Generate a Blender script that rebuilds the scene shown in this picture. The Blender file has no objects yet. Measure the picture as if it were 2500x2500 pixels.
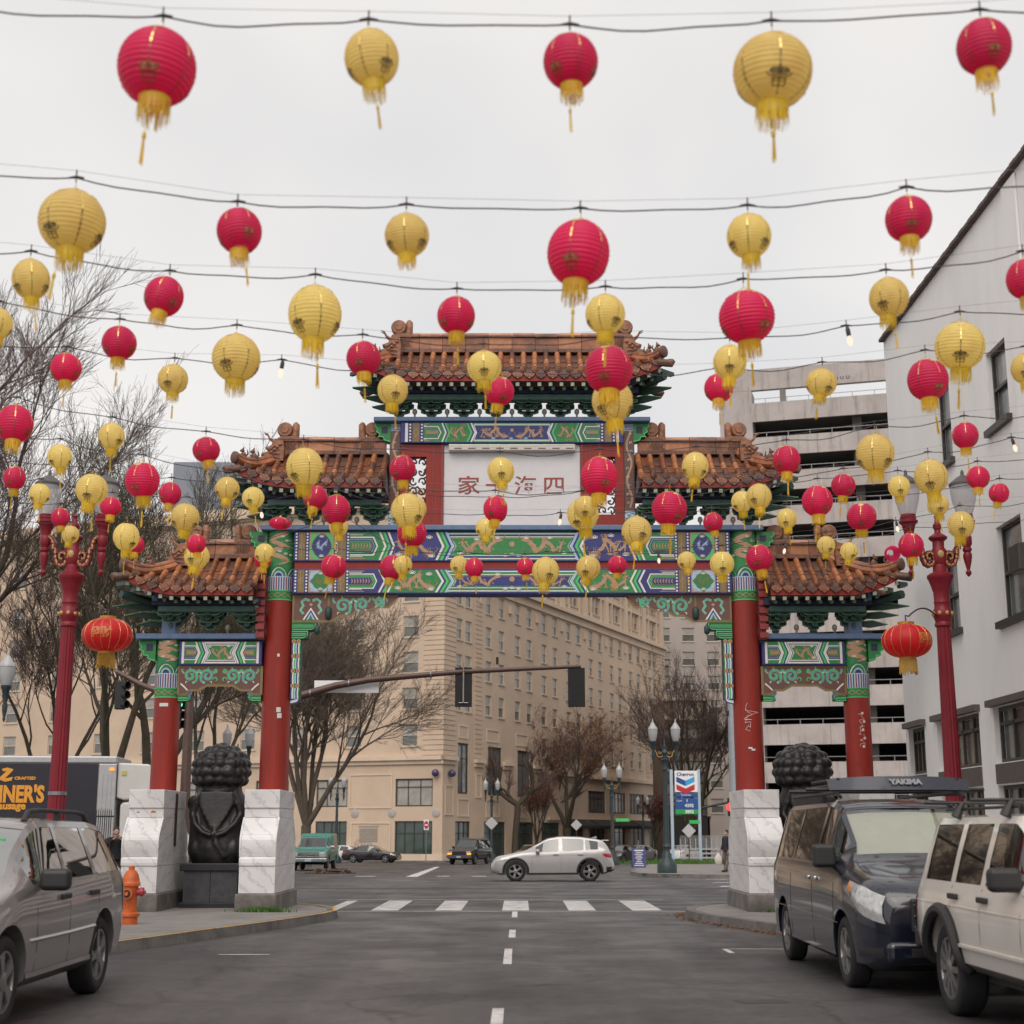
import bpy, bmesh, math, random
import numpy as np
from mathutils import Vector, Matrix
R = math.radians
PI = math.pi
random.seed(7)
scene = bpy.context.scene
COL = scene.collection

# ------------------------------------------------------------------ camera
EYE = 1.65
TILT = math.atan(.2181)
cam_d = bpy.data.cameras.new('camera'); cam = bpy.data.objects.new('camera', cam_d); COL.objects.link(cam)
cam.location = (0, 0, EYE); cam.rotation_euler = (R(90) + TILT, 0, 0)
cam_d.sensor_width = 36; cam_d.lens = 36 * 3571 / 2500; cam_d.clip_end = 3000; cam_d.clip_start = .1
cam_d.dof.use_dof = True; cam_d.dof.focus_distance = 31; cam_d.dof.aperture_fstop = 2.2
scene.camera = cam
# ------------------------------------------------------------------ sky and sun (overcast)
world = bpy.data.worlds.new('World'); scene.world = world; world.use_nodes = True
nt = world.node_tree; nt.nodes.clear()
sky = nt.nodes.new('ShaderNodeTexSky'); sky.sky_type = 'NISHITA'; sky.sun_disc = False
SUN_EL, SUN_AZ = 52, 188          # degrees; azimuth of the sun seen from above, clockwise from +Y
sky.sun_elevation = R(SUN_EL); sky.sun_rotation = R(SUN_AZ); sky.dust_density = 4; sky.air_density = 1.0
hs = nt.nodes.new('ShaderNodeHueSaturation'); hs.inputs['Saturation'].default_value = .25
nt.links.new(sky.outputs[0], hs.inputs['Color'])
b1 = nt.nodes.new('ShaderNodeBackground'); b1.inputs['Strength'].default_value = .03
nt.links.new(hs.outputs[0], b1.inputs['Color'])
tc = nt.nodes.new('ShaderNodeTexCoord')
nz = nt.nodes.new('ShaderNodeTexNoise'); nz.inputs['Scale'].default_value = 2.6; nz.inputs['Detail'].default_value = 3
nt.links.new(tc.outputs['Generated'], nz.inputs['Vector'])
cr = nt.nodes.new('ShaderNodeValToRGB')
cr.color_ramp.elements[0].position = .34; cr.color_ramp.elements[0].color = (.74, .74, .75, 1)
cr.color_ramp.elements[1].position = .66; cr.color_ramp.elements[1].color = (.99, .95, .91, 1)
nt.links.new(nz.outputs['Fac'], cr.inputs[0])
b2 = nt.nodes.new('ShaderNodeBackground'); b2.inputs['Strength'].default_value = .68
nt.links.new(cr.outputs[0], b2.inputs['Color'])
ad = nt.nodes.new('ShaderNodeAddShader'); wo = nt.nodes.new('ShaderNodeOutputWorld')
nt.links.new(b1.outputs[0], ad.inputs[0]); nt.links.new(b2.outputs[0], ad.inputs[1]); nt.links.new(ad.outputs[0], wo.inputs[0])
sun_d = bpy.data.lights.new('sun', 'SUN'); sun_d.energy = 1.5; sun_d.angle = R(60); sun_d.color = (1, .91, .82)
sun = bpy.data.objects.new('sun', sun_d); COL.objects.link(sun)
_az, _el = R(SUN_AZ), R(SUN_EL)
sdir = Vector((math.sin(_az) * math.cos(_el), math.cos(_az) * math.cos(_el), math.sin(_el)))
sun.rotation_euler = sdir.to_track_quat('Z', 'Y').to_euler(); sun.location = sdir * 60
vs = scene.view_settings; vs.view_transform = 'Standard'; vs.look = 'None'; vs.exposure = .28; vs.gamma = 1
scene.cycles.use_denoising = True
scene.cycles.max_bounces = 6; scene.cycles.transparent_max_bounces = 12
scene.cycles.sample_clamp_indirect = 6

# ------------------------------------------------------------------ pixel helpers (photograph pixels, 2500 wide)
_s, _c = math.sin(TILT), math.cos(TILT)
def ray(px, py):
    u = (px - 1250) / 3571; v = (1250 - py) / 3571
    return u, _c - v * _s, _s + v * _c
def at(px, py, Y):
    u, y, z = ray(px, py); k = Y / y
    return Vector((u * k, Y, EYE + z * k))
def att(px, py, t):
    u, y, z = ray(px, py)
    return Vector((u * t, y * t, EYE + z * t))
def gz(Y):
    return -0.012 * max(0., Y - 48)
def gr(px, py):
    u, y, z = ray(px, py); k = -EYE / z
    for _ in range(30): k = (gz(y * k) - EYE) / z
    return Vector((u * k, y * k, gz(y * k)))

# ------------------------------------------------------------------ materials
MATS = {}
def new_mat(name):
    m = bpy.data.materials.new(name); m.use_nodes = True; m.node_tree.nodes.clear()
    return m, m.node_tree
def pm(name, col, rough=.6, metal=0, var=.12, scale=6, bump=0, bscale=30, coat=0, tint=None, tamt=.0, stretch=None, spec=.5, detail=6):
    """Principled paint with noise variation (and an optional second colour in patches)."""
    if name in MATS: return MATS[name]
    m, t = new_mat(name); N = t.nodes; L = t.links
    out = N.new('ShaderNodeOutputMaterial'); p = N.new('ShaderNodeBsdfPrincipled'); L.new(p.outputs[0], out.inputs[0])
    p.inputs['Roughness'].default_value = rough; p.inputs['Metallic'].default_value = metal
    p.inputs['Coat Weight'].default_value = coat; p.inputs['Coat Roughness'].default_value = .06
    p.inputs['Specular IOR Level'].default_value = spec
    c = (*col, 1)
    tcn = N.new('ShaderNodeTexCoord'); src = tcn.outputs['Object']
    if stretch:
        mp = N.new('ShaderNodeMapping'); mp.inputs['Scale'].default_value = stretch; L.new(src, mp.inputs[0]); src = mp.outputs[0]
    if var > 0 or tint:
        n1 = N.new('ShaderNodeTexNoise'); n1.inputs['Scale'].default_value = scale; n1.inputs['Detail'].default_value = detail
        n1.inputs['Roughness'].default_value = .65; L.new(src, n1.inputs['Vector'])
        ramp = N.new('ShaderNodeValToRGB'); e = ramp.color_ramp.elements
        e[0].position = .3; e[1].position = .72
        e[0].color = (*[max(0, x * (1 - var)) for x in col], 1); e[1].color = (*[min(1, x * (1 + var)) for x in col], 1)
        L.new(n1.outputs['Fac'], ramp.inputs[0]); cs = ramp.outputs[0]
        if tint:
            n2 = N.new('ShaderNodeTexNoise'); n2.inputs['Scale'].default_value = scale * .37; n2.inputs['Detail'].default_value = 8
            n2.inputs['Roughness'].default_value = .7; L.new(src, n2.inputs['Vector'])
            r2 = N.new('ShaderNodeValToRGB'); r2.color_ramp.elements[0].position = .62 - tamt * .3; r2.color_ramp.elements[1].position = .72
            r2.color_ramp.elements[0].color = (0, 0, 0, 1); r2.color_ramp.elements[1].color = (1, 1, 1, 1)
            L.new(n2.outputs['Fac'], r2.inputs[0])
            mx = N.new('ShaderNodeMix'); mx.data_type = 'RGBA'; L.new(r2.outputs[0], mx.inputs[0]); L.new(cs, mx.inputs[6]); mx.inputs[7].default_value = (*tint, 1)
            cs = mx.outputs[2]
        L.new(cs, p.inputs['Base Color'])
    else:
        p.inputs['Base Color'].default_value = c
    if bump > 0:
        n3 = N.new('ShaderNodeTexNoise'); n3.inputs['Scale'].default_value = bscale; n3.inputs['Detail'].default_value = 6; L.new(src, n3.inputs['Vector'])
        bp = N.new('ShaderNodeBump'); bp.inputs['Strength'].default_value = bump; bp.inputs['Distance'].default_value = .02
        L.new(n3.outputs['Fac'], bp.inputs['Height']); L.new(bp.outputs[0], p.inputs['Normal'])
    MATS[name] = m; return m
def glass_mat(name, tint=(.25, .3, .29), refl=1.6, rough=.02, add=.10):
    """Window glass: Fresnel reflection over a tinted see-through pane."""
    if name in MATS: return MATS[name]
    m, t = new_mat(name); N = t.nodes; L = t.links
    out = N.new('ShaderNodeOutputMaterial'); g = N.new('ShaderNodeBsdfGlossy'); tr = N.new('ShaderNodeBsdfTransparent'); mx = N.new('ShaderNodeMixShader')
    g.inputs['Roughness'].default_value = rough; tr.inputs[0].default_value = (*tint, 1)
    fr = N.new('ShaderNodeFresnel'); fr.inputs[0].default_value = 1.5
    ma = N.new('ShaderNodeMath'); ma.operation = 'MULTIPLY_ADD'; ma.inputs[1].default_value = 1.3 * refl; ma.inputs[2].default_value = add; ma.use_clamp = True
    L.new(fr.outputs[0], ma.inputs[0]); L.new(ma.outputs[0], mx.inputs[0]); L.new(tr.outputs[0], mx.inputs[1]); L.new(g.outputs[0], mx.inputs[2]); L.new(mx.outputs[0], out.inputs[0])
    MATS[name] = m; return m
def emit_mat(name, col, st):
    if name in MATS: return MATS[name]
    m, t = new_mat(name); N = t.nodes
    out = N.new('ShaderNodeOutputMaterial'); e = N.new('ShaderNodeEmission'); e.inputs[0].default_value = (*col, 1); e.inputs[1].default_value = st
    t.links.new(e.outputs[0], out.inputs[0]); MATS[name] = m; return m
def paper_mat(name, col, trans):
    """Thin coated paper or cloth that lets light through."""
    if name in MATS: return MATS[name]
    m, t = new_mat(name); N = t.nodes; L = t.links
    out = N.new('ShaderNodeOutputMaterial'); p = N.new('ShaderNodeBsdfPrincipled'); tl = N.new('ShaderNodeBsdfTranslucent'); mx = N.new('ShaderNodeMixShader')
    tcn = N.new('ShaderNodeTexCoord'); nzz = N.new('ShaderNodeTexNoise'); nzz.inputs['Scale'].default_value = 3; L.new(tcn.outputs['Object'], nzz.inputs['Vector'])
    oi = N.new('ShaderNodeObjectInfo'); addn = N.new('ShaderNodeMath'); addn.operation = 'MULTIPLY_ADD'; addn.inputs[1].default_value = .5; L.new(oi.outputs['Random'], addn.inputs[0]); L.new(nzz.outputs['Fac'], addn.inputs[2])
    rp = N.new('ShaderNodeValToRGB'); rp.color_ramp.elements[0].position = .3; rp.color_ramp.elements[1].position = 1.0
    rp.color_ramp.elements[0].color = (*[x * .85 for x in col], 1); rp.color_ramp.elements[1].color = (*[min(1, x * 1.12) for x in col], 1)
    L.new(addn.outputs[0], rp.inputs[0])
    L.new(rp.outputs[0], p.inputs['Base Color']); L.new(rp.outputs[0], tl.inputs['Color'])
    p.inputs['Roughness'].default_value = .38; mx.inputs[0].default_value = trans
    L.new(p.outputs[0], mx.inputs[1]); L.new(tl.outputs[0], mx.inputs[2]); L.new(mx.outputs[0], out.inputs[0])
    MATS[name] = m; return m

# ------------------------------------------------------------------ mesh helpers
class MB:
    def __init__(s): s.v = []; s.f = []; s.m = []
    def add(s, vs, fs, mi=0):
        o = len(s.v); s.v.extend([tuple(x) for x in vs]); s.f.extend([tuple(i + o for i in f) for f in fs]); s.m.extend([mi] * len(fs))
    def box(s, x0, x1, y0, y1, z0, z1, mi=0, M=None):
        vs = [Vector((x, y, z)) for z in (z0, z1) for y in (y0, y1) for x in (x0, x1)]
        if M is not None: vs = [M @ v for v in vs]
        s.add(vs, [(0, 2, 3, 1), (4, 5, 7, 6), (0, 1, 5, 4), (2, 6, 7, 3), (0, 4, 6, 2), (1, 3, 7, 5)], mi)
    def bar(s, a, b, w, h, mi=0, up=(0, 0, 1)):
        a = Vector(a); b = Vector(b); d = (b - a); L = d.length
        if L < 1e-6: return
        d /= L; u = Vector(up)
        if abs(d.dot(u)) > .98: u = Vector((1, 0, 0))
        sd = d.cross(u).normalized(); u2 = sd.cross(d).normalized()
        vs = []
        for p in (a, b):
            for q in ((-1, -1), (1, -1), (1, 1), (-1, 1)): vs.append(p + sd * q[0] * w / 2 + u2 * q[1] * h / 2)
        s.add(vs, [(0, 3, 2, 1), (4, 5, 6, 7), (0, 1, 5, 4), (1, 2, 6, 5), (2, 3, 7, 6), (3, 0, 4, 7)], mi)
    def tube(s, pts, rad, seg=8, mi=0, cap=True):
        pts = [Vector(p) for p in pts]; n = len(pts)
        if not hasattr(rad, '__len__'): rad = [rad] * n
        ref = None; vs = []
        for i, p in enumerate(pts):
            d = (pts[min(i + 1, n - 1)] - pts[max(i - 1, 0)])
            if d.length < 1e-9: d = Vector((0, 0, 1))
            d.normalize()
            if ref is None:
                ref = Vector((0, 0, 1)) if abs(d.z) < .9 else Vector((1, 0, 0))
            sd = d.cross(ref)
            if sd.length < 1e-4: sd = d.cross(Vector((.3, .9, .2)))
            sd.normalize(); ref = sd.cross(d).normalized()
            for k in range(seg):
                a = 2 * PI * k / seg; vs.append(p + (sd * math.cos(a) + ref * math.sin(a)) * rad[i])
        fs = [(i * seg + k, i * seg + (k + 1) % seg, (i + 1) * seg + (k + 1) % seg, (i + 1) * seg + k) for i in range(n - 1) for k in range(seg)]
        if cap: fs += [tuple(range(seg))[::-1], tuple((n - 1) * seg + k for k in range(seg))]
        s.add(vs, fs, mi)
    def lathe(s, prof, seg=16, c=(0, 0, 0), mi=0, M=None, cap=True):
        vs = []; n = len(prof)
        for r, z in prof:
            for k in range(seg):
                a = 2 * PI * k / seg; v = Vector((r * math.cos(a), r * math.sin(a), z))
                if M is not None: v = M @ v
                vs.append(v + Vector(c))
        fs = [(i * seg + k, i * seg + (k + 1) % seg, (i + 1) * seg + (k + 1) % seg, (i + 1) * seg + k) for i in range(n - 1) for k in range(seg)]
        if cap: fs += [tuple(range(seg))[::-1], tuple((n - 1) * seg + k for k in range(seg))]
        s.add(vs, fs, mi)
    def ball(s, c, rx, ry=None, rz=None, seg=12, rings=8, mi=0, M=None):
        ry = rx if ry is None else ry; rz = rx if rz is None else rz
        vs = []; c = Vector(c)
        for i in range(1, rings):
            th = PI * i / rings
            for k in range(seg):
                a = 2 * PI * k / seg; v = Vector((rx * math.sin(th) * math.cos(a), ry * math.sin(th) * math.sin(a), -rz * math.cos(th)))
                if M is not None: v = M @ v
                vs.append(v + c)
        b = Vector((0, 0, -rz)); t_ = Vector((0, 0, rz))
        if M is not None: b = M @ b; t_ = M @ t_
        vs += [b + c, t_ + c]; nb = len(vs) - 2
        fs = [(i * seg + k, i * seg + (k + 1) % seg, (i + 1) * seg + (k + 1) % seg, (i + 1) * seg + k) for i in range(rings - 2) for k in range(seg)]
        fs += [((k + 1) % seg, k, nb) for k in range(seg)] + [((rings - 2) * seg + k, (rings - 2) * seg + (k + 1) % seg, nb + 1) for k in range(seg)]
        s.add(vs, fs, mi)
    def prism(s, poly, f0, f1, mi=0):
        """poly: 2-D outline; f0,f1: functions (a,b)->point for the two end faces"""
        n = len(poly); vs = [f0(*p) for p in poly] + [f1(*p) for p in poly]
        s.add(vs, [tuple(range(n))[::-1], tuple(range(n, 2 * n))] + [(i, (i + 1) % n, n + (i + 1) % n, n + i) for i in range(n)], mi)
    def xf(s, M): s.v = [tuple(M @ Vector(v)) for v in s.v]; return s
    def mesh(s, name, mats, smooth=None):
        me = bpy.data.meshes.new(name); me.from_pydata(s.v, [], s.f)
        if not isinstance(mats, (list, tuple)): mats = [mats]
        for m in mats: me.materials.append(m)
        if len(mats) > 1: me.polygons.foreach_set('material_index', s.m)
        bm = bmesh.new(); bm.from_mesh(me); bmesh.ops.recalc_face_normals(bm, faces=bm.faces); bm.to_mesh(me); bm.free()
        if smooth:
            me.polygons.foreach_set('use_smooth', [True] * len(me.polygons)); me.set_sharp_from_angle(angle=R(smooth))
        me.update(); return me
    def build(s, name, mats, parent=None, smooth=None, loc=None, bevel=0):
        o = bpy.data.objects.new(name, s.mesh(name, mats, smooth)); COL.objects.link(o)
        if parent: o.parent = parent
        if loc is not None: o.location = loc
        if bevel:
            b = o.modifiers.new('bevel', 'BEVEL'); b.width = bevel; b.segments = 4 if bevel >= .03 else 2; b.limit_method = 'ANGLE'; b.angle_limit = R(40)
            if bevel >= .03: b.harden_normals = True; o.data.polygons.foreach_set('use_smooth', [True] * len(o.data.polygons))
        return o
def link(name, me, parent=None, loc=(0, 0, 0), rot=None, scale=None):
    o = bpy.data.objects.new(name, me); COL.objects.link(o)
    if parent: o.parent = parent
    o.location = loc
    if rot: o.rotation_euler = rot
    if scale: o.scale = scale if hasattr(scale, '__len__') else (scale,) * 3
    return o
def tag(o, label, cat, group=None):
    o['label'] = label; o['category'] = cat
    if group: o['group'] = group
    return o
def thing(name, label, cat, loc=(0, 0, 0), rz=0, group=None):
    o = bpy.data.objects.new(name, None); COL.objects.link(o); o.empty_display_size = .2
    o.location = loc; o.rotation_euler = (0, 0, rz); return tag(o, label, cat, group)
def kind(o, k): o['kind'] = k; return o
def copy_tree(o, parent=None):
    c = o.copy(); COL.objects.link(c); c.parent = parent
    for ch in list(o.children): copy_tree(ch, c)
    return c
def text_mesh(body, size, depth=0, bold=0, align='CENTER'):
    cu = bpy.data.curves.new('lettering', 'FONT'); cu.body = body; cu.size = size; cu.align_x = align; cu.align_y = 'CENTER'; cu.extrude = depth; cu.resolution_u = 3; cu.offset = bold
    ob = bpy.data.objects.new('lettering', cu); COL.objects.link(ob)
    me = bpy.data.meshes.new_from_object(ob.evaluated_get(bpy.context.evaluated_depsgraph_get()))
    bpy.data.objects.remove(ob); return me
def text(body, size, mat, parent, loc, rot, name='lettering', sx=1, depth=.002, align='CENTER', bold=0):
    me = text_mesh(body, size, depth, bold, align); me.materials.clear(); me.materials.append(mat)
    o = link(name, me, parent, loc, rot, (sx, 1, 1)); return o

class Pat:
    """flat painted decoration, drawn in 2-D and laid on a surface as thin raised sheets"""
    def __init__(s): s.p = []; s.mats = []
    def mi(s, m):
        if m not in s.mats: s.mats.append(m)
        return s.mats.index(m)
    def poly(s, pts, m, l=1): s.p.append((list(pts), s.mi(m), l))
    def rect(s, x0, x1, y0, y1, m, l=1, n=1):
        for i in range(n):
            a = x0 + (x1 - x0) * i / n; b = x0 + (x1 - x0) * (i + 1) / n
            s.poly([(a, y0), (b, y0), (b, y1), (a, y1)], m, l)
    def dot(s, x, y, r, m, l=2, n=8, ry=None):
        ry = ry or r
        s.poly([(x + r * math.cos(2 * PI * k / n), y + ry * math.sin(2 * PI * k / n)) for k in range(n)], m, l)
    def stroke(s, pts, w, m, l=2, taper=None):
        n = len(pts)
        if n < 2: return
        L_, R_ = [], []
        for i, (x, y) in enumerate(pts):
            ax, ay = pts[max(i - 1, 0)]; bx, by = pts[min(i + 1, n - 1)]
            dx, dy = bx - ax, by - ay; d = math.hypot(dx, dy) or 1; nx, ny = -dy / d, dx / d
            ww = w * (taper(i / (n - 1)) if taper else 1) / 2
            L_.append((x + nx * ww, y + ny * ww)); R_.append((x - nx * ww, y - ny * ww))
        for i in range(n - 1): s.poly([L_[i], L_[i + 1], R_[i + 1], R_[i]], s.mats[s.mi(m)], l)
    def build(s, name, mapf, parent, step=.003):
        b = MB()
        for k, (pts, mi, l) in enumerate(s.p): b.add([mapf(x, y, l * step + (k % 97) * 1.3e-5) for x, y in pts], [tuple(range(len(pts)))], mi)
        return b.build(name, s.mats, parent)
def spiral(cx, cy, r0, r1, a0, a1, n=18, sx=1):
    out = []
    for i in range(n):
        f = i / (n - 1); a = a0 + (a1 - a0) * f; r = r0 + (r1 - r0) * f
        out.append((cx + sx * r * math.cos(a), cy + r * math.sin(a)))
    return out
ORD = ['first', 'second', 'third', 'fourth', 'fifth', 'sixth', 'seventh', 'eighth', 'ninth', 'tenth', 'eleventh', 'twelfth']
# ================================================================== GROUND, ROAD, PAVEMENTS
def road_mat():
    m, t = new_mat('asphalt'); N = t.nodes; L = t.links
    out = N.new('ShaderNodeOutputMaterial'); p = N.new('ShaderNodeBsdfPrincipled'); L.new(p.outputs[0], out.inputs[0])
    tcn = N.new('ShaderNodeTexCoord'); src = tcn.outputs['Object']
    def noise(sc, det, rgh=.6, stretch=None):
        s_ = src
        if stretch:
            mp = N.new('ShaderNodeMapping'); mp.inputs['Scale'].default_value = stretch; L.new(src, mp.inputs[0]); s_ = mp.outputs[0]
        n = N.new('ShaderNodeTexNoise'); n.inputs['Scale'].default_value = sc; n.inputs['Detail'].default_value = det; n.inputs['Roughness'].default_value = rgh
        L.new(s_, n.inputs['Vector']); return n.outputs['Fac']
    def ramp(f, a, b, ca, cb):
        r = N.new('ShaderNodeValToRGB'); r.color_ramp.elements[0].position = a; r.color_ramp.elements[1].position = b
        r.color_ramp.elements[0].color = (*ca, 1); r.color_ramp.elements[1].color = (*cb, 1); L.new(f, r.inputs[0]); return r.outputs[0]
    def mixc(f, a, b, mode='MIX'):
        x = N.new('ShaderNodeMix'); x.data_type = 'RGBA'; x.blend_type = mode
        if hasattr(f, 'node'): L.new(f, x.inputs[0])
        else: x.inputs[0].default_value = f
        L.new(a, x.inputs[6]); L.new(b, x.inputs[7]); return x.outputs[2]
    base = ramp(noise(.35, 6), .3, .7, (.045, .041, .043), (.092, .084, .085))
    wheel = ramp(noise(.55, 4, .6, (1, .06, 1)), .40, .64, (.66, .66, .66), (1.28, 1.26, 1.25))     # worn wheel tracks along the street
    agg = ramp(noise(60, 3), .35, .7, (.7, .7, .7), (1.3, 1.3, 1.3)); agg2 = ramp(noise(9, 6, .8), .35, .68, (.72, .72, .72), (1.28, 1.27, 1.26))
    stain = ramp(noise(1.3, 8, .75), .54, .70, (1, 1, 1), (.5, .49, .49))
    c = mixc(1.0, base, wheel, 'MULTIPLY'); c = mixc(1.0, c, agg, 'MULTIPLY'); c = mixc(1.0, c, agg2, 'MULTIPLY'); c = mixc(.9, c, stain, 'MULTIPLY')
    vo = N.new('ShaderNodeTexVoronoi'); vo.feature = 'DISTANCE_TO_EDGE'; vo.inputs['Scale'].default_value = .3; 
    mpv = N.new('ShaderNodeMapping'); nv = N.new('ShaderNodeTexNoise'); nv.inputs['Scale'].default_value = 1.1; nv.inputs['Detail'].default_value = 5
    L.new(src, nv.inputs['Vector']); mv = N.new('ShaderNodeMix'); mv.data_type = 'RGBA'; mv.blend_type = 'LINEAR_LIGHT'; mv.inputs[0].default_value = .35
    L.new(src, mv.inputs[6]); L.new(nv.outputs['Color'], mv.inputs[7]); L.new(mv.outputs[2], vo.inputs['Vector'])
    crack = ramp(vo.outputs['Distance'], .0, .012, (.3, .3, .3), (1, 1, 1))
    c = mixc(.7, c, crack, 'MULTIPLY')
    L.new(c, p.inputs['Base Color'])
    rr = ramp(noise(.6, 5), .4, .65, (.42, .42, .42), (.75, .75, .75)); L.new(rr, p.inputs['Roughness'])
    bp = N.new('ShaderNodeBump'); bp.inputs['Strength'].default_value = .5; bp.inputs['Distance'].default_value = .01; L.new(noise(90, 3), bp.inputs['Height']); L.new(bp.outputs[0], p.inputs['Normal'])
    MATS['asphalt'] = m; return m
asphalt = road_mat()
b = MB()
ys = [-30, -10, 0, 10, 20, 30, 40, 48, 60, 80, 110, 150, 220, 400, 900]; xs = [-500, -150, -60, -20, 0, 20, 60, 150, 500]
vsn = [(x, y, gz(min(y, 400))) for y in ys for x in xs]; nx = len(xs)
b.add(vsn, [(j * nx + i, j * nx + i + 1, (j + 1) * nx + i + 1, (j + 1) * nx + i) for j in range(len(ys) - 1) for i in range(nx - 1)])
kind(b.build('road', asphalt), 'structure')

concrete = pm('pavement_concrete', (.20, .185, .175), .75, var=.22, scale=1.3, bump=.3, bscale=60, tint=(.11, .10, .095), tamt=.3)
kerb_stone = pm('kerb_concrete', (.15, .14, .13), .8, var=.3, scale=3, bump=.4, bscale=30, tint=(.06, .055, .05), tamt=.5)
yellow_paint = pm('yellow_kerb_paint', (.55, .30, .05), .7, var=.3, scale=9, tint=(.2, .16, .12), tamt=.5)
white_paint = pm('road_paint', (.55, .53, .52), .65, var=.22, scale=5, tint=(.22, .21, .21), tamt=.45, bump=.2)
KH = .14
def pavement(outline, name, kerb_from, kerb_to, yellow=None, zf=0):
    """outline: ground polygon; kerb stones stand along outline[kerb_from..kerb_to]"""
    b = MB(); b.add([(x, y, KH + gz(y)) for x, y in outline] , [tuple(range(len(outline)))])
    o = kind(b.build(name, concrete), 'structure')
    pts = [Vector((*p, 0)) for p in outline[kerb_from:kerb_to + 1]]
    # resample into stones of about 1.1 m
    acc = [pts[0]]; L = sum((pts[i + 1] - pts[i]).length for i in range(len(pts) - 1)); n = max(2, round(L / 1.1)); step = L / n
    out = [pts[0]]; i = 0; pos = pts[0].copy(); rem = step
    while i < len(pts) - 1 and len(out) < n + 1:
        d = pts[i + 1] - pos
        if d.length >= rem - 1e-6: pos = pos + d.normalized() * rem; out.append(pos.copy()); rem = step
        else: rem -= d.length; pos = pts[i + 1].copy(); i += 1
    for k in range(len(out) - 1):
        a, c = out[k], out[k + 1]; d = (c - a).normalized(); nrm = Vector((d.y, -d.x, 0))
        a2 = a + d * .006; c2 = c - d * .006
        z0 = gz(a.y) - .02; h = KH + gz(a.y) + .006 + random.uniform(-.004, .004)
        bb = MB(); w = .16
        q = [a2 + nrm * .05, c2 + nrm * .05, c2 - nrm * w, a2 - nrm * w]; tq = [a2 + nrm * .025, c2 + nrm * .025, c2 - nrm * w, a2 - nrm * w]
        vs_ = [(*p.xy, z0) for p in q] + [(*p.xy, h) for p in tq]
        bb.add(vs_, [(0, 1, 5, 4), (1, 2, 6, 5), (2, 3, 7, 6), (3, 0, 4, 7), (4, 5, 6, 7)], 0)
        yel = yellow and yellow[0] <= k <= yellow[1]
        if yel:
            s1 = [a2 + nrm * .027, c2 + nrm * .027, c2 - nrm * .045, a2 - nrm * .045]
            bb.add([(*p.xy, h + .003) for p in s1], [(0, 1, 2, 3)], 1)
        bb.build('kerb_stone', [kerb_stone, yellow_paint], o)
    return o
# corner with the lion on the left: kerb bulges out around the corner
def arc(cx, cy, r, a0, a1, n): return [(cx + r * math.cos(R(a0 + (a1 - a0) * i / n)), cy + r * math.sin(R(a0 + (a1 - a0) * i / n))) for i in range(n + 1)]
gL = [(-6.15, -12), (-6.15, 17.5), (-6.05, 18.8), (-5.75, 20.3), (-5.2, 22.3), (-4.55, 24.6), (-3.95, 26.6), (-3.55, 28.2), (-3.42, 29.4), (-3.6, 30.6), (-4.2, 31.9), (-5.2, 33.0), (-6.8, 33.9), (-9, 34.5), (-14, 35.0), (-60, 35.0), (-60, -12)]
pavL = pavement(gL, 'pavement_left', 0, 15, yellow=(26, 42))
gR = [(6.05, -12), (6.05, 20.0), (5.9, 21.2), (5.3, 22.6), (4.6, 24.4), (4.0, 26.4), (3.55, 28.3), (3.4, 29.6), (3.6, 31), (4.3, 32.3), (5.6, 33.4), (7.5, 34.2), (12, 35), (60, 35), (60, -12)]
pavR = pavement(gR[::-1], 'pavement_right', 1, 14)
# far side of the cross street
def far_pavement(poly, name, k0, k1): return pavement(poly, name, k0, k1)
farL = far_pavement([(-62, 149), (-8, 126.6), (-5.2, 126.2), (-3.6, 127.4), (-2.6, 130), (25, 195), (25, 230), (-62, 230)], 'pavement_far_corner', 0, 5)
farR = far_pavement([(24, 160), (10.5, 110), (6.6, 80), (5.2, 66), (5.2, 60.5), (6.4, 58), (9, 56.6), (70, 56), (90, 160)], 'pavement_fuel_station', 0, 7)
isl = far_pavement([(-9.2, 70), (-9.0, 69.2), (-8.0, 68.6), (-7.4, 69.2), (-7.6, 71), (-8.8, 71.2)], 'traffic_island', 0, 5)
leafm = pm('fallen_leaves', (.16, .07, .03), .8, var=.5, scale=30)
rnd = random.Random(3); b = MB()
for i in range(600):
    x = rnd.uniform(-9.4, -7.2); y = rnd.uniform(68.3, 70.2); a = rnd.uniform(0, 6.3); s_ = rnd.uniform(.03, .08); z = gz(y) + KH + rnd.uniform(.005, .05) if (-9 < x < -7.6 and y > 69) else gz(y) + rnd.uniform(.005, .03)
    b.add([(x + s_ * math.cos(a + q), y + s_ * math.sin(a + q), z + rnd.uniform(0, .04)) for q in (0, 1.5, 3.1, 4.6)], [(0, 1, 2, 3)])
for i in range(500):
    y = rnd.uniform(24, 31); x0 = np.interp(y, [24.4, 26.4, 28.3, 29.6, 31], [4.6, 4.0, 3.55, 3.4, 3.6]); x = x0 - abs(rnd.gauss(0, .12)) - .06; a = rnd.uniform(0, 6.3); s_ = rnd.uniform(.015, .035)
    b.add([(x + s_ * math.cos(a + q), y + s_ * math.sin(a + q), .008 + rnd.uniform(0, .02)) for q in (0, 1.5, 3.1, 4.6)], [(0, 1, 2, 3)])
o = b.build('fallen_leaves', leafm); kind(o, 'stuff'); tag(o, 'brown fallen leaves gathered in the gutter and on the traffic island', 'leaves')

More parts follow.
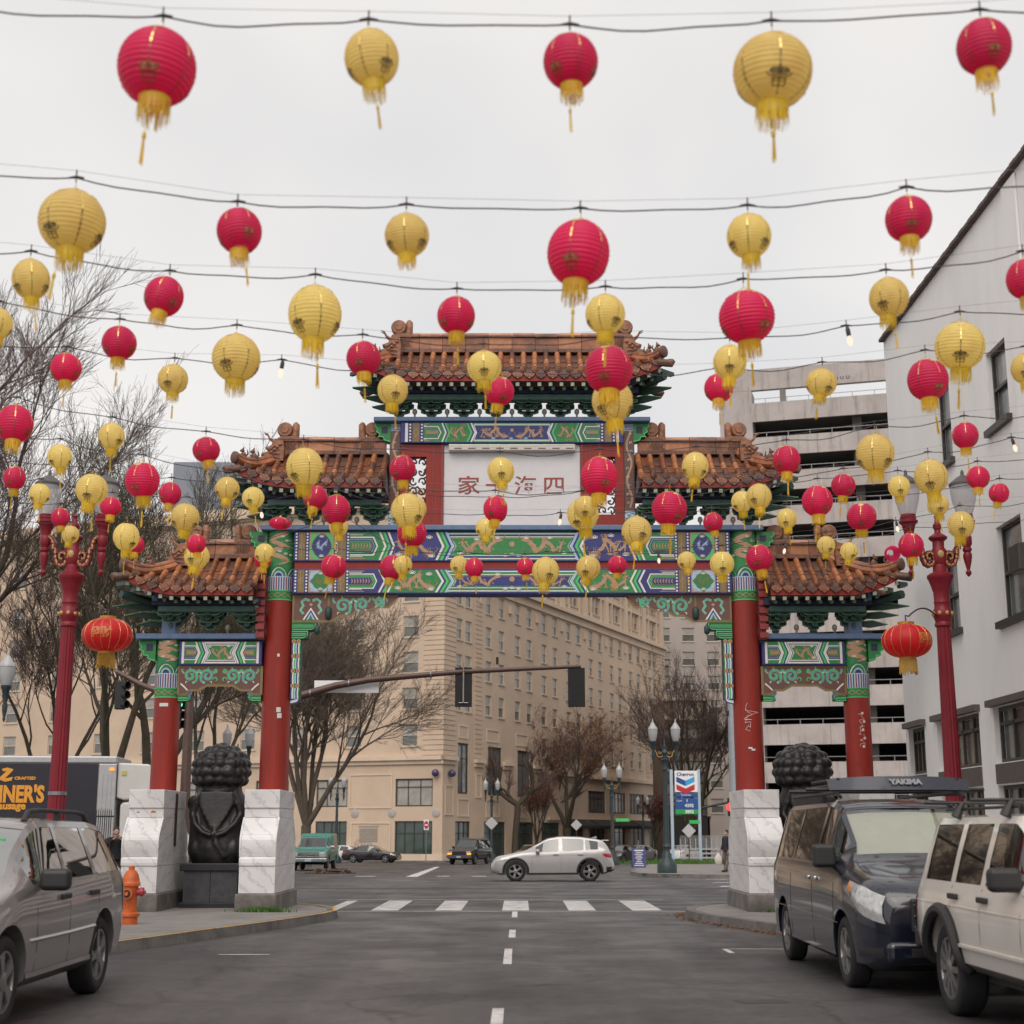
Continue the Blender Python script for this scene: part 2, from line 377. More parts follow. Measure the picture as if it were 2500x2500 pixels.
def mark(pts, name='road_marking', z=.004):
    bb = MB(); bb.add([(x, y, gz(y) + z) for x, y in pts], [tuple(range(len(pts)))]); return kind(bb.build(name, white_paint), 'structure')
def gpx(x, y): v = gr(x, y); return (v.x, v.y)
Zx = lambda zx, zy: gpx(700 + zx / 1.932, 1450 + zy / 1.932)
for tl, tr, bl, br in ((192, 247, 160, 217), (430, 552, 385, 515), (735, 850, 693, 820), (1030, 1147, 1015, 1145), (1325, 1437, 1335, 1466), (1618, 1737, 1640, 1782)):
    a, c_, d_, e_ = Zx(bl, 1500), Zx(br, 1500), Zx(tr, 1437), Zx(tl, 1437)
    y0, y1 = 32.1, 36.6
    xb0, xb1 = a[0], c_[0]
    mark([(xb0, y0), (xb1, y0), (xb1 + .02, y1), (xb0 + .02, y1)], 'crosswalk_bar')
for yy in (31.75, 37.0): mark([(-4.3, yy), (3.7, yy), (3.7, yy + .12), (-4.3, yy + .12)], 'crosswalk_edge_line')
for xc, y0, y1 in ((.05, 29.6, 31.7), (0, 24.0, 25.9), (-.06, 19.3, 21.8), (-.14, 12.2, 14.6), (-.2, 5.5, 7.5)):
    mark([(xc - .055, y0), (xc + .055, y0), (xc + .065, y1), (xc - .045, y1)], 'lane_dash')
mark([(-4.0, 20.75), (-3.3, 20.75), (-3.3, 20.83), (-4.0, 20.83)], 'parking_mark'); mark([(3.0, 21.7), (3.9, 21.7), (3.9, 21.78), (3.0, 21.78)], 'parking_mark'); mark([(3.0, 21.0), (3.08, 21.0), (3.08, 21.7), (3.0, 21.7)], 'parking_mark')
# markings on the cross street and beyond
a = Zx(560, 1335); c_ = Zx(615, 1335); d_ = Zx(722, 1288); e_ = Zx(700, 1288); mark([a, c_, d_, e_], 'stop_line')
for x0, x1 in ((320, 420), (705, 770), (870, 945)):
    p0 = Zx(x0, 1333); mark([(p0[0], p0[1]), (p0[0] + (x1 - x0) / 1.932 / 3571 * 56, p0[1]), (p0[0] + (x1 - x0) / 1.932 / 3571 * 56, p0[1] + 1.0), (p0[0], p0[1] + 1.0)], 'lane_dash')
for k in range(5):
    p0 = gpx(1700 + k * 18, 2138 + k * 9); mark([p0, (p0[0] + 3.2, p0[1]), (p0[0] + 3.4, p0[1] + .6), (p0[0] + .2, p0[1] + .6)], 'crosswalk_bar')
# manhole and asphalt patches
patch = pm('asphalt_patch', (.05, .048, .05), .8, var=.2, scale=4, bump=.4, bscale=80)
for pts in ([(-20, 44), (18, 44.5), (18, 44.9), (-20, 44.4)], [(2.25, 15.0), (2.75, 15.05), (2.7, 15.35), (2.2, 15.3)]):
    bb = MB(); bb.add([(x, y, gz(y) + .003) for x, y in pts], [tuple(range(4))]); kind(bb.build('road_patch', patch), 'structure')
# ================================================================== THE GATE
GY = 30.7            # middle plane of the gate
GF = 30.4            # front plane of its beams
mred = pm('gate_red_paint', (.26, .026, .018), .42, var=.16, scale=2.5, tint=(.18, .03, .024), tamt=.45, bump=.08, bscale=20, spec=.3, stretch=(3, 3, .35))
mdred = pm('gate_dark_red', (.23, .03, .03), .5, var=.15)
mgreen = pm('paint_green', (.025, .20, .055), .55, var=.15, scale=12)
mblue = pm('paint_blue', (.03, .035, .17), .55, var=.15, scale=12)
mwhite = pm('paint_white', (.68, .66, .62), .6, var=.08, scale=15)
mmint = pm('paint_mint', (.07, .48, .15), .55, var=.1, scale=15)
mpale = pm('paint_pale_blue', (.35, .48, .62), .55, var=.1, scale=15)
mgold = pm('paint_gold', (.40, .24, .14), .45, var=.2, scale=25)
mochre = pm('paint_ochre', (.20, .14, .055), .55, var=.15, scale=10)
mbrown = pm('paint_brown', (.13, .06, .045), .55, var=.12, scale=10)
mdgreen = pm('bracket_dark_green', (.02, .05, .04), .55, var=.25, scale=8)
mteal = pm('bracket_teal', (.06, .13, .11), .55, var=.25, scale=8)
mslate = pm('beam_slate_blue', (.10, .16, .28), .5, var=.15, scale=6)
mnavy = pm('eave_navy', (.022, .022, .06), .6, var=.2, scale=6)
mtile = pm('terracotta_tile', (.30, .105, .045), .36, var=.4, scale=5, tint=(.045, .028, .024), tamt=.5, bump=.3, bscale=18, spec=.45)
mtile2 = pm('terracotta_weathered_shaded', (.18, .075, .045), .5, var=.4, scale=9, tint=(.03, .022, .02), tamt=.75, bump=.4, bscale=22)  # weathered tone; on the pan tiles also painted shade between the barrels
mtile3 = pm('terracotta_clean_lit', (.42, .17, .075), .34, var=.25, scale=4, tint=(.17, .07, .04), tamt=.3, bump=.2, bscale=18, spec=.45)  # cleaner tone; on the barrel tiles also a painted highlight
mmarble = None
def marble_mat():
    m, t = new_mat('white_marble'); N = t.nodes; L = t.links
    out = N.new('ShaderNodeOutputMaterial'); p = N.new('ShaderNodeBsdfPrincipled'); L.new(p.outputs[0], out.inputs[0]); p.inputs['Roughness'].default_value = .38
    tcn = N.new('ShaderNodeTexCoord'); mp = N.new('ShaderNodeMapping'); mp.inputs['Rotation'].default_value = (.3, .7, .4); L.new(tcn.outputs['Object'], mp.inputs[0])
    w = N.new('ShaderNodeTexWave'); w.inputs['Scale'].default_value = 1.3; w.inputs['Distortion'].default_value = 7; w.inputs['Detail'].default_value = 8; w.inputs['Detail Roughness'].default_value = .7; w.inputs['Detail Scale'].default_value = 2.4; L.new(mp.outputs[0], w.inputs['Vector'])
    r = N.new('ShaderNodeValToRGB'); e = r.color_ramp.elements; e[0].position = .0; e[0].color = (.57, .565, .60, 1); e[1].position = .12; e[1].color = (.74, .73, .735, 1); L.new(w.outputs['Fac'], r.inputs[0])
    n = N.new('ShaderNodeTexNoise'); n.inputs['Scale'].default_value = 1.2; n.inputs['Detail'].default_value = 7; L.new(tcn.outputs['Object'], n.inputs['Vector'])
    r2 = N.new('ShaderNodeValToRGB'); r2.color_ramp.elements[0].position = .3; r2.color_ramp.elements[1].position = .7; r2.color_ramp.elements[0].color = (.72, .70, .68, 1); r2.color_ramp.elements[1].color = (1, 1, 1, 1); L.new(n.outputs['Fac'], r2.inputs[0])
    x = N.new('ShaderNodeMix'); x.data_type = 'RGBA'; x.blend_type = 'MULTIPLY'; x.inputs[0].default_value = .8; L.new(r.outputs[0], x.inputs[6]); L.new(r2.outputs[0], x.inputs[7]); L.new(x.outputs[2], p.inputs['Base Color'])
    return m
mmarble = marble_mat()
mplinth = pm('pedestal_concrete', (.17, .155, .14), .85, var=.35, scale=3, tint=(.06, .06, .05), tamt=.45, bump=.3, bscale=25)
gate = thing('chinatown_gate', 'tall five-roofed Chinese gate with red columns, painted beams and tiled roofs spanning the street', 'gate', (0, 0, 0))

def seeded(n): return random.Random(n)
def dragon(P, x0, x1, z0, z1, rnd, waves=1.5, m=None, flip=False, l=4):
    """a winding gold dragon: tapered scaly body, clawed legs, mane, whiskers and flame curls"""
    m = m or mgold; w = x1 - x0; h = z1 - z0; n = 46; waves *= 1.35
    body = []
    for i in range(n):
        f = i / (n - 1); x = x0 + w * (.06 + .82 * f) + h * .10 * math.sin(f * 4 * PI * waves); z = (z0 + z1) / 2 + h * .33 * math.sin(f * 2 * PI * waves + .6) * (.65 + .35 * f)
        if flip: x = x0 + x1 - x
        body.append((x, z))
    bw = min(h * .15, w * .07)
    P.stroke(body, bw, m, l, lambda f: .25 + .9 * min(1, f * 2.2))
    for i in range(2, n - 2):       # back fins and belly scales
        x, z = body[i]; dx = body[i + 1][0] - body[i - 1][0]; dz = body[i + 1][1] - body[i - 1][1]; d = math.hypot(dx, dz) or 1
        s_ = 1 if i % 2 else -1; nx_, nz_ = -dz / d * s_, dx / d * s_; q = rnd.uniform(.7, 1.15)
        P.stroke([(x + nx_ * bw * .4, z + nz_ * bw * .4), (x + nx_ * bw * q - dx / d * bw * .4, z + nz_ * bw * q - dz / d * bw * .4)], bw * .3, m, l, lambda f: 1 - .7 * f)
    for k in (.18, .36, .55, .74):         # legs with claws
        i = int(k * n); x, z = body[i]; s_ = 1 if z < (z0 + z1) / 2 else -1; dx = rnd.uniform(-.35, .35) * h
        p1 = (x + dx * .5, z + s_ * h * .2); p2 = (x + dx, z + s_ * h * .38)
        P.stroke([(x, z), p1, p2], bw * .55, m, l, lambda f: 1 - .35 * f)
        for q in (-1, -.3, .4, 1.1): P.stroke([p2, (p2[0] + math.sin(q) * h * .12, min(max(p2[1] + s_ * math.cos(q) * h * .09, z0 + .02 * h), z1 - .02 * h))], bw * .22, m, l)
    for k in range(7):                     # flame curls
        i = rnd.randrange(4, n - 4); x, z = body[i]; s_ = rnd.choice((-1, 1)); zz_ = min(max(z + s_ * h * .3, z0 + .12 * h), z1 - .12 * h)
        P.stroke(spiral(x + rnd.uniform(-.1, .1) * h, zz_, h * .09, h * .02, rnd.uniform(0, 6), rnd.uniform(8, 11), 9), bw * .25, m, l)
    hx, hz = body[-1]; sg = -1 if flip else 1
    P.dot(hx + sg * bw * .4, hz, bw * .8, m, l, 9); P.stroke([(hx, hz), (hx + sg * bw * 1.8, hz - bw * .1)], bw * .8, m, l, lambda f: 1 - .4 * f)
    for q in (1.5, 1.9, 2.3, 2.7, 3.3, 3.8, 4.3): P.stroke([(hx, hz), (hx + sg * math.cos(q) * bw * 2.4, hz + math.sin(q) * bw * 2.2)], bw * .28, m, l, lambda f: 1 - .7 * f)
    P.stroke([(hx + sg * bw, hz), (hx + sg * bw * 2.6, hz + bw * 1.3), (hx + sg * bw * 2.0, hz + bw * 2.2)], bw * .18, m, l)
def cloud(P, x, z, s, l=5, col=None, inner=None):
    col = col or mwhite
    for dx, dz, r in ((-.9, 0, .5), (0, .25, .62), (.9, 0, .5), (.3, -.25, .45), (-.4, -.25, .45)):
        P.stroke(spiral(x + dx * s, z + dz * s, r * s, r * s, 0, 2 * PI, 9), s * .22, col, l)
    P.dot(x, z, s * .3, inner or col, l, 6)
def chevron_band(P, x, w, z0, z1, tip, m, sg, l):
    """one '>' (sg=1) or '<' (sg=-1) stripe whose outer edge starts at x"""
    zm = (z0 + z1) / 2; h = (z1 - z0) * .22
    L_ = [(x, z0), (x + sg * tip, zm - h * .0), (x, z1)]
    L_ = [(x, z0), (x + sg * tip * .55, zm - h), (x + sg * tip, zm), (x + sg * tip * .55, zm + h), (x, z1)]
    P.poly([(a, z) for a, z in L_] + [(a + sg * w, z) for a, z in L_[::-1]], m, l)
def bands(P, x, z0, z1, tip, sg, cols, w):
    for i, m in enumerate(cols): chevron_band(P, x + sg * i * w, w * 1.02, z0, z1, tip, m, sg, 2)
def dots(P, x, z0, z1, r=.022, col=None, bg=None):
    P.rect(x - .045, x + .045, z0, z1, bg or mblue, 2); n = int((z1 - z0) / .062)
    for i in range(n): P.dot(x, z0 + (i + .5) * (z1 - z0) / n, r, col or mwhite, 3, 8)
def hexes(P, x0, x1, z0, z1, sg, ca, cb):
    """striped end field with pointed stripes and a gold leaf bar; sg=1 points to +x"""
    zm = (z0 + z1) / 2; h = z1 - z0
    tipx = x1 if sg > 0 else x0; base = x0 if sg > 0 else x1
    P.rect(x0, x1, z0, z1, ca, 1)
    for i, (f, m) in enumerate(((.34, mwhite), (.29, cb), (.245, mmint), (.215, cb), (.17, mgold), (.155, ca))):
        a = h * f; t_ = tipx - sg * h * (.30 - f) * 1.2
        P.poly([(base, zm - a), (t_ - sg * a * .45, zm - a), (t_, zm), (t_ - sg * a * .45, zm + a), (base, zm + a)], m, 2 + i)
    n = 7; L = abs(tipx - base) * .72
    for k in range(n):
        x = base + sg * (L * (k + .5) / n + .03); P.stroke([(x, zm - h * .1), (x + sg * .03, zm), (x, zm + h * .1)], .018, mgold, 9); P.dot(x + sg * .015, zm, .014, mgold, 9, 6)
    for zz, s2 in ((z0 + h * .05, 1), (z1 - h * .05, -1)):
        P.rect(min(base, tipx - sg * .25), max(base, tipx - sg * .25), zz - .008, zz + .008, mgold, 3); P.rect(min(base, tipx - sg * .3), max(base, tipx - sg * .3), zz + s2 * .035, zz + s2 * .035 + .014, mwhite, 3)
def medallion(P, x0, x1, z0, z1, ca, cb, shape):
    P.rect(x0, x1, z0, z1, mgold, 2); P.rect(x0 + .02, x1 - .02, z0 + .02, z1 - .02, cb, 3)
    xm, zm = (x0 + x1) / 2, (z0 + z1) / 2; rx, rz = (x1 - x0) * .40, (z1 - z0) * .44; n = 28
    def lobe(k, s_): a = 2 * PI * k / n; q = 1 - .10 * abs(math.sin(2 * a)) if shape else 1 - .2 * abs(math.sin(2 * a)) + .05 * math.cos(8 * a); return (xm + rx * s_ * q * math.cos(a), zm + rz * s_ * q * math.sin(a))
    P.poly([lobe(k, 1.07) for k in range(n)], mochre, 4); P.poly([lobe(k, 1) for k in range(n)], ca, 5)
    dragon(P, xm - rx * .7, xm + rx * .7, zm - rz * .6, zm + rz * .6, seeded(4), 1.0, mpale if ca is mblue else mochre, l=6)
    for q in (-1, 1): cloud(P, xm, zm + q * rz * .8, .035, 7, mwhite); 
    for qx in (-1, 1):
        for qz in (-1, 1): P.stroke(spiral(xm + qx * rx * .98, zm + qz * rz * .95, .05, .01, 0, 4, 8), .012, mgold, 4); P.stroke([(xm + qx * rx * 1.12, zm + qz * rz * .6), (xm + qx * rx * 1.12, zm + qz * rz * 1.05), (xm + qx * rx * .7, zm + qz * rz * 1.05)], .014, mgold, 4)
def flat(y): return lambda x, z, o: Vector((x, y - o, z))
def beam_body(x0, x1, y0, y1, z0, z1, m, name='beam'):
    b = MB(); b.box(x0, x1, y0, y1, z0, z1); return b.build(name, m, gate, bevel=.015)

# ---- main span: two painted beams with a red board between
def main_beam(z0, z1, cA, cB, name):
    o = beam_body(-4.62, 4.62, GF, GF + .5, z0, z1, mblue, name)
    P = Pat(); a0, a1 = z0 + .03, z1 - .03
    P.rect(-4.6, 4.6, a0, a1, cB, .5)
    for sg in (-1, 1):
        X = lambda v: sg * v
        lo, hi = lambda a, b_: min(sg * a, sg * b_), lambda a, b_: max(sg * a, sg * b_)
        P.rect(lo(1.3, 2.62), hi(1.3, 2.62), a0, a1, cA, 1)
        dragon(P, lo(1.62, 2.55), hi(1.62, 2.55), a0, a1, seeded(int(z0 * 10) + sg), 1.3, flip=sg > 0)
        for q in ((1.75, .82), (2.4, .2), (2.1, .88), (1.7, .15)): cloud(P, X(q[0]), a0 + (a1 - a0) * q[1], .045)
        bands(P, X(1.62), a0, a1, .14, -sg, [mwhite, cB, mmint, cA, mpale], .05)
        bands(P, X(2.82), a0, a1, .12, -sg, [mwhite, cB, mmint, cA, mwhite], .045)
        hexes(P, lo(2.86, 3.44), hi(2.86, 3.44), a0, a1, -sg, cB, cA)
        for xd in (3.47, 3.72, 4.33, 4.56): dots(P, X(xd), a0, a1)
        for xa, xb in ((3.515, 3.675), (4.375, 4.515)):
            P.rect(lo(xa, xb), hi(xa, xb), a0, a1, mochre, 2); xm = X((xa + xb) / 2)
            P.stroke([(xm - .01, a0 + .04), (xm - .01, a1 - .04)], .01, mgold, 3); P.stroke([(xm - .05, (a0 + a1) / 2), (xm, (a0 + a1) / 2 + .08), (xm + .05, (a0 + a1) / 2), (xm, (a0 + a1) / 2 - .08), (xm - .05, (a0 + a1) / 2)], .012, mgold, 3)
        medallion(P, lo(3.77, 4.285), hi(3.77, 4.285), a0, a1, cA, mmint if cA is mblue else mpale, cA is mblue)
    # centre panel
    z2, z3 = a0 + .02, a1 - .02; zm = (a0 + a1) / 2
    for i, (g, m) in enumerate(((0, mwhite), (.025, cA), (.07, mwhite), (.085, mmint), (.10, cA if False else cB), (.115, mgold), (.12, cB if cA is cB else (mgreen if cA is mblue else mblue)))):
        xo = 1.36 - g * .6
        pts = []
        for sg in (-1, 1):
            e = [(sg * xo, z2 + g), (sg * (xo - .07), zm - .1), (sg * (xo - .13), zm), (sg * (xo - .07), zm + .1), (sg * xo, z3 - g)]
            pts += e if sg > 0 else e[::-1]
        P.poly(pts, m, 1.5 + i * .5)
    fieldm = mgreen if cA is mblue else mblue
    dragon(P, -1.2, -.22, a0 + .1, a1 - .1, seeded(9), 1.6, l=6); dragon(P, .22, 1.2, a0 + .1, a1 - .1, seeded(5), 1.6, flip=True, l=6)
    P.dot(0, zm + .04, .06, mgold, 6, 9)
    for q in ((-.75, .75), (0, .2), (.14, .17), (-.14, .17), (.8, .8), (-1.1, .25), (1.1, .25), (.3, .8), (-.3, .8)): cloud(P, q[0], a0 + (a1 - a0) * q[1], .038, 7)
    P.build('painted_decoration', flat(GF), o); return o
zlo0, zlo1, zhi0, zhi1 = 6.52, 7.06, 7.21, 7.87
main_beam(zlo0, zlo1, mgreen, mblue, 'lower_beam') ; main_beam(zhi0, zhi1, mblue, mgreen, 'upper_beam')
beam_body(-4.6, 4.6, GF + .04, GF + .46, zlo1 - .01, zhi0 + .01, mred, 'red_board')
# slate blue rail across the top of the main beams
beam_body(-5.32, 5.32, GF - .09, GF + .69, zhi1 + .006, zhi1 + .115, mslate, 'top_rail')

# ---- columns
def column(x, r, z0, z1, zp, name='column'):
    b = MB(); b.lathe([(r, z0), (r, z1)], 32, (x, GY, 0)); o = b.build(name, mred, gate, smooth=40)
    P = Pat(); hw = PI * r * .62
    def mp(u, z, off): a = u / r; return Vector((x + (r + .002 + off) * math.sin(a), GY - (r + .002 + off) * math.cos(a), z))
    n = 16
    P.rect(-hw * 1.6, hw * 1.6, zp, zp + .2, mgreen, 1, 30)
    for zz in (zp + .005, zp + .195): P.rect(-hw * 1.6, hw * 1.6, zz - .012, zz + .012, mmint, 2, 30)
    for k in range(-4, 5): P.stroke([(k * .14 - .07, zp + .1), (k * .14, zp + .15), (k * .14 + .07, zp + .1), (k * .14, zp + .05), (k * .14 - .07, zp + .1)], .014, mgold, 3)
    z2 = zp + .2; z3 = z2 + .30
    P.rect(-hw * 1.6, hw * 1.6, z2, z3, mpale, 1, 30)
    k = 0; xx = -hw * 1.6
    while xx < hw * 1.6:
        P.rect(xx, xx + .024, z2, z3 - .02, (mblue, mred)[k % 2], 2); P.rect(xx + .03, xx + .036, z2, z3, mwhite, 2); xx += .052; k += 1
    P.rect(-hw * 1.6, hw * 1.6, z3, z1, mgreen, 1, 30)
    for k in range(-3, 4):
        xc = k * .36; 
        for i, m in enumerate((mblue, mwhite, mgreen, mpale, mblue)):
            rr = .19 - i * .032; P.poly([(xc + rr * 1.05 * math.cos(a_), z3 + rr * .95 * math.sin(a_) * (1 + .25 * math.sin(a_))) for a_ in [PI * q / 10 for q in range(11)]], m, 2 + i * .4)
    rn = seeded(int(x * 7)); zb = z3 + .25; H = z1 - zb - .03
    # two dragons climbing the column
    for (za, zc, fl) in ((zb, zb + H * .52, False), (zb + H * .48, zb + H * .98, True)):
        sp = []
        for i in range(30):
            f = i / 29; sp.append(((.2 * math.sin(f * 6.5 + (1 if fl else 0))) * (1 - .3 * f), za + (zc - za) * f))
        P.stroke(sp, .075, mgold, 4, lambda f: .3 + min(1, f * 2))
        for i in range(2, 29, 2):
            s_ = 1 if i % 4 else -1; P.stroke([sp[i], (sp[i][0] + s_ * rn.uniform(.06, .13), sp[i][1] + rn.uniform(-.03, .06))], .02, mgold, 4, lambda f: 1 - .6 * f)
        P.dot(sp[-1][0], sp[-1][1], .055, mgold, 4, 9)
    for _ in range(7): cloud(P, rn.uniform(-.28, .28), zb + H * rn.random(), .028, 5, mwhite if rn.random() < .6 else mgold, mgold)
    P.build('painted_decoration', mp, o); return o
XI, XO = 4.92, 7.2
for sg in (-1, 1):
    column(sg * XI, .30, 2.3, 7.872, 6.40)
    column(sg * XO, .27, 2.3, 5.56, 4.36)
# upper posts standing on the rail, carrying the top roof
for sg in (-1, 1):
    xp = sg * 2.52; b = MB(); b.box(xp - .12, xp + .12, GF + .12, GF + .36, 7.99, 10.42); o = b.build('upper_post', mbrown, gate, bevel=.02)
    P = Pat(); rn = seeded(3 + sg)
    for k in range(3): P.rect(xp - .11, xp + .11, 7.99 + .0, 8.33, mpale, 1)
    for i in range(3):
        for k in range(3): P.stroke([(xp - .1 + .08 * k + .075 * math.cos(a_), 8.0 + .1 * i + .075 * math.sin(a_)) for a_ in [PI * q / 8 for q in range(9)]], .014, (mwhite, mgreen, mblue)[(i + k) % 3], 2)
    pts = [(xp + .05 * math.sin(f * 14), 8.4 + 1.75 * f) for f in [i / 40 for i in range(41)]]
    P.stroke(pts, .045, mgold, 2); 
    for k in range(9): P.stroke(spiral(xp + rn.uniform(-.05, .05), 8.5 + .19 * k, .035, .01, 0, 5, 8), .012, mwhite if k % 2 else mpale, 3)
    P.rect(xp - .11, xp + .11, 10.1, 10.25, mpale, 1); 
    for i in range(3): P.rect(xp - .11, xp + .11, 10.12 + i * .04, 10.135 + i * .04, mblue, 2)
    P.build('painted_decoration', flat(GF + .12), o)
# green carved corner pieces at the rail ends
def corner_piece(x, z, sg, s=1, y=GF + .1):
    prof = [(0, 0), (.36, 0), (.36, -.08), (.31, -.12), (.34, -.2), (.26, -.24), (.27, -.31), (.17, -.33), (.15, -.40), (0, -.44)]
    b = MB(); b.prism(prof, lambda a, c_: Vector((x + sg * a * s, y, z + c_ * s)), lambda a, c_: Vector((x + sg * a * s, y + .25, z + c_ * s)))
    o = b.build('corner_carving', mgreen, gate)
    P = Pat(); P.stroke([(x + sg * a * s * .96, z + c_ * s * .96) for a, c_ in prof[1:]], .025, mmint, 1); P.rect(min(x + sg * .06, x + sg * .2), max(x + sg * .06, x + sg * .2), z - .22, z - .07, mnavy, 1); P.build('painted_decoration', flat(y), o)
for sg in (-1, 1):
    corner_piece(sg * 5.2, 7.87, sg, 1.05); corner_piece(sg * 2.62, 10.26, sg, .95); corner_piece(sg * 7.45, 5.55, sg, 1.0)
# ---- upper beam, sign board, lattice windows
uz0, uz1 = 9.80, 10.27
o = beam_body(-2.4, 2.4, GF, GF + .4, uz0, uz1, mblue, 'top_beam')
P = Pat(); a0, a1 = uz0 + .02, uz1 - .03; P.rect(-2.38, 2.38, a0, a1, mblue, .5)
for sg in (-1, 1):
    X = lambda v: sg * v; lo, hi = lambda a, b_: min(sg * a, sg * b_), lambda a, b_: max(sg * a, sg * b_)
    P.rect(lo(.8, 1.6), hi(.8, 1.6), a0, a1, mgreen, 1)
    dragon(P, lo(.98, 1.38), hi(.98, 1.38), a0, a1, seeded(31 + sg), 1.1, flip=sg > 0)
    bands(P, X(.98), a0, a1, .09, -sg, [mmint, mblue, mwhite, mgreen], .04); bands(P, X(1.52), a0, a1, .08, -sg, [mwhite, mblue, mmint], .035)
    hexes(P, lo(1.54, 1.9), hi(1.54, 1.9), a0, a1, -sg, mgreen, mblue)
    dots(P, X(1.94), a0, a1); P.rect(lo(1.99, 2.14), hi(1.99, 2.14), a0, a1, mochre, 2); P.stroke([(X(2.065) - .05, (a0 + a1) / 2), (X(2.065), (a0 + a1) / 2 + .1), (X(2.065) + .05, (a0 + a1) / 2), (X(2.065), (a0 + a1) / 2 - .1), (X(2.065) - .05, (a0 + a1) / 2)], .014, mgold, 3); dots(P, X(2.19), a0, a1)
    P.rect(lo(2.24, 2.3), hi(2.24, 2.3), a0, a1, mwhite, 2)
zm = (a0 + a1) / 2
for i, (g, m) in enumerate(((0, mmint), (.03, mwhite), (.05, mblue))):
    xo = .86 - g
    P.poly([(-xo, a0 + g), (xo, a0 + g), (xo - .06, zm), (xo, a1 - g), (-xo, a1 - g), (-xo + .06, zm)], m, 1.5 + i * .5)
dragon(P, -.72, -.08, a0 + .05, a1 - .05, seeded(11), 1.3, l=5); dragon(P, .08, .72, a0 + .05, a1 - .05, seeded(12), 1.3, flip=True, l=5); P.dot(0, zm + .05, .04, mgold, 5, 8)
for q in (-.02, .3, -.4): cloud(P, q, a0 + .08, .03, 6, mpale)
P.build('painted_decoration', flat(GF), o)
beam_body(-2.98, 2.98, GF - .06, GF + .5, uz1 + .005, uz1 + .1, mslate, 'top_rail')
board = pm('sign_board_white', (.60, .585, .60), .45, var=.06, scale=2, tint=(.5, .49, .5), tamt=.2)
o = beam_body(-1.47, 1.47, GF + .12, GF + .28, 7.99, 9.79, board, 'sign_board')
mchar = pm('sign_red', (.27, .05, .045), .5, var=.1)
for ch, x in (('家', -.93), ('一', -.33), ('海', .29), ('四', .90)):
    t_ = text(ch, .47, mchar, o, (x, GF + .116, 8.86), (R(90), 0, 0), bold=.005)
    t_.scale = (1.06, .92, 1)
lampm = pm('sign_lamp_white', (.55, .53, .47), .4, var=.1)
b = MB(); b.box(-1.36, 1.36, GF - .06, GF + .118, 9.62, 9.765); lo_ = b.build('sign_lamp', lampm, o, bevel=.02)
for k in range(9): b = MB(); b.box(-1.24 + k * .3, -1.08 + k * .3, GF - .066, GF - .058, 9.655, 9.675); b.build('lamp_slot', mbrown, lo_)
def lattice(x0, x1, z0, z1, rn):
    """fretwork of curled bars inside an open frame"""
    b = MB(); y = GF + .2
    nx_, nz_ = 2, 6; dx = (x1 - x0) / nx_; dz = (z1 - z0) / nz_
    for i in range(nx_):
        for j in range(nz_):
            cx = x0 + dx * (i + .5); cz = z0 + dz * (j + .5); r_ = dx * .36; off = rn.uniform(0, 6)
            pts = [Vector((cx + r_ * math.cos(a_), y, cz + r_ * 1.1 * math.sin(a_))) for a_ in [off + q * .55 for q in range(9)]]
            b.tube(pts, .02, 6)
            b.tube([Vector((cx, y, cz)), pts[0]], .02, 6); b.tube([pts[4], Vector((cx + dx * .5 * rn.choice((-1, 1)), y, cz + dz * .5))], .02, 6)
    b.tube([Vector((x0, y, z0)), Vector((x1, y, z0)), Vector((x1, y, z1)), Vector((x0, y, z1)), Vector((x0, y, z0))], .018, 6)
    return b
for sg in (-1, 1):
    xa, xb = 1.475, 2.40; wx0, wx1 = 1.84, 2.22; w0, w1 = 8.25, 9.52
    b = MB()
    def bx(a, c_, z0, z1): b.box(min(sg * a, sg * c_), max(sg * a, sg * c_), GF + .1, GF + .3, z0, z1)
    bx(xa, wx0, 7.99, 9.79); bx(wx1, xb, 7.99, 9.79); bx(wx0, wx1, 7.99, w0); bx(wx0, wx1, w1, 9.79)
    o = b.build('side_panel', mred, gate)
    b = MB(); b.box(min(sg * 1.475, sg * 1.52), max(sg * 1.475, sg * 1.52), GF + .07, GF + .1, 7.99, 9.79); b.box(min(sg * 1.68, sg * 1.70), max(sg * 1.68, sg * 1.70), GF + .085, GF + .1, 7.99, 9.79); b.build('trim_strip', mdred, o)
    lattice(min(sg * wx0, sg * wx1), max(sg * wx0, sg * wx1), w0, w1, seeded(2)).build('lattice', mbrown, o, smooth=60)

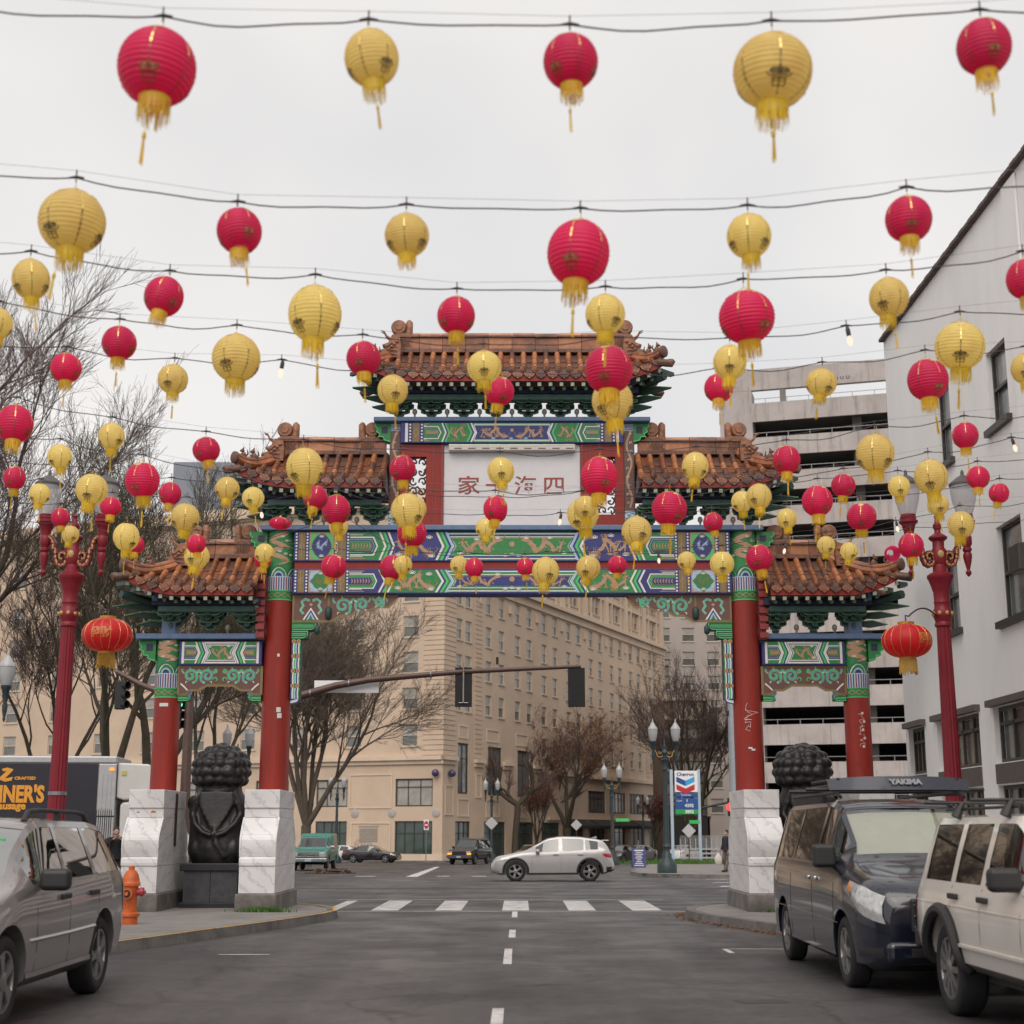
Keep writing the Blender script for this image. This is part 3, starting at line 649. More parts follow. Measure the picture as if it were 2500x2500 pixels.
# ---- carved spandrel boards with painted scrolls
def scroll_board(outline, y, name, draw, depth=.12):
    b = MB(); b.prism(outline, lambda a, c_: Vector((a, y, c_)), lambda a, c_: Vector((a, y + depth, c_))); o = b.build(name, mbrown, gate)
    P = Pat(); P.stroke(outline + [outline[0]], .05, mochre, 1); draw(P); P.build('painted_decoration', flat(y), o); return o
def scrolls(P, cx, cz, r, sg, big=True):
    """green scroll with pale and dark edges"""
    for w, m, l in ((.060, mpale, 2), (.045, mblue, 2.4), (.030, mmint, 2.8)):
        P.stroke(spiral(cx, cz, r, r * .16, PI * 1.15, PI * 1.15 - 2 * PI * 1.35, 28, sg), w, m, l)
        P.stroke([(cx - sg * r * 1.0, cz - r * .35), (cx - sg * r * .85, cz - r * .8), (cx - sg * r * .3, cz - r * 1.1)], w * .8, m, l)
        P.stroke([(cx + sg * r * .95, cz + r * .3), (cx + sg * r * 1.3, cz + r * .75), (cx + sg * r * 1.2, cz + r * 1.05)], w * .7, m, l)
        P.stroke([(cx - sg * r * .9, cz + r * .4), (cx - sg * r * 1.35, cz + r * .85), (cx - sg * r * 1.7, cz + r * .5), (cx - sg * r * 1.6, cz + r * .1)], w * .7, m, l)
    for q in (.4, 1.4, 2.6, 4.2, 5.2): P.stroke(spiral(cx + sg * r * 1.12 * math.cos(q), cz + r * 1.05 * math.sin(q), r * .2, .01, q, q + 4, 7, sg), .014, (mgold, mpale, mwhite)[int(q) % 3], 3)
for sg in (-1, 1):
    z1 = zlo0 - .015
    prof = [(4.6, z1), (2.40, z1), (2.47, z1 - .13), (2.60, z1 - .26), (2.86, z1 - .24), (3.0, z1 - .33), (3.25, z1 - .33), (3.4, z1 - .43), (3.62, z1 - .44), (3.8, z1 - .55), (4.6, z1 - .55)]
    def draw(P, sg=sg, z1=z1):
        for xx, r_, s2 in ((3.56, .165, 1), (3.16, .135, -1), (2.80, .10, 1)): scrolls(P, sg * xx, z1 - .03 - r_ * 1.2, r_, sg * s2)
        P.rect(min(sg * 3.84, sg * 3.88), max(sg * 3.84, sg * 3.88), z1 - .53, z1 - .02, mochre, 1.2)
        xm = sg * 4.23
        for s2 in (-1, 1):
            for w, m, l in ((.05, mpale, 2), (.028, mmint, 2.6)):
                P.stroke([(xm + s2 * .03, z1 - .12), (xm + s2 * .12, z1 - .08), (xm + s2 * .2, z1 - .14), (xm + s2 * .16, z1 - .22), (xm + s2 * .22, z1 - .32), (xm + s2 * .15, z1 - .4)], w, m, l)
        for i, m in enumerate((mwhite, mblue, mpale, mgreen)): P.poly([(xm - .17 + i * .04, z1 - .52), (xm + .17 - i * .04, z1 - .52), (xm, z1 - .26 - i * .05)], m, 2 + i * .4)
        P.dot(xm, z1 - .2, .035, mgold, 3)
    scroll_board([(sg * a, c_) for a, c_ in prof], GF + .1, 'carved_spandrel', draw)
    # stepped bracket and hanging flower column under it
    x0 = 4.62; b = MB(); P = Pat(); zt = z1 - .56
    for i, (wd, h) in enumerate(((.5, .17), (.34, .17))):
        za = zt - .18 * i; b.box(min(sg * (x0 - wd), sg * x0), max(sg * (x0 - wd), sg * x0), GF + .12, GF + .42, za - h, za - .005)
        for k, (g, m) in enumerate(((.0, mmint), (.022, mdgreen), (.05, mmint), (.066, mgreen))):
            P.poly([(sg * x0, za - .01 - g), (sg * (x0 - wd + g), za - .01 - g), (sg * (x0 - wd + g + .0), za - h * .55), (sg * (x0 - wd + .09), za - h + g), (sg * x0, za - h + g)], m, 1 + k * .5)
    b.box(min(sg * 4.42, sg * x0), max(sg * 4.42, sg * x0), GF + .14, GF + .40, zt - 1.62, zt - .36)
    o = b.build('hanging_bracket', mdgreen, gate)
    zz = zt - .38
    for j in range(4):
        for k in range(2): P.dot(sg * (4.47 + k * .1), zz - .03, .045, mgold, 2, 10); P.dot(sg * (4.47 + k * .1), zz - .03, .02, mochre, 3, 8)
        for k, m in enumerate((mgreen, mwhite, mblue, mpale, mmint, mwhite, mblue)):
            xx = sg * (4.43 + k * .027); P.stroke([(xx, zz - .07), (xx + sg * .008, zz - .18), (xx, zz - .3)], .025, m, 2)
        zz -= .31
    for k, m in enumerate((mblue, mwhite, mpale)): P.stroke([(sg * (4.42 + k * .03), zz - .0), (sg * (4.45 + k * .03), zz - .06 + k * .02), (sg * 4.6, zz - .1 + k * .03)], .026, m, 2)
    P.build('painted_decoration', flat(GF + .12), o)
    kn = MB(); kn.lathe([(.02, -.14), (.06, -.1), (.07, 0), (.06, .1), (.02, .14)], 10, (sg * 3.86, GF + .08, z1 - .38)); kn.build('carved_knob', mdgreen, o, smooth=50); kn = MB(); kn.lathe([(.02, -.1), (.06, -.06), (.06, .06), (.02, .1)], 10, (sg * 4.08, GF + .05, zt - .18)); kn.build('carved_knob', mdgreen, o, smooth=50)

# ---- side bays: small painted beam and scroll board
for sg in (-1, 1):
    xa, xb = 5.22, 6.95; z0, z1 = 5.03, 5.53
    lo, hi = lambda a, b_: min(sg * a, sg * b_), lambda a, b_: max(sg * a, sg * b_)
    o = beam_body(lo(xa, xb), hi(xa, xb), GF + .05, GF + .4, z0, z1, mblue, 'side_beam')
    P = Pat(); a0, a1 = z0 + .03, z1 - .02; xm = sg * (xa + xb) / 2; hw = (xb - xa) / 2 - .06; P.rect(xm - hw, xm + hw, a0, a1, mblue, .5); zm = (a0 + a1) / 2
    for s2 in (-1, 1):
        P.rect(min(xm + s2 * hw, xm + s2 * (hw - .05)), max(xm + s2 * hw, xm + s2 * (hw - .05)), a0, a1, mwhite, 3)
        hexes(P, min(xm + s2 * (hw - .06), xm + s2 * (hw - .34)), max(xm + s2 * (hw - .06), xm + s2 * (hw - .34)), a0, a1, -s2, mgreen, mblue)
        bands(P, xm + s2 * (hw - .27), a0, a1, .09, -s2, [mwhite, mgreen, mmint, mblue, mwhite, mgreen, mmint, mblue], .034)
    for i, (g, m) in enumerate(((0, mwhite), (.035, mblue), (.055, mwhite), (.075, mgreen))):
        P.poly([(xm - .35 + g, a0 + g), (xm + .35 - g, a0 + g), (xm + .27 - g, zm), (xm + .35 - g, a1 - g), (xm - .35 + g, a1 - g), (xm - .27 + g, zm)], m, 4 + i * .4)
    dragon(P, xm - .24, xm + .24, a0 + .06, a1 - .06, seeded(21), 1.2, l=7); cloud(P, xm + .2, a0 + .12, .03, 8); cloud(P, xm + .17, a1 - .09, .025, 8); cloud(P, xm - .22, a1 - .1, .025, 8)
    P.build('painted_decoration', flat(GF + .05), o)
    z3 = z0 - .02
    prof = [(xa, z3), (xb, z3), (xb, z3 - .58), (xb - .18, z3 - .58), (xb - .24, z3 - .5), (xb - .42, z3 - .5), (xb - .6, z3 - .40), (xm * sg - -.12 if False else (xa + xb) / 2 + .14, z3 - .40), ((xa + xb) / 2 - .14, z3 - .40), (xa + .6, z3 - .40), (xa + .42, z3 - .5), (xa + .24, z3 - .5), (xa + .18, z3 - .58), (xa, z3 - .58)]
    def draw(P, sg=sg, z3=z3):
        for xx, r_, s2 in ((xa + .25, .14, -1), (xa + .60, .14, 1), (xb - .25, .14, 1), (xb - .60, .14, -1)): scrolls(P, sg * xx, z3 - .2, r_, sg * s2)
        for s2 in (-1, 1):
            for q in (-1, 1): P.stroke(spiral(sg * 6.085 + s2 * .09, z3 - .2 + q * .08, .06, .015, 0, 4.5, 9, s2), .022, mmint, 2.5)
            xe = sg * (xa if s2 < 0 else xb) ; P.stroke([(xe - sg * s2 * .05, z3 - .36), (xe - sg * s2 * .12, z3 - .42), (xe - sg * s2 * .2, z3 - .5)], .03, mwhite, 2.2)
    o = scroll_board([(sg * a, c_) for a, c_ in prof], GF + .12, 'carved_apron', draw)
    b = MB(); P = Pat()
    for xe, s2 in ((xa, 1), (xb, -1)):
        b.box(lo(xe, xe + s2 * .26), hi(xe, xe + s2 * .26), GF + .14, GF + .3, z3 - .72, z3 - .585)
        for k, m in enumerate((mmint, mdgreen, mmint)): g = k * .022; P.poly([(sg * xe, z3 - .60 - g), (sg * (xe + s2 * (.26 - g)), z3 - .6 - g), (sg * (xe + s2 * (.26 - g)), z3 - .66), (sg * (xe + s2 * .2), z3 - .715 + g), (sg * xe, z3 - .715 + g)], m, 1 + k * .5)
        P.dot(sg * (xe + s2 * .24), z3 - .56, .05, mslate, 3, 10)
    ob = b.build('apron_bracket', mdgreen, o); P.build('painted_decoration', flat(GF + .14), ob)
    beam_body(lo(5.2, 7.85), hi(5.2, 7.85), GF - .04, GF + .64, 5.565, 5.68, mslate, 'side_rail')
    b = MB(); b.box(lo(7.06, 7.34), hi(7.06, 7.34), GF + .06, GF + .54, 5.682, 6.0); b.build('rail_block', mslate, gate)
    b = MB(); b.box(lo(5.16, 5.3), hi(5.16, 5.3), GF - .1, GF + .05, 5.55, 7.3)
    # wavy red end board where the side roof meets the column
    for k in range(9): b.box(lo(5.16, 5.34), hi(5.16, 5.34), GF - .14 - .03 * (k % 2), GF - .09, 5.58 + .17 * k, 5.58 + .17 * k + .11)
    b.build('end_board', mdred, gate)

# ---- bracket clusters (stacked curved arms)
def bracket_mesh(s=1.0):
    b = MB()
    def arm(w, y, z, h, d=.10, curl=.5):
        hw = w / 2; o_ = [(-hw, h), (hw, h), (hw, h * .45), (hw - h * .7, 0), (-hw + h * .7, 0), (-hw, h * .45)]
        b.prism([(a * s, c_ * s) for a, c_ in o_], lambda a, c_: Vector((a, (y - d / 2) * s, c_ + z * s)), lambda a, c_: Vector((a, (y + d / 2) * s, c_ + z * s)), 0)
        # pale green edge line on the front
        ed = [(-hw + .01, h - .01), (-hw + .01, h * .5), (-hw + h * .7, .015), (hw - h * .7, .015), (hw - .01, h * .5), (hw - .01, h - .01)]
        for i in range(len(ed) - 1):
            b.bar((ed[i][0] * s, (y - d / 2 - .006) * s, (ed[i][1] + z) * s), (ed[i + 1][0] * s, (y - d / 2 - .006) * s, (ed[i + 1][1] + z) * s), .012 * s, .022 * s, 1)
        for xb in (-hw + .05, hw - .05, 0): b.box((xb - .05) * s, (xb + .05) * s, (y - .07) * s, (y + .07) * s, (z + h) * s, (z + h + .055) * s, 2)
    arm(.22, 0, 0, .11); arm(.46, 0, .12, .12); arm(.62, 0, .30, .12)
    arm(.40, -.22, .22, .12); arm(.58, -.24, .40, .12); arm(.52, -.48, .42, .12); arm(.62, .2, .42, .12)
    for y, z in ((-.13, .12), (-.3, .3), (-.45, .42)):      # arms reaching forward, with beaked ends
        b.box(-.045 * s, .045 * s, (y - .15) * s, .25 * s, z * s, (z + .1) * s, 0); b.prism([(y - .15, z), (y - .15, z + .1), (y - .28, z - .03)], lambda a, c_: Vector((-.04 * s, a * s, c_ * s)), lambda a, c_: Vector((.04 * s, a * s, c_ * s)), 2)
        for xx in (-.046, .046): b.bar((xx * s, (y - .15) * s, (z + .01) * s), (xx * s, (y - .15) * s, (z + .1) * s), .012 * s, .014 * s, 1)
    b.prism([(-.08, 0), (.08, 0), (.05, -.09), (0, -.13), (-.05, -.09)], lambda a, c_: Vector((a * s, -.08 * s, c_ * s)), lambda a, c_: Vector((a * s, .08 * s, c_ * s)), 0)
    return b.mesh('bracket', [mdgreen, pm('bracket_edge_green', (.12, .26, .13), .5, var=.2), mteal])
bk = bracket_mesh(1.0)
bulbm = pm('ornament_bulb', (.22, .19, .17), .2, var=0)

# ---- tiled roofs
def tile_meshes():
    b = MB(); n = 8; r = .060; L = .36       # barrel tile, running along -y (downhill), origin at its top end
    prof = [(r * math.cos(PI * k / n), r * math.sin(PI * k / n) * 1.35) for k in range(n + 1)]
    for (ya, ra), (yb, rb) in (((0, .9), (-L * .12, .9)), ((-L * .12, 1), (-L, 1.08))):
        vs_ = [(x * ra, ya, z * ra) for x, z in prof] + [(x * rb, yb, z * rb) for x, z in prof]
        b.add(vs_, [(k, k + 1, n + 2 + k, n + 1 + k) for k in range(n)])
    vs_ = [(x * 1.08, -L, z * 1.08) for x, z in prof]; b.add(vs_, [tuple(range(n + 1))])
    barrel = b.mesh('barrel_tile', mtile, 40); L0 = L
    b = MB(); w = .215; Lp = .30; n = 4          # pan tile: shallow trough with a rolled lower lip
    def pan(x, y): return .035 * (2 * x / w) ** 2 - .005 + (.03 if y < -Lp + .02 else 0)
    xs_ = [-w / 2 + w * k / n for k in range(n + 1)]
    top = [(x, y, pan(x, 0)) for y in (0, -Lp) for x in xs_]; bot = [(x, -Lp, pan(x, 0) - .035) for x in xs_]
    b.add(top + bot, [(k, k + 1, n + 2 + k, n + 1 + k) for k in range(n)] + [(n + 1 + k, n + 2 + k, 2 * n + 3 + k, 2 * n + 2 + k) for k in range(n)])
    panm = b.mesh('pan_tile', mtile)
    b = MB(); r = .082; b.lathe([(r * .2, -.02), (r, -.02), (r, 0), (r * .86, .012), (r * .8, .004), (r * .45, .004), (r * .4, .016), (.01, .018)], 14, (0, 0, 0), M=Matrix.Rotation(R(90), 4, 'X')); cap = b.mesh('eave_cap', mtile2, 40)
    b = MB(); pts = [(-.125, .02), (-.06, .045 - .05), (.0, -.01), (.06, -.005), (.125, .02), (.115, -.06), (.07, -.12), (.03, -.14), (0, -.165), (-.03, -.14), (-.07, -.12), (-.115, -.06)]
    b.prism(pts, lambda a, c_: Vector((a, 0, c_)), lambda a, c_: Vector((a, .025, c_)))
    for k in range(5): b.bar((-.07 + .035 * k, -.006, -.02), (-.04 + .02 * k, -.006, -.12), .01, .012)
    drip = b.mesh('drip_tile', mtile2)
    return barrel, panm, cap, drip
BARREL, PAN, CAP, DRIP = tile_meshes()
BV = []
for mm in (mtile, mtile2, mtile3):
    for src in (BARREL,): c_ = src.copy(); c_.materials.clear(); c_.materials.append(mm); BV.append(c_)
PV = []
for mm in (mtile, mtile2): c_ = PAN.copy(); c_.materials.clear(); c_.materials.append(mm); PV.append(c_)
CV = []
for mm in (mtile2, mtile): c_ = CAP.copy(); c_.materials.clear(); c_.materials.append(mm); CV.append(c_)
DV = []
for mm in (mtile2, mtile): c_ = DRIP.copy(); c_.materials.clear(); c_.materials.append(mm); DV.append(c_)
rr = random.Random(5)
def roof(name, xr0, xr1, xe0, xe1, zr, ze, ye, hipL, hipR, ridge_h, label, zdeck):
    """ridge from xr0..xr1 at z=zr; eave from xe0..xe1 at z=ze, y=ye; hipped ends turn up at the corner"""
    up0 = .34; D = GY - ye
    def hipline(s): return (xr0 + (xe0 - xr0) * s, xr1 + (xe1 - xr1) * s)
    def zz(x, s):
        base = zr + (ze - zr) * (s ** .82)
        u = 0
        if hipL: u = max(u, min(1, max(0, 1 - (x - xe0) / 1.15)))
        if hipR: u = max(u, min(1, max(0, 1 - (xe1 - x) / 1.15)))
        return base + up0 * u * u * s * s
    def pt(x, s, sy=-1): return Vector((x, GY + sy * D * s, zz(x, s)))
    ro = bpy.data.objects.new(name, None); COL.objects.link(ro); ro.parent = gate
    # deck under the tiles (front, back and hipped ends)
    b = MB(); NS, NX = 8, 24
    for sy in (-1, 1):
        vs_ = []
        for j in range(NS + 1):
            s_ = j / NS; h0, h1 = hipline(s_)
            for i in range(NX + 1): vs_.append(pt(h0 + (h1 - h0) * i / NX, s_, sy) - Vector((0, 0, .03)))
        b.add(vs_, [(j * (NX + 1) + i, j * (NX + 1) + i + 1, (j + 1) * (NX + 1) + i + 1, (j + 1) * (NX + 1) + i) for j in range(NS) for i in range(NX)])
    for hip, xr, xe in ((hipL, xr0, xe0), (hipR, xr1, xe1)):
        vs_ = []
        for j in range(NS + 1):
            s_ = j / NS; x = xr + (xe - xr) * s_
            for sy in (-1, -.5, 0, .5, 1): vs_.append(Vector((x, GY + sy * D * s_, (zz(x, s_) if hip else zz(x, s_)) - .03 - (.12 * s_ * (1 - abs(sy)) if hip else 0))))
        b.add(vs_, [(j * 5 + i, j * 5 + i + 1, (j + 1) * 5 + i + 1, (j + 1) * 5 + i) for j in range(NS) for i in range(4)])
    # soffit
    vs_ = []
    h0, h1 = xe0, xe1
    for i in range(NX + 1):
        x = h0 + (h1 - h0) * i / NX; vs_ += [pt(x, 1, -1) - Vector((0, -.02, .10)), Vector((x, GY, zdeck + .05 + .2 * (zz(x, 1) - ze))), pt(x, 1, 1) - Vector((0, .02, .10))]
    b.add(vs_, [(i * 3 + k, i * 3 + k + 1, i * 3 + k + 4, i * 3 + k + 3) for i in range(NX) for k in (0, 1)])
    b.build('roof_deck', mtile2, ro)
    # rows of tiles on the front slope
    n = round((xe1 - xe0) / .246); pitch = (xe1 - xe0) / n
    back = MB()
    for i in range(n + 1):
        x = xe0 + pitch * i
        s0 = 0.03
        if hipL and x < xr0: s0 = max(s0, (xr0 - x) / (xr0 - xe0))
        if hipR and x > xr1: s0 = max(s0, (x - xr1) / (xe1 - xr1))
        Ls = math.hypot(D, zr - ze) * (1 - s0)
        if s0 < .97:
            nb = max(1, round(Ls / .36))
            for k in range(nb):
                sa = s0 + (1 - s0) * k / nb; sb = s0 + (1 - s0) * (k + 1) / nb
                pa, pb = pt(x, sa), pt(x, sb); d = pb - pa
                ang = math.atan2(d.z, -d.y)
                o = link('barrel_tile', BV[rr.choice((0, 0, 2, 2, 1))], ro, pa + Vector((rr.uniform(-.006, .006), 0, .012 + .004 * (k % 2))), (-ang, 0, rr.uniform(-.02, .02)), (1, d.length / .36 * 1.03, 1))  # lighter tones favoured on the barrels, painting their highlights into the colour
            pe = pt(x, 1) + Vector((0, -.03, .045))
            link('eave_cap', CV[rr.choice((0, 0, 1))], ro, pe, (R(-8), 0, rr.uniform(0, 1)))
        # back slope, one plain run per row
        pts_ = [pt(x, s0 + (1 - s0) * q / 4, 1) + Vector((0, 0, .03)) for q in range(5)]
        if s0 < .95: back.tube(pts_, .075, 6)
        if i < n:
            xm = x + pitch / 2; s1 = 0.05
            if hipL and xm < xr0: s1 = max(s1, (xr0 - xm) / (xr0 - xe0))
            if hipR and xm > xr1: s1 = max(s1, (xm - xr1) / (xe1 - xr1))
            Lp_ = math.hypot(D, zr - ze) * (1 - s1); npn = max(1, round(Lp_ / .40))
            for k in range(npn):
                sa = s1 + (1 - s1) * k / npn; sb = s1 + (1 - s1) * (k + 1) / npn
                pa, pb = pt(xm, sa), pt(xm, sb); d = pb - pa; ang = math.atan2(d.z, -d.y)
                link('pan_tile', PV[rr.choice((0, 1, 1))], ro, pa + Vector((0, 0, -.012)), (-ang - .05, 0, 0), (1, d.length / .30 * 1.08, 1))  # darker tones favoured on the pans, painting in shade of the deep gaps
            pe = pt(xm, 1) + Vector((0, -.035, .005)); tilt = math.atan2(zz(xm + .05, 1) - zz(xm - .05, 1), .1)
            link('drip_tile', DV[rr.choice((0, 1))], ro, pe, (R(-6), -tilt, 0))
    kind(back.build('back_slope_tiles', mtile2, ro, smooth=40), 'stuff')
    # end slope tiles (hipped ends)
    for hip, xr, xe, sg in ((hipL, xr0, xe0, -1), (hipR, xr1, xe1, 1)):
        if not hip: continue
        b = MB()
        for q in range(-5, 6):
            f = q / 5.5; pts_ = []
            for j in range(6):
                s_ = abs(f) + (1 - abs(f)) * j / 5; x = xr + (xe - xr) * s_; pts_.append(Vector((x, GY + f * D, zz(x, s_) - .12 * s_ * (1 - abs(f) / max(s_, .05)) + .03)))
            b.tube(pts_, .07, 6)
        kind(b.build('end_slope_tiles', mtile2, ro, smooth=40), 'stuff')
    # ridge: stepped courses with a cap, built as separate ridge tiles
    xs0 = xr0 - (.12 if hipL else 0); xs1 = xr1 + (.12 if hipR else 0); nt_ = max(3, round((xs1 - xs0) / .52)); seg = (xs1 - xs0) / nt_
    for k in range(nt_):
        a = xs0 + seg * k + .003; c_ = a + seg - .006; j = rr.uniform(-.006, .006)
        b = MB(); b.box(a, c_, GY - .13, GY + .13, zr - .03, zr + .06, 1); b.box(a, c_, GY - .09, GY + .09, zr + .06, zr + ridge_h - .1 + j, 0); b.box(a, c_, GY - .14, GY + .14, zr + ridge_h - .1 + j, zr + ridge_h - .055 + j, 1)
        b.tube([(a, GY, zr + ridge_h - .05 + j), (c_, GY, zr + ridge_h - .05 + j)], .085, 8, 0)
        b.build('ridge_tile', [(mtile, mtile3, mtile)[k % 3], mtile2], ro, bevel=.008)
    b = MB(); b.box(xs0 + .02, xs1 - .02, GY - .07, GY + .07, zr, zr + ridge_h - .06); b.build('ridge_core', mtile2, ro)
    # hips with a cap roll and riding figures
    for hip, xr, xe, sg in ((hipL, xr0, xe0, -1), (hipR, xr1, xe1, 1)):
        if not hip: continue
        for sy in (-1, 1):
            pts_ = []
            for j in range(9):
                s_ = .02 + j / 8 * 1.0; x = xr + (xe - xr) * s_; p = pt(x, s_, sy); pts_.append(p + Vector((0, 0, .07)))
            b = MB(); b.tube(pts_, .10, 8); b.tube([p + Vector((0, 0, .1)) for p in pts_], .065, 8); hipo = b.build('hip_ridge', mtile, ro, smooth=45)
            e = pts_[-1]; b = MB(); b.lathe([(.02, -.05), (.13, -.05), (.13, 0), (.1, .02), (.02, .02)], 12, (0, 0, 0), M=Matrix.Rotation(R(90), 4, 'X')); link('hip_cap', b.mesh('hip_cap', mtile2, 40), ro, e + Vector((sg * .02, sy * .04, .03)), (0, 0, math.atan2(sy, sg) + R(90)))
            # gargoyle-like dragon end under the corner
            b = MB(); b.tube([e + Vector((-sg * .1, 0, -.2)), e + Vector((sg * .06, sy * .06, -.24)), e + Vector((sg * .15, sy * .1, -.25)), e + Vector((sg * .22, sy * .12, -.2))], [.08, .085, .1, .04], 8); b.build('corner_beast', mtile2, ro, smooth=50)
            if sy < 0:
                # dragon head with horns, then small seated figures
                for f_, sc, kd in ((.26, 1.2, 'dragon'), (.66, .6, 'beast'), (.86, .55, 'beast')):
                    x = xr + (xe - xr) * f_; p = pt(x, f_, -1) + Vector((0, 0, .17))
                    figure(kd, ro, p, sg, sc)
    # ridge-end ornaments
    for xo, sg in ([(xr0 + .04, -1)] if hipL else [(xr0 + .42, -1)]) + ([(xr1 - .04, 1)] if hipR else [(xr1 - .42, 1)]):
        figure('chiwen', ro, Vector((xo, GY, zr + ridge_h * .55)), sg, 1.15)
    # fascia, rafters, eave beams
    b = MB()
    NXs = 30
    top = [pt(xe0 + (xe1 - xe0) * i / NXs, 1) for i in range(NXs + 1)]
    vs_ = []
    for p in top: vs_ += [p + Vector((0, .0, -.05)), p + Vector((0, .0, -.20)), p + Vector((0, .06, -.20)), p + Vector((0, .06, -.05))]
    b.add(vs_, [(i * 4 + k, i * 4 + (k + 1) % 4, i * 4 + 4 + (k + 1) % 4, i * 4 + 4 + k) for i in range(NXs) for k in range(4)] + [(0, 1, 2, 3), (NXs * 4, NXs * 4 + 1, NXs * 4 + 2, NXs * 4 + 3)])
    b.build('fascia_board', mred, ro)
    raft = MB(); raft.box(-.038, .038, -.02, .6, -.04, .04, 0); raft.box(-.037, .037, -.026, -.02, -.039, .039, 1); rme = raft.mesh('rafter', [mdgreen, pm('rafter_end', (.36, .40, .30), .6, var=.2, scale=30)])
    rnd_ = MB(); rnd_.tube([(0, 0, 0), (0, .4, .08)], .04, 8, 0); rdm = rnd_.mesh('round_rafter', pm('round_rafter_green', (.09, .13, .09), .6, var=.3), 40)
    nr = round((xe1 - xe0) / .235)
    for i in range(nr + 1):
        x = xe0 + .05 + (xe1 - xe0 - .1) * i / nr; p = pt(x, 1); sp = 0
        if hipL: sp -= max(0, 1 - (x - xe0) / 1.1) * .6
        if hipR: sp += max(0, 1 - (xe1 - x) / 1.1) * .6
        link('rafter', rme, ro, p + Vector((0, .06, -.255)), (R(6), 0, -sp)); 
        link('round_rafter', rdm, ro, p + Vector((.06, .16, -.31)), (0, 0, -sp))
    xb0 = xe0 + (.6 if hipL else .05); xb1 = xe1 - (.6 if hipR else .05)
    zb = ze - .19; yb = ye + .42
    b = MB(); b.box(xb0 - .12, xb1 + .12, yb, yb + .16, zb - .14, zb - .01); b.build('eave_purlin', mnavy, ro)
    b = MB(); b.box(xb0, xb1, yb + .05, yb + .25, zb - .28, zb - .145); b.build('eave_beam', mteal, ro, bevel=.03)
    return dict(xb0=xb0, xb1=xb1, zb=zb - .28, yb=yb + .15, ro=ro, hipL=hipL, hipR=hipR)
FIG = {}
def figure(kd, parent, p, sg, sc):
    if kd not in FIG:
        b = MB()
        if kd == 'chiwen':        # square block with scroll and two upright lobes
            b.box(-.16, .16, -.09, .09, -.14, .16, 0)
            b.lathe([(.02, -.08), (.13, -.08), (.15, -.04), (.15, .04), (.13, .08), (.02, .08)], 16, (.10, 0, .30), M=Matrix.Rotation(R(90), 4, 'X'))
            b.lathe([(.02, -.10), (.07, -.10), (.07, .10), (.02, .10)], 12, (.10, 0, .30), 0, M=Matrix.Rotation(R(90), 4, 'X'))
            b.tube([(-.09, 0, .1), (-.10, 0, .28), (-.10, 0, .40), (-.09, 0, .45)], [.075, .07, .07, .03], 10)
            b.ball((.19, 0, .12), .06, .08, .05); b.ball((-.18, 0, .05), .05, .08, .06)
            for k in range(5): b.tube([(-.12 + .05 * k, -.095, -.1), (-.08 + .05 * k, -.1, -.02), (-.12 + .055 * k, -.098, .06), (-.08 + .05 * k, -.095, .12)], .015, 5)
        elif kd == 'dragon':
            b.prism([(-.16, -.12), (.17, -.12), (.2, .02), (.1, .06), (.17, .12), (.06, .16), (.02, .26), (-.14, .30), (-.17, .1)], lambda a, c_: Vector((a, -.09, c_)), lambda a, c_: Vector((a, .09, c_)))
            for k in range(6): b.ball((-.1 + .05 * k, -.09, .18 - .05 * k), .04, .03, .035, 8, 6)
            b.ball((.1, -.08, .1), .045, .035, .045); b.ball((.2, 0, .0), .05, .08, .05)
            for yy in (-.05, .05): b.tube([(.02, yy, .24), (.10, yy, .30), (.14, yy, .38), (.20, yy, .40)], [.025, .02, .016, .008], 6)
            for k in range(4): b.tube([(-.1, -.09, -.08 + .08 * k), (.0, -.1, -.06 + .07 * k), (.1, -.095, -.09 + .05 * k)], .014, 5)
        else:                      # little seated animal
            b.ball((0, 0, .12), .10, .08, .16); b.ball((.05, 0, .32), .075, .065, .08); b.tube([(.06, 0, .33), (.15, 0, .31)], [.045, .03], 7); b.tube([(.07, -.05, .2), (.1, -.05, .0)], [.04, .035], 6); b.tube([(.07, .05, .2), (.1, .05, .0)], [.04, .035], 6)
            for yy in (-.045, .045): b.tube([(.03, yy, .38), (.0, yy, .46)], [.025, .008], 5)
            b.tube([(-.08, 0, .08), (-.16, 0, .2), (-.13, 0, .34)], [.04, .035, .015], 6); b.box(-.12, .14, -.08, .08, -.05, .01)
        FIG[kd] = b.mesh({'chiwen': 'ridge_ornament', 'dragon': 'dragon_head', 'beast': 'roof_beast'}[kd], mtile2 if kd == 'beast' else pm('terracotta_ornament', (.27, .11, .055), .5, var=.4, scale=9, tint=(.05, .03, .028), tamt=.45, bump=.6, bscale=14), 45)
    o = link(FIG[kd].name.split('.')[0], FIG[kd], parent, p, None, (sg * sc, sc, sc)); return o

roofs = []
roofs.append(roof('top_roof', -2.42, 2.42, -3.2, 3.2, 11.93, 11.17, 29.7, True, True, .42, '', 11.35))
for sg in (-1, 1):
    if sg < 0: roofs.append(roof('middle_roof', -4.85, -2.72, -5.78, -2.72, 9.62, 8.85, 29.7, True, False, .36, '', 9.03)); roofs.append(roof('side_roof', -6.7, -5.32, -7.98, -5.32, 7.34, 6.58, 29.7, True, False, .37, '', 6.76))
    else: roofs.append(roof('middle_roof', 2.72, 4.85, 2.72, 5.78, 9.62, 8.85, 29.7, False, True, .36, '', 9.03)); roofs.append(roof('side_roof', 5.32, 6.7, 5.32, 7.98, 7.34, 6.58, 29.7, False, True, .37, '', 6.76))
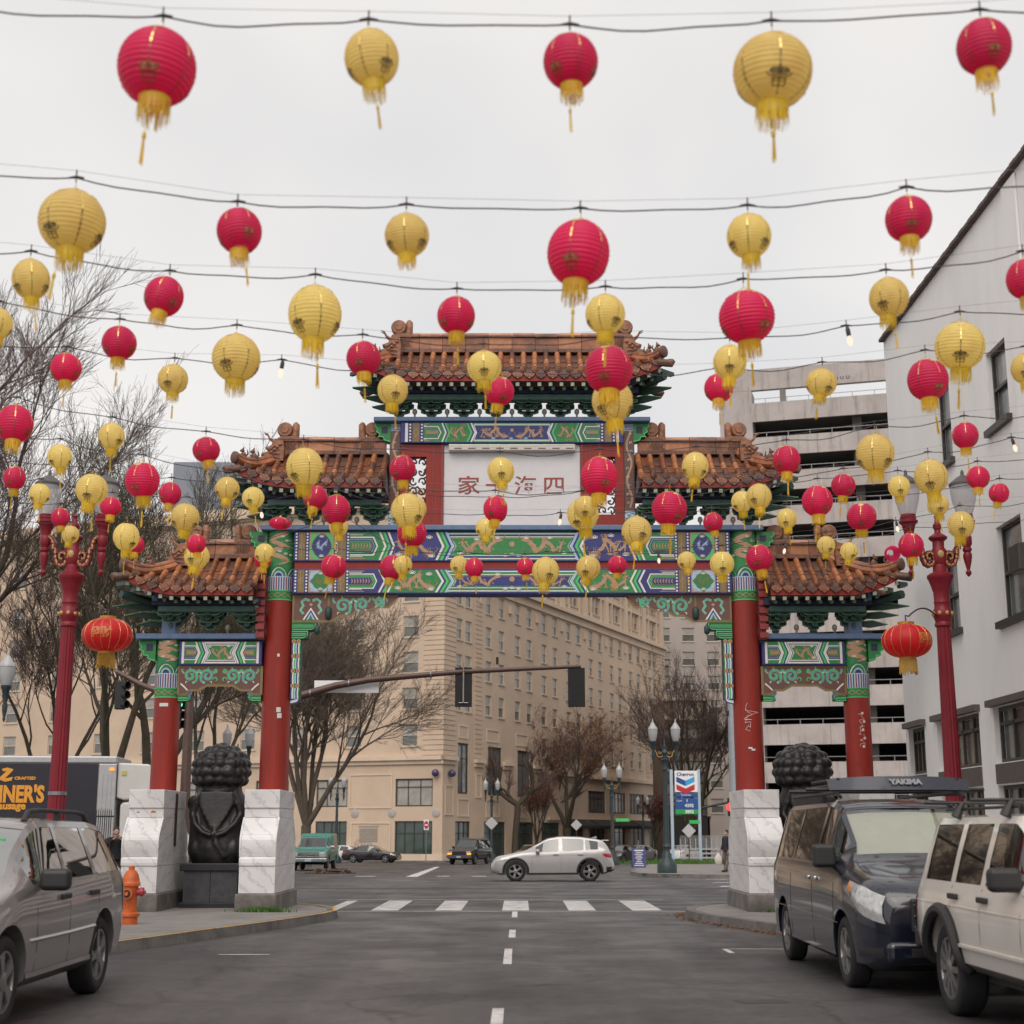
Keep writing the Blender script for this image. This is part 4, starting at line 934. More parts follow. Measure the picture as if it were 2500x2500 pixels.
# bracket clusters under each roof, standing on the rails
bulbme = MB(); bulbme.lathe([(.02, 0), (.02, .05), (.055, .10), (.05, .16), (.02, .19)], 10); bulbme = bulbme.mesh('rail_bulb', bulbm, 40)
def brackets(rf, xs_, zrail, zscale):
    for x in xs_:
        link('bracket_cluster', bk, rf['ro'], (x, GF + .22, zrail + .13 * zscale), None, (1, .62, zscale))
    for a, c_ in zip(xs_[:-1], xs_[1:]): link('rail_bulb', bulbme, rf['ro'], ((a + c_) / 2, GF + .02, zrail))
tr = roofs[0]
brackets(tr, [-2.45 + 4.9 * i / 7 for i in range(8)], 10.375, .52)
for rf, a, c_ in ((roofs[1], -5.05, -2.95), (roofs[3], 2.95, 5.05)): brackets(rf, [a + (c_ - a) * i / 3 for i in range(4)], 7.99, .60)
for rf, a, c_ in ((roofs[2], -7.15, -5.55), (roofs[4], 5.55, 7.15)): brackets(rf, [a + (c_ - a) * i / 2 for i in range(3)], 5.685, .66)
# corner bracket wings pointing outwards (green leaf-like arms)
for rf, x, zr_, sg in ((tr, -2.5, 10.4, -1), (tr, 2.5, 10.4, 1), (roofs[1], -5.1, 8.0, -1), (roofs[3], 5.1, 8.0, 1), (roofs[2], -7.3, 5.7, -1), (roofs[4], 7.3, 5.7, 1)):
    b = MB()
    for k in range(3):
        z = zr_ + .16 + .17 * k; L = .35 + .2 * k
        pr = [(0, .1), (L * .7, .1), (L + .15, -.02), (L * .6, -.05), (0, 0)]
        b.prism(pr, lambda a, c_: Vector((x + sg * a, GF + .15 - a * .75, z + c_)), lambda a, c_: Vector((x + sg * a, GF + .25 - a * .75, z + c_)), 0)
        b.bar((x, GF + .14, z + .09), (x + sg * L * .7, GF + .14 - L * .52, z + .09), .015, .02, 1); b.bar((x + sg * L * .7, GF + .14 - L * .52, z + .09), (x + sg * (L + .15), GF + .14 - (L + .15) * .75, z - .02), .015, .02, 1)
    b.lathe([(.06, 0), (.08, .1), (.1, .16), (.04, .2)], 10, (x + sg * .1, GF - .35, zr_ + .62), 2)
    b.tube([(x + sg * .05, GF + .2, zr_ + .6), (x + sg * .75, GF - .6, zr_ + .72)], .09, 6, 0); b.build('corner_bracket', [mdgreen, MATS['bracket_edge_green'], mslate], rf['ro'])

# ---- marble pedestals
def pedestal(x, stain=None):
    po = bpy.data.objects.new('pedestal', None); COL.objects.link(po); po.parent = gate
    w = .35
    def slab(prof, hw, name, m, bev=.02):
        b = MB(); full = [(y, z) for y, z in prof] + [(2 * 30.36 - y, z) for y, z in prof[::-1]]
        b.prism(full, lambda a, c_: Vector((x - hw, a, c_)), lambda a, c_: Vector((x + hw, a, c_))); return b.build(name, m, po, bevel=bev)
    slab([(28.98, .10), (28.95, .16), (28.97, .47)], w + .05, 'concrete_base', mplinth, .03)
    slab([(29.05, .474), (29.05, .99)], w, 'marble_block', mmarble, .008)
    slab([(29.03, .993), (29.025, 1.05), (29.035, 1.13), (29.075, 1.16)], w + .004, 'marble_block', mmarble, .006)
    drum = []
    for i in range(15):
        f = i / 14; drum.append((29.075 - .055 * math.sin(PI * min(1, f * 1.25)) * (1 - f) + .30 * max(0, f - .42) ** 1.55 / .58 ** 1.55, 1.163 + .74 * f))
    cut = [drum[:9], drum[8:]]
    for cseg in cut: slab(cseg, w - .004, 'marble_drum', mmarble, .005)
    slab([(29.39, 1.907), (29.40, 2.09)], w - .008, 'marble_block', mmarble, .006)
    slab([(29.37, 2.093), (29.36, 2.45)], w - .002, 'marble_block', mmarble, .01)
    b = MB()
    rim = [(y - .02, z) for y, z in drum]
    for sg in (-1, 1): b.tube([Vector((x + sg * (w - .01), y, z)) for y, z in drum], .022, 6)
    b.build('marble_rim', mmarble, po, smooth=60)
    return po
peds = [pedestal(sx) for sx in (-XO - .0, -XI, XI, XO)]
rust = pm('rust_stain', (.38, .17, .05), .7, var=.4, scale=10)
for xx, r_ in ((-7.36, .035), (-7.06, .055)):
    P = Pat(); P.dot(xx, 2.0, r_, rust, 1, 12, r_ * .8); P.build('rust_spot', flat(29.398), peds[0])
b = MB(); b.box(-XO + .352, -XO + .358, 30.35, 30.55, 1.35, 2.40); b.build('bronze_strip', pm('dark_bronze', (.06, .045, .035), .5, var=.2), peds[0])
# stickers and scratched marks on the columns
stick = pm('sticker_paper', (.6, .62, .6), .6, var=.1); scr = pm('scratch_white', (.62, .56, .52), .7, var=.1)
def on_col(cx, r): return lambda u, z, o: Vector((cx + (r + .003 + o) * math.sin(u / r), GY - (r + .003 + o) * math.cos(u / r), z))
for u, z, w_, h_ in ((.05, 4.05, .09, .1), (.07, 3.93, .09, .1), (.03, 5.2, .05, .06)):
    P = Pat(); P.rect(u, u + w_, z, z + h_, stick, 1, 3); P.build('sticker', on_col(-XI, .30), gate)
P = Pat(); P.rect(-.1, .08, 4.17, 4.24, stick, 1, 4); P.build('sticker', on_col(-XO, .27), gate)
P = Pat(); rn = seeded(8)
def scribble(P, u0, z0, w_, h_, n, rn, m):
    pts = [(u0 + w_ * rn.random(), z0 + h_ * (1 - i / n) + rn.uniform(-.05, .05)) for i in range(n)]
    sm = []
    for i in range(n - 1):
        for q in range(5): f = q / 5; f2 = f * f * (3 - 2 * f); sm.append((pts[i][0] + (pts[i + 1][0] - pts[i][0]) * f2, pts[i][1] + (pts[i + 1][1] - pts[i][1]) * f))
    P.stroke(sm, .007, m, 1)
scribble(P, -.12, 3.6, .3, .6, 14, rn, scr); scribble(P, -.16, 3.8, .2, .3, 6, rn, scr); P.rect(-.06, .02, 3.3, 3.335, stick, 1, 3); P.rect(0, .08, 3.265, 3.3, stick, 1, 3); P.build('graffiti', on_col(XI, .30), gate)
P = Pat()
for k in range(6): scribble(P, -.05, 3.3 + .12 * k, .14, .14, 5, rn, scr)
for k in range(5): P.dot(.04 + .03 * (k % 2), 3.35 + .17 * k, .03, scr, 1, 7)
scribble(P, -.15, 2.6, .2, .45, 8, rn, mnavy); P.build('graffiti', on_col(XO, .27), gate)
# ================================================================== PAPER LANTERNS ON STRINGS
red_paper = paper_mat('red_lantern_paper', (.80, .04, .165), .6)
yel_paper = paper_mat('yellow_lantern_paper', (.99, .76, .31), .62)
fringe_m = paper_mat('yellow_fringe', (.85, .60, .03), .4)
foil = pm('gold_foil', (.85, .60, .22), .25, .6, var=.2, scale=30)
print_d = pm('dark_print', (.13, .085, .03), .5, var=.2, scale=20); print_r = pm('bronze_print', (.30, .085, .05), .45, .3, var=.2, scale=20)
wire_m = pm('black_cable', (.035, .025, .035), .5, var=0); steel = pm('thin_steel', (.25, .25, .27), .4, .7, var=0)
def lant_pt(a, th, off=0):      # unit lantern, diameter 1, hanging from the origin at its top ring
    ripple = .0075 * math.cos(th * 43)
    r = (.5 + ripple + off) * (math.sin(th) ** .93); return Vector((r * math.cos(a), r * math.sin(a), -.02 - .5 + (.5 + off) * 1.0 * math.cos(th)))
def lantern_body(mat):
    b = MB(); seg, rings = 24, 100; th0 = .40; vs_ = []
    for i in range(rings + 1):
        th = th0 + (PI - 2 * th0) * i / rings
        for k in range(seg): vs_.append(lant_pt(2 * PI * k / seg, th))
    b.add(vs_, [(i * seg + k, i * seg + (k + 1) % seg, (i + 1) * seg + (k + 1) % seg, (i + 1) * seg + k) for i in range(rings) for k in range(seg)])
    return b.mesh('paper_shade', mat, 60)
def lantern_prints(dark):
    P = Pat()
    for k in range(6):        # dashed gold seams down the sides
        a = 2 * PI * k / 6
        for j in range(13):
            t0 = .42 + j * .18; P.poly([(a - .024, t0), (a + .024, t0), (a + .024, t0 + .14), (a - .024, t0 + .14)], foil if j < 6 else dark, 1)
    for k in range(3):
        a = 2 * PI * (k + .5) / 3
        for q in range(5): P.dot(a + .20 * math.cos(q * 1.2566), .62 + .085 * math.sin(q * 1.2566), .13, foil, 1.5, 8, .055)     # flower near the top
        P.dot(a, .62, .07, foil, 1.6, 8, .04)
        for s_ in (-1, 1):      # dark crest below
            P.dot(a + s_ * .14, 2.05, .15, dark, 1.5, 10, .085); P.stroke(spiral(a + s_ * .13, 2.06, .08, .02, 0, 5, 8, s_), .02, foil if dark is print_r else yel_paper, 1.9)
            P.stroke([(a, 2.14), (a + s_ * .2, 2.19), (a + s_ * .34, 2.15), (a + s_ * .36, 2.08)], .04, dark, 1.5); P.stroke([(a + s_ * .21, 2.25), (a + s_ * .22, 2.47)], .045, dark, 1.5)
        for z in (2.25, 2.33, 2.46): P.stroke([(a - .24, z), (a, z - .02), (a + .24, z)], .032, dark, 1.5)
        P.stroke([(a, 2.1), (a, 2.46)], .05, dark, 1.5); P.dot(a, 1.97, .06, dark, 1.5, 7, .035)
    b = MB()
    for n_, (pts, mi, l) in enumerate(P.p): b.add([lant_pt(x, y, .004 + l * .003 + (n_ % 50) * 2e-5) for x, y in pts], [tuple(range(len(pts)))], mi)
    return b.mesh('gold_print', P.mats)
def lantern_ring():
    b = MB(); r = .5 * math.sin(.40) ** .93
    for z, col in ((-.02 - .5 + .5 * math.cos(.40), 0),):
        pts = [Vector((r * math.cos(2 * PI * k / 20), r * math.sin(2 * PI * k / 20), z)) for k in range(21)]; b.tube(pts, .012, 6, 0, False)
    for a in (0, PI / 2, PI, 3 * PI / 2): b.tube([(r * math.cos(a), r * math.sin(a), -.06), (.0, 0, .06)], .004, 4, 0)
    b.tube([(0, 0, .06), (0, 0, .22)], .006, 5, 0)
    return b.mesh('wire_ring', pm('gold_wire', (.55, .36, .06), .4, .4, var=0), 40)
def fringe_mesh(seed):
    rn = random.Random(seed); b = MB(); r = .5 * math.sin(.40) ** .93; z0 = -.97; n = 110
    vs_ = []
    for z, rr_ in ((z0, r), (z0 - .045, r * 1.0)):
        for k in range(n): a = 2 * PI * k / n; vs_.append((rr_ * math.cos(a), rr_ * math.sin(a), z))
    b.add(vs_, [(k, (k + 1) % n, n + (k + 1) % n, n + k) for k in range(n)])
    for k in range(n):
        a = 2 * PI * (k + rn.random()) / n; L = rn.uniform(.20, .31) if rn.random() < .85 else rn.uniform(.08, .18); d = rn.uniform(-.02, .02); w = .007
        p0 = Vector((r * math.cos(a), r * math.sin(a), z0 - .04)); p1 = Vector(((r + d) * math.cos(a) + rn.uniform(-.015, .015), (r + d) * math.sin(a) + rn.uniform(-.015, .015), z0 - .05 - L)); t_ = Vector((-math.sin(a), math.cos(a), 0)) * w
        b.add([p0 - t_, p0 + t_, p1 + t_ * .7, p1 - t_ * .7], [(0, 1, 2, 3)])
    return b.mesh('fringe', fringe_m)
def tassel_mesh(seed):
    rn = random.Random(seed); b = MB(); sw = rn.uniform(-.08, .08)
    b.tube([(0, 0, -.98), (sw * .5, 0, -1.2), (sw, 0, -1.42)], .005, 4); b.lathe([(.005, -1.40), (.028, -1.44), (.028, -1.49), (.018, -1.5)], 7, (sw, 0, 0))
    for k in range(12):
        a = rn.uniform(0, 6.3); r_ = rn.uniform(.01, .035); L = rn.uniform(.28, .40); b.tube([(sw + .012 * math.cos(a), .012 * math.sin(a), -1.48), (sw + r_ * math.cos(a), r_ * math.sin(a), -1.48 - L)], .007, 3)
    return b.mesh('tassel', fringe_m)
BODY = {'R': lantern_body(red_paper), 'Y': lantern_body(yel_paper)}; PRNT = {'R': lantern_prints(print_r), 'Y': lantern_prints(print_d)}
RING = lantern_ring(); FR = [fringe_mesh(i) for i in range(3)]; TS = [tassel_mesh(i) for i in range(4)]
DL, DS = .40, .284
ROWS = [
 [(391, 166, 'RL'), (898, 138, 'Ys'), (1392, 150, 'Rs'), (1889, 177, 'YL'), (2399, 114, 'Rs')],
 [(179, 541, 'YL'), (577, 569, 'Rs'), (991, 576, 'Ys'), (1418, 616, 'RL'), (1828, 578, 'Ys'), (2218, 533, 'Rs')],
 [(71, 679, 'Ys'), (411, 727, 'Rs'), (767, 763, 'YL'), (1115, 771, 'Rs'), (1479, 766, 'Ys'), (1818, 774, 'RL'), (2167, 725, 'Ys'), (2502, 679, 'Rs')],
 [(-12, 792, 'Ys'), (289, 837, 'Rs'), (575, 875, 'YL'), (884, 875, 'Rs'), (1180, 898, 'Ys'), (1486, 902, 'RL'), (1783, 883, 'Ys'), (2067, 812, 'b'), (2349, 842, 'YL')],
 [(160, 898, 'Rs'), (424, 926, 'Ys'), (687, 893, 'b'), (959, 952, 'Ys'), (1223, 955, 'Rs'), (1492, 978, 'YL'), (1755, 950, 'Rs'), (2010, 936, 'Ys'), (2263, 927, 'RL'), (2507, 897, 'Ys')],
 [(36, 1035, 'RL'), (271, 1065, 'Ys'), (501, 1100, 'Rs'), (739, 1139, 'YL'), (984, 1144, 'Rs'), (1220, 1150, 'Ys'), (1465, 1162, 'RL'), (1701, 1137, 'Ys'), (1922, 1121, 'Rs'), (2138, 1105, 'YL'), (2357, 1062, 'Rs')],
 [(144, 1114, 'Ys'), (347, 1170, 'RL'), (556, 1195, 'Ys'), (774, 1217, 'Rs'), (992, 1246, 'YL'), (1209, 1240, 'Rs'), (1429, 1239, 'Ys'), (1636, 1241, 'RL'), (1853, 1212, 'Ys'), (2062, 1186, 'Rs'), (2269, 1163, 'YL'), (2470, 1080, 'b')],
 [(36, 1165, 'Rs'), (226, 1195, 'YL'), (417, 1205, 'Rs'), (616, 1217, 'Ys'), (1016, 1243, 'Ys'), (1216, 1250, 'Rs'), (1419, 1254, 'YL'), (1622, 1254, 'Ys'), (1811, 1225, 'Ys'), (1998, 1223, 'RL'), (2194, 1188, 'Ys'), (2389, 1165, 'Rs')],
 [(97, 1205, 'Ys'), (272, 1238, 'Rs'), (454, 1264, 'YL'), (635, 1245, 'b'), (821, 1244, 'RL'), (1005, 1300, 'RL'), (1186, 1291, 'Ys'), (1368, 1262, 'b'), (1557, 1299, 'YL'), (1739, 1276, 'Rs'), (1921, 1266, 'Ys'), (2104, 1262, 'RL'), (2288, 1232, 'Ys'), (2443, 1204, 'Rs')],
 [(147, 1263, 'Rs'), (309, 1308, 'YL'), (477, 1327, 'Rs'), (646, 1350, 'Ys'), (826, 1285, 'Ys'), (984, 1378, 'Ys'), (1157, 1385, 'Rs'), (1334, 1394, 'YL'), (1508, 1380, 'Rs'), (1675, 1370, 'Ys'), (1851, 1363, 'RL'), (2019, 1332, 'Ys'), (2187, 1280, 'b'), (2347, 1281, 'YL')],
 [(173, 1305, 'Ys'), (331, 1330, 'Rs'), (484, 1359, 'YL'), (641, 1363, 'Rs'), (820, 1383, 'RL'), (961, 1387, 'RL'), (1120, 1378, 'Ys'), (1281, 1383, 'Rs'), (1440, 1387, 'YL'), (1606, 1358, 'b'), (1763, 1376, 'YL'), (1917, 1335, 'b'), (2076, 1345, 'Ys'), (2225, 1331, 'RL')],
]
bulb_glass = emit_mat('bulb_glow', (1, .72, .55), 1.1)
sockm = MB(); sockm.lathe([(.012, .02), (.02, .0), (.02, -.05), (.016, -.06)], 8); sockm = sockm.mesh('socket', wire_m, 40)
clipm = MB(); clipm.tube([(-.05, 0, .0), (0, 0, .006), (.05, 0, 0)], [.005, .011, .005], 6); clipm.tube([(0, 0, -.03), (0, 0, .055)], .005, 5); clipm = clipm.mesh('cable_clip', wire_m, 40)
bulbm_ = MB(); bulbm_.lathe([(.008, -.06), (.022, -.085), (.026, -.11), (.016, -.14), (.004, -.15)], 10); bulbm_ = bulbm_.mesh('glass_bulb', bulb_glass, 60)
NROW = len(ROWS); rl = random.Random(11)
for r_, row in enumerate(ROWS):
    t_ = (19 + 4 * r_) * .4; nth = ORD[NROW - 1 - r_]
    knots = []; order = sorted([q for q in row if q[2] != 'b'], key=lambda q: -q[0])
    for (px, py, k) in row:
        c_ = att(px, py, t_)
        if k == 'b': hook = c_ + Vector((0, 0, .06)); knots.append((hook, 'b')); continue
        D = DL if k[1] == 'L' else DS
        hook = c_ + Vector((0, 0, D * .52 + .22 * D)); knots.append((hook, k))
        pos = order.index((px, py, k))
        o = thing('paper_lantern', '%s %s paper lantern on the %s string from the gate, %s from the white building' % ('large' if k[1] == 'L' else 'small', 'red' if k[0] == 'R' else 'yellow', nth, ORD[pos] if pos < 12 else ('thirteenth' if pos == 12 else 'fourteenth')), 'lantern', hook - Vector((0, 0, .22 * D)), 0, 'paper lanterns strung over the street')
        # wind tilt: the shade swings on its hook
        tl = rl.gauss(0, .07), rl.gauss(.0, .07)
        if (px, py) in ((1557, 1299), (820, 1383)): tl = (.05, -.26)
        o.rotation_euler = (tl[0], tl[1], rl.uniform(0, 6.3)); sq_ = rl.uniform(.97, 1.03); o.scale = (D * sq_, D * sq_ * rl.uniform(.98, 1.02), D * rl.uniform(.96, 1.07))
        sh = link('paper_shade', BODY[k[0]], o); kind(link('gold_print', PRNT[k[0]], sh), 'stuff'); link('wire_ring', RING, o)
        link('fringe', FR[rl.randrange(3)], o, rot=(rl.gauss(0, .03), rl.gauss(0, .03), 0)); 
        if rl.random() < .93: link('tassel', TS[rl.randrange(4)], o, rot=(rl.gauss(0, .03), rl.gauss(0, .03), 0))
    # the cable with its sockets, sagging between hooks and running on past the frame
    pts = [k_[0] for k_ in knots]; sp = pts[1] - pts[0]
    d0 = pts[0] + Vector((-1.05, 0, .06)); d1 = pts[-1] + Vector((1.05, 0, .06)); full = [d0 + Vector((-1.3, 0, .16)), d0] + pts + [d1, d1 + Vector((1.2, 0, .16))]
    cable = []
    for a, c_ in zip(full[:-1], full[1:]):
        dip = rl.uniform(.02, .07)
        for q in range(8): f = q / 8; cable.append(a.lerp(c_, f) - Vector((0, 0, dip * 4 * f * (1 - f) * (.75 + .25 * math.sin(f * 7 + r_)))))
    cable.append(full[-1])
    st = thing('light_string', 'black cable with lanterns hung across the street, %s string from the gate' % nth, 'cable', (0, 0, 0), 0, 'light strings across the street')
    b = MB(); b.tube(cable, .0052, 5); b.build('cable', wire_m, st, smooth=60)
    up = Vector((0, 0, .055)); b = MB(); b.tube([full[0] + up] + [p + up * .9 for p in pts] + [full[-1] + up], .0013, 4); b.build('support_wire', steel, st)
    for p, k in knots:
        link('cable_clip', clipm, st, p + Vector((0, 0, .0)))
        if k == 'b':
            s_ = link('socket', sockm, st, p + Vector((.01, 0, -.03)), (0, rl.uniform(-.3, .3), 0)); link('glass_bulb', bulbm_, s_)
# three odd ones: two blown-open red lanterns, and the tassel left behind on a bare wire
def half_shade():
    b = MB(); seg, rings = 24, 20; vs_ = []
    for i in range(rings + 1):
        th = .40 + 1.25 * i / rings
        for k in range(seg): vs_.append(lant_pt(2 * PI * k / seg, th))
    b.add(vs_, [(i * seg + k, i * seg + (k + 1) % seg, (i + 1) * seg + (k + 1) % seg, (i + 1) * seg + k) for i in range(rings) for k in range(seg)]); return b.mesh('paper_shade', red_paper, 60)
HALF = half_shade()
o = thing('paper_lantern', 'squashed red paper lantern dangling above the left inner gate column', 'lantern', att(685, 1262, 25.2 * .8 * 1.0 + .4), 0, 'paper lanterns strung over the street')
o.rotation_euler = (.12, .05, .3); o.scale = (DS * 1.08, DS * 1.08, DS * .62)
sh = link('paper_shade', BODY['R'], o); kind(link('gold_print', PRNT['R'], sh), 'stuff'); link('wire_ring', RING, o)
o['label'] = 'squashed red paper lantern dangling in front of an inner gate column top'
b = MB(); b.lathe([(.01, .12), (.03, .08), (.08, -.02), (.11, -.05)], 8); b.build('tassel', fringe_m, o)
o = thing('paper_lantern', 'torn open red paper lantern tipped on its side over the side roof', 'lantern', att(2172, 1350, 23.9), 0, 'paper lanterns strung over the street')
o.rotation_euler = (R(-70), R(35), .3); o.scale = (DS * .92,) * 3
sh = link('paper_shade', HALF, o)
# the oval red lanterns on the street lamps
oval_paper = paper_mat('oval_lantern_silk', (.72, .028, .035), .5)
def oval_lantern(px, py, t_, label, yaw):
    c_ = att(px, py, t_); w = 121 / 3571 * t_; h = 82 / 3571 * t_
    o = thing('oval_lantern', label, 'lantern', c_, yaw, 'oval red lanterns on the street lamps')
    b = MB(); prof = [(w / 2 * math.cos(q) ** .8 if abs(math.cos(q)) > 1e-3 else 0, h / 2 * math.sin(q)) for q in [R(-76 + 152 * i / 24) for i in range(25)]]
    seg = 48; vs_ = []
    for r__, z in prof:
        for k in range(seg): a = 2 * PI * k / seg; rp = r__ * (1 + .006 * math.cos(16 * a)); vs_.append((rp * math.cos(a), rp * math.sin(a), z))
    b.add(vs_, [(i * seg + k, i * seg + (k + 1) % seg, (i + 1) * seg + (k + 1) % seg, (i + 1) * seg + k) for i in range(len(prof) - 1) for k in range(seg)])
    sh = b.build('silk_shade', oval_paper, o, smooth=60)
    b = MB()
    for k in range(16):
        a = 2 * PI * k / 16; b.tube([((r__ + .002) * math.cos(a), (r__ + .002) * math.sin(a), z) for r__, z in prof], .0025, 4)
    b.build('gold_rib', foil, sh)
    b = MB(); r0 = prof[0][0]
    for s_ in (-1, 1): b.lathe([(r0 * .9, 0), (r0 * 1.02, 0), (r0 * 1.02, s_ * .05), (r0 * .9, s_ * .05)], 20, (0, 0, s_ * (h / 2 - .012)))
    b.build('gold_collar', pm('oval_gold', (.45, .20, .03), .4, .3, var=.2), o, smooth=40)
    b = MB(); rn = random.Random(3)
    for k in range(60):
        a = 2 * PI * k / 60; x, y = r0 * 1.05 * math.cos(a), r0 * 1.05 * math.sin(a); L = rn.uniform(.16, .24); b.tube([(x, y, -h / 2 - .03), (x * 1.05, y * 1.05, -h / 2 - .05 - L)], .006, 3)
    b.build('fringe', pm('old_gold_fringe', (.50, .28, .04), .6, var=.2), o)
    for ch, da in (('發', -.22), ('財', .22)):
        me = text_mesh(ch, .19, 0, .004); a0 = -PI / 2 + da
        bmt = bmesh.new(); bmt.from_mesh(me); bmesh.ops.triangulate(bmt, faces=bmt.faces[:]); bmesh.ops.subdivide_edges(bmt, edges=bmt.edges[:], cuts=3, use_grid_fill=True); bmt.to_mesh(me); bmt.free()
        for v in me.vertices:
            x, z = v.co.x, v.co.y; rr_ = np.interp(z, [q[1] for q in prof], [q[0] for q in prof]) + .004; a = a0 + x / (w / 2); v.co = (rr_ * math.cos(a), rr_ * math.sin(a), z)
        me.materials.clear(); me.materials.append(pm('bronze_character', (.50, .17, .04), .5, 0, var=.2, scale=20)); link('gold_character', me, sh)
    return o, c_, h
LAMP_T = 24.6
ovL, ovLc, ovh = oval_lantern(262, 1551, LAMP_T, 'oval red silk lantern with gold characters hung beside the lamp post by the truck', 0)
ovR, ovRc, _ = oval_lantern(2214, 1565, LAMP_T, 'oval red silk lantern hung on a curved arm before the white building', R(38))
# ================================================================== BUILDINGS
class Face:
    """a vertical wall plane: a runs along it, z up, d out of the wall (towards the viewer)"""
    def __init__(s, o, d): s.o = Vector((*o, 0)); s.d = Vector((*d, 0)).normalized(); s.n = Vector((s.d.y, -s.d.x, 0))
    def p(s, a, z, d=0): v = s.o + s.d * a + s.n * d; return Vector((v.x, v.y, z))
    def M(s): return Matrix(((s.d.x, s.n.x, 0, s.o.x), (s.d.y, s.n.y, 0, s.o.y), (0, 0, 1, 0), (0, 0, 0, 1)))
    def rot(s): return math.atan2(s.d.y, s.d.x)
    def box(s, b, a0, a1, z0, z1, d0, d1, mi=0): 
        vs_ = [s.p(a, z, d) for z in (z0, z1) for d in (d0, d1) for a in (a0, a1)]
        b.add(vs_, [(0, 2, 3, 1), (4, 5, 7, 6), (0, 1, 5, 4), (2, 6, 7, 3), (0, 4, 6, 2), (1, 3, 7, 5)], mi)
def holed_wall(F, a0, a1, z0, z1, holes, mat, name, parent, depth=.25):
    As = sorted({a0, a1, *[h[0] for h in holes], *[h[1] for h in holes]}); Zs = sorted({z0, z1, *[h[2] for h in holes], *[h[3] for h in holes]})
    b = MB()
    grid = [[not any(h[0] <= (As[i] + As[i + 1]) / 2 <= h[1] and h[2] <= (Zs[j] + Zs[j + 1]) / 2 <= h[3] for h in holes) for j in range(len(Zs) - 1)] for i in range(len(As) - 1)]
    for j in range(len(Zs) - 1):
        i = 0
        while i < len(As) - 1:
            if grid[i][j]:
                k = i
                while k + 1 < len(As) - 1 and grid[k + 1][j]: k += 1
                b.add([F.p(As[i], Zs[j]), F.p(As[k + 1], Zs[j]), F.p(As[k + 1], Zs[j + 1]), F.p(As[i], Zs[j + 1])], [(0, 1, 2, 3)]); i = k + 1
            else: i += 1
    for h in holes:
        q = [(h[0], h[2]), (h[1], h[2]), (h[1], h[3]), (h[0], h[3])]
        for k in range(4):
            (x, z), (x2, z2) = q[k], q[(k + 1) % 4]; b.add([F.p(x, z), F.p(x2, z2), F.p(x2, z2, -depth), F.p(x, z, -depth)], [(0, 1, 2, 3)])
    return b.build(name, mat, parent)
WIN = {}
frame_cream = pm('window_frame_cream', (.55, .46, .36), .6, var=.1)
frame_dark = pm('window_frame_dark', (.045, .04, .035), .5, var=.1)
pane_sky = pm('window_glass', (.13, .13, .125), .08, var=.3, scale=1.5, spec=1.0)
pane_blind = pm('window_blind', (.33, .31, .28), .35, var=.25, scale=1.2)
def window_mesh(w, h, kind_='sash', fm=frame_cream, pmn=pane_sky, sill=True, fw=.07):
    key = (round(w, 2), round(h, 2), kind_, fm.name, pmn.name, sill)
    if key in WIN: return WIN[key]
    b = MB(); x = w / 2
    for a0, a1, z0, z1 in ((-x, -x + fw, 0, h), (x - fw, x, 0, h), (-x + fw, x - fw, 0, fw), (-x + fw, x - fw, h - fw, h)): b.box(a0, a1, -.16, -.10, z0, z1)
    if kind_ == 'sash': b.box(-x + fw, x - fw, -.15, -.09, h * .5 - .03, h * .5 + .03)
    if kind_.startswith('grid'):
        n = int(kind_[4:]) 
        for k in range(1, n): b.box(-x + w * k / n - .03, -x + w * k / n + .03, -.15, -.10, fw, h - fw)
        b.box(-x + fw, x - fw, -.15, -.10, h * .7 - .03, h * .7 + .03)
    if sill: b.box(-x - .12, x + .12, -.1, .10, -.12, -.0)
    f = b.mesh('window', fm)
    b = MB(); b.box(-x + fw, x - fw, -.22, -.17, fw, h * .5 if kind_ == 'sash' else h - fw); p1 = b.mesh('pane', pmn)
    p2 = None
    if kind_ == 'sash': b = MB(); b.box(-x + fw, x - fw, -.20, -.15, h * .5, h - fw); p2 = b.mesh('pane', pane_blind if pmn is pane_sky else pmn)
    WIN[key] = (f, p1, p2); return WIN[key]
wr_ = random.Random(21)
def put_window(F, a, z, w, h, parent, **kw):
    if kw.get('pmn') is None: kw.pop('pmn', None)
    f, p1, p2 = window_mesh(w, h, **kw)
    p = F.p(a, z); o = link('window', f, parent, p, (0, 0, 0)); o.rotation_euler = (0, 0, F.rot()); o.scale = (1, -1, 1) if False else (1, 1, 1)
    # local +y of the mesh must point out of the wall; mirror through rotation
    o.rotation_euler = (0, 0, F.rot()); o.scale = (1, -1, 1)
    q1 = link('pane', p1, o)
    if p2: link('pane', p2, o)
    return o

# ---- the hotel: cream stucco, two street faces meeting at a rusticated corner
hotel = thing('hotel_building', 'tall cream stucco hotel with rusticated corner and rows of paired sash windows', 'building', (0, 0, 0))
stucco = pm('hotel_stucco', (.55, .42, .315), .8, var=.10, scale=.35, tint=(.49, .37, .275), tamt=.3, bump=.12, bscale=10)
stone = pm('hotel_stone_trim', (.60, .475, .365), .8, var=.1, scale=.6, bump=.1)
hc = (-6.05, 129.5); HD = (.388, .9216); FR_ = Face(hc, HD); FL_ = Face((hc[0] - HD[1] * 62, hc[1] + HD[0] * 62), (HD[1], -HD[0]))   # FL_: a=62 at the corner
HG = -1.3; HT = 31.8
rows = [9.0, 12.25, 15.45, 18.7, 21.9, 25.9, 29.0]
AC = [4.28 + 7.16 * i for i in range(9)]; OFF = [1.0 if i in (0, 8) else 1.55 for i in range(9)]
HLEN = 67
holes = []; wins = []
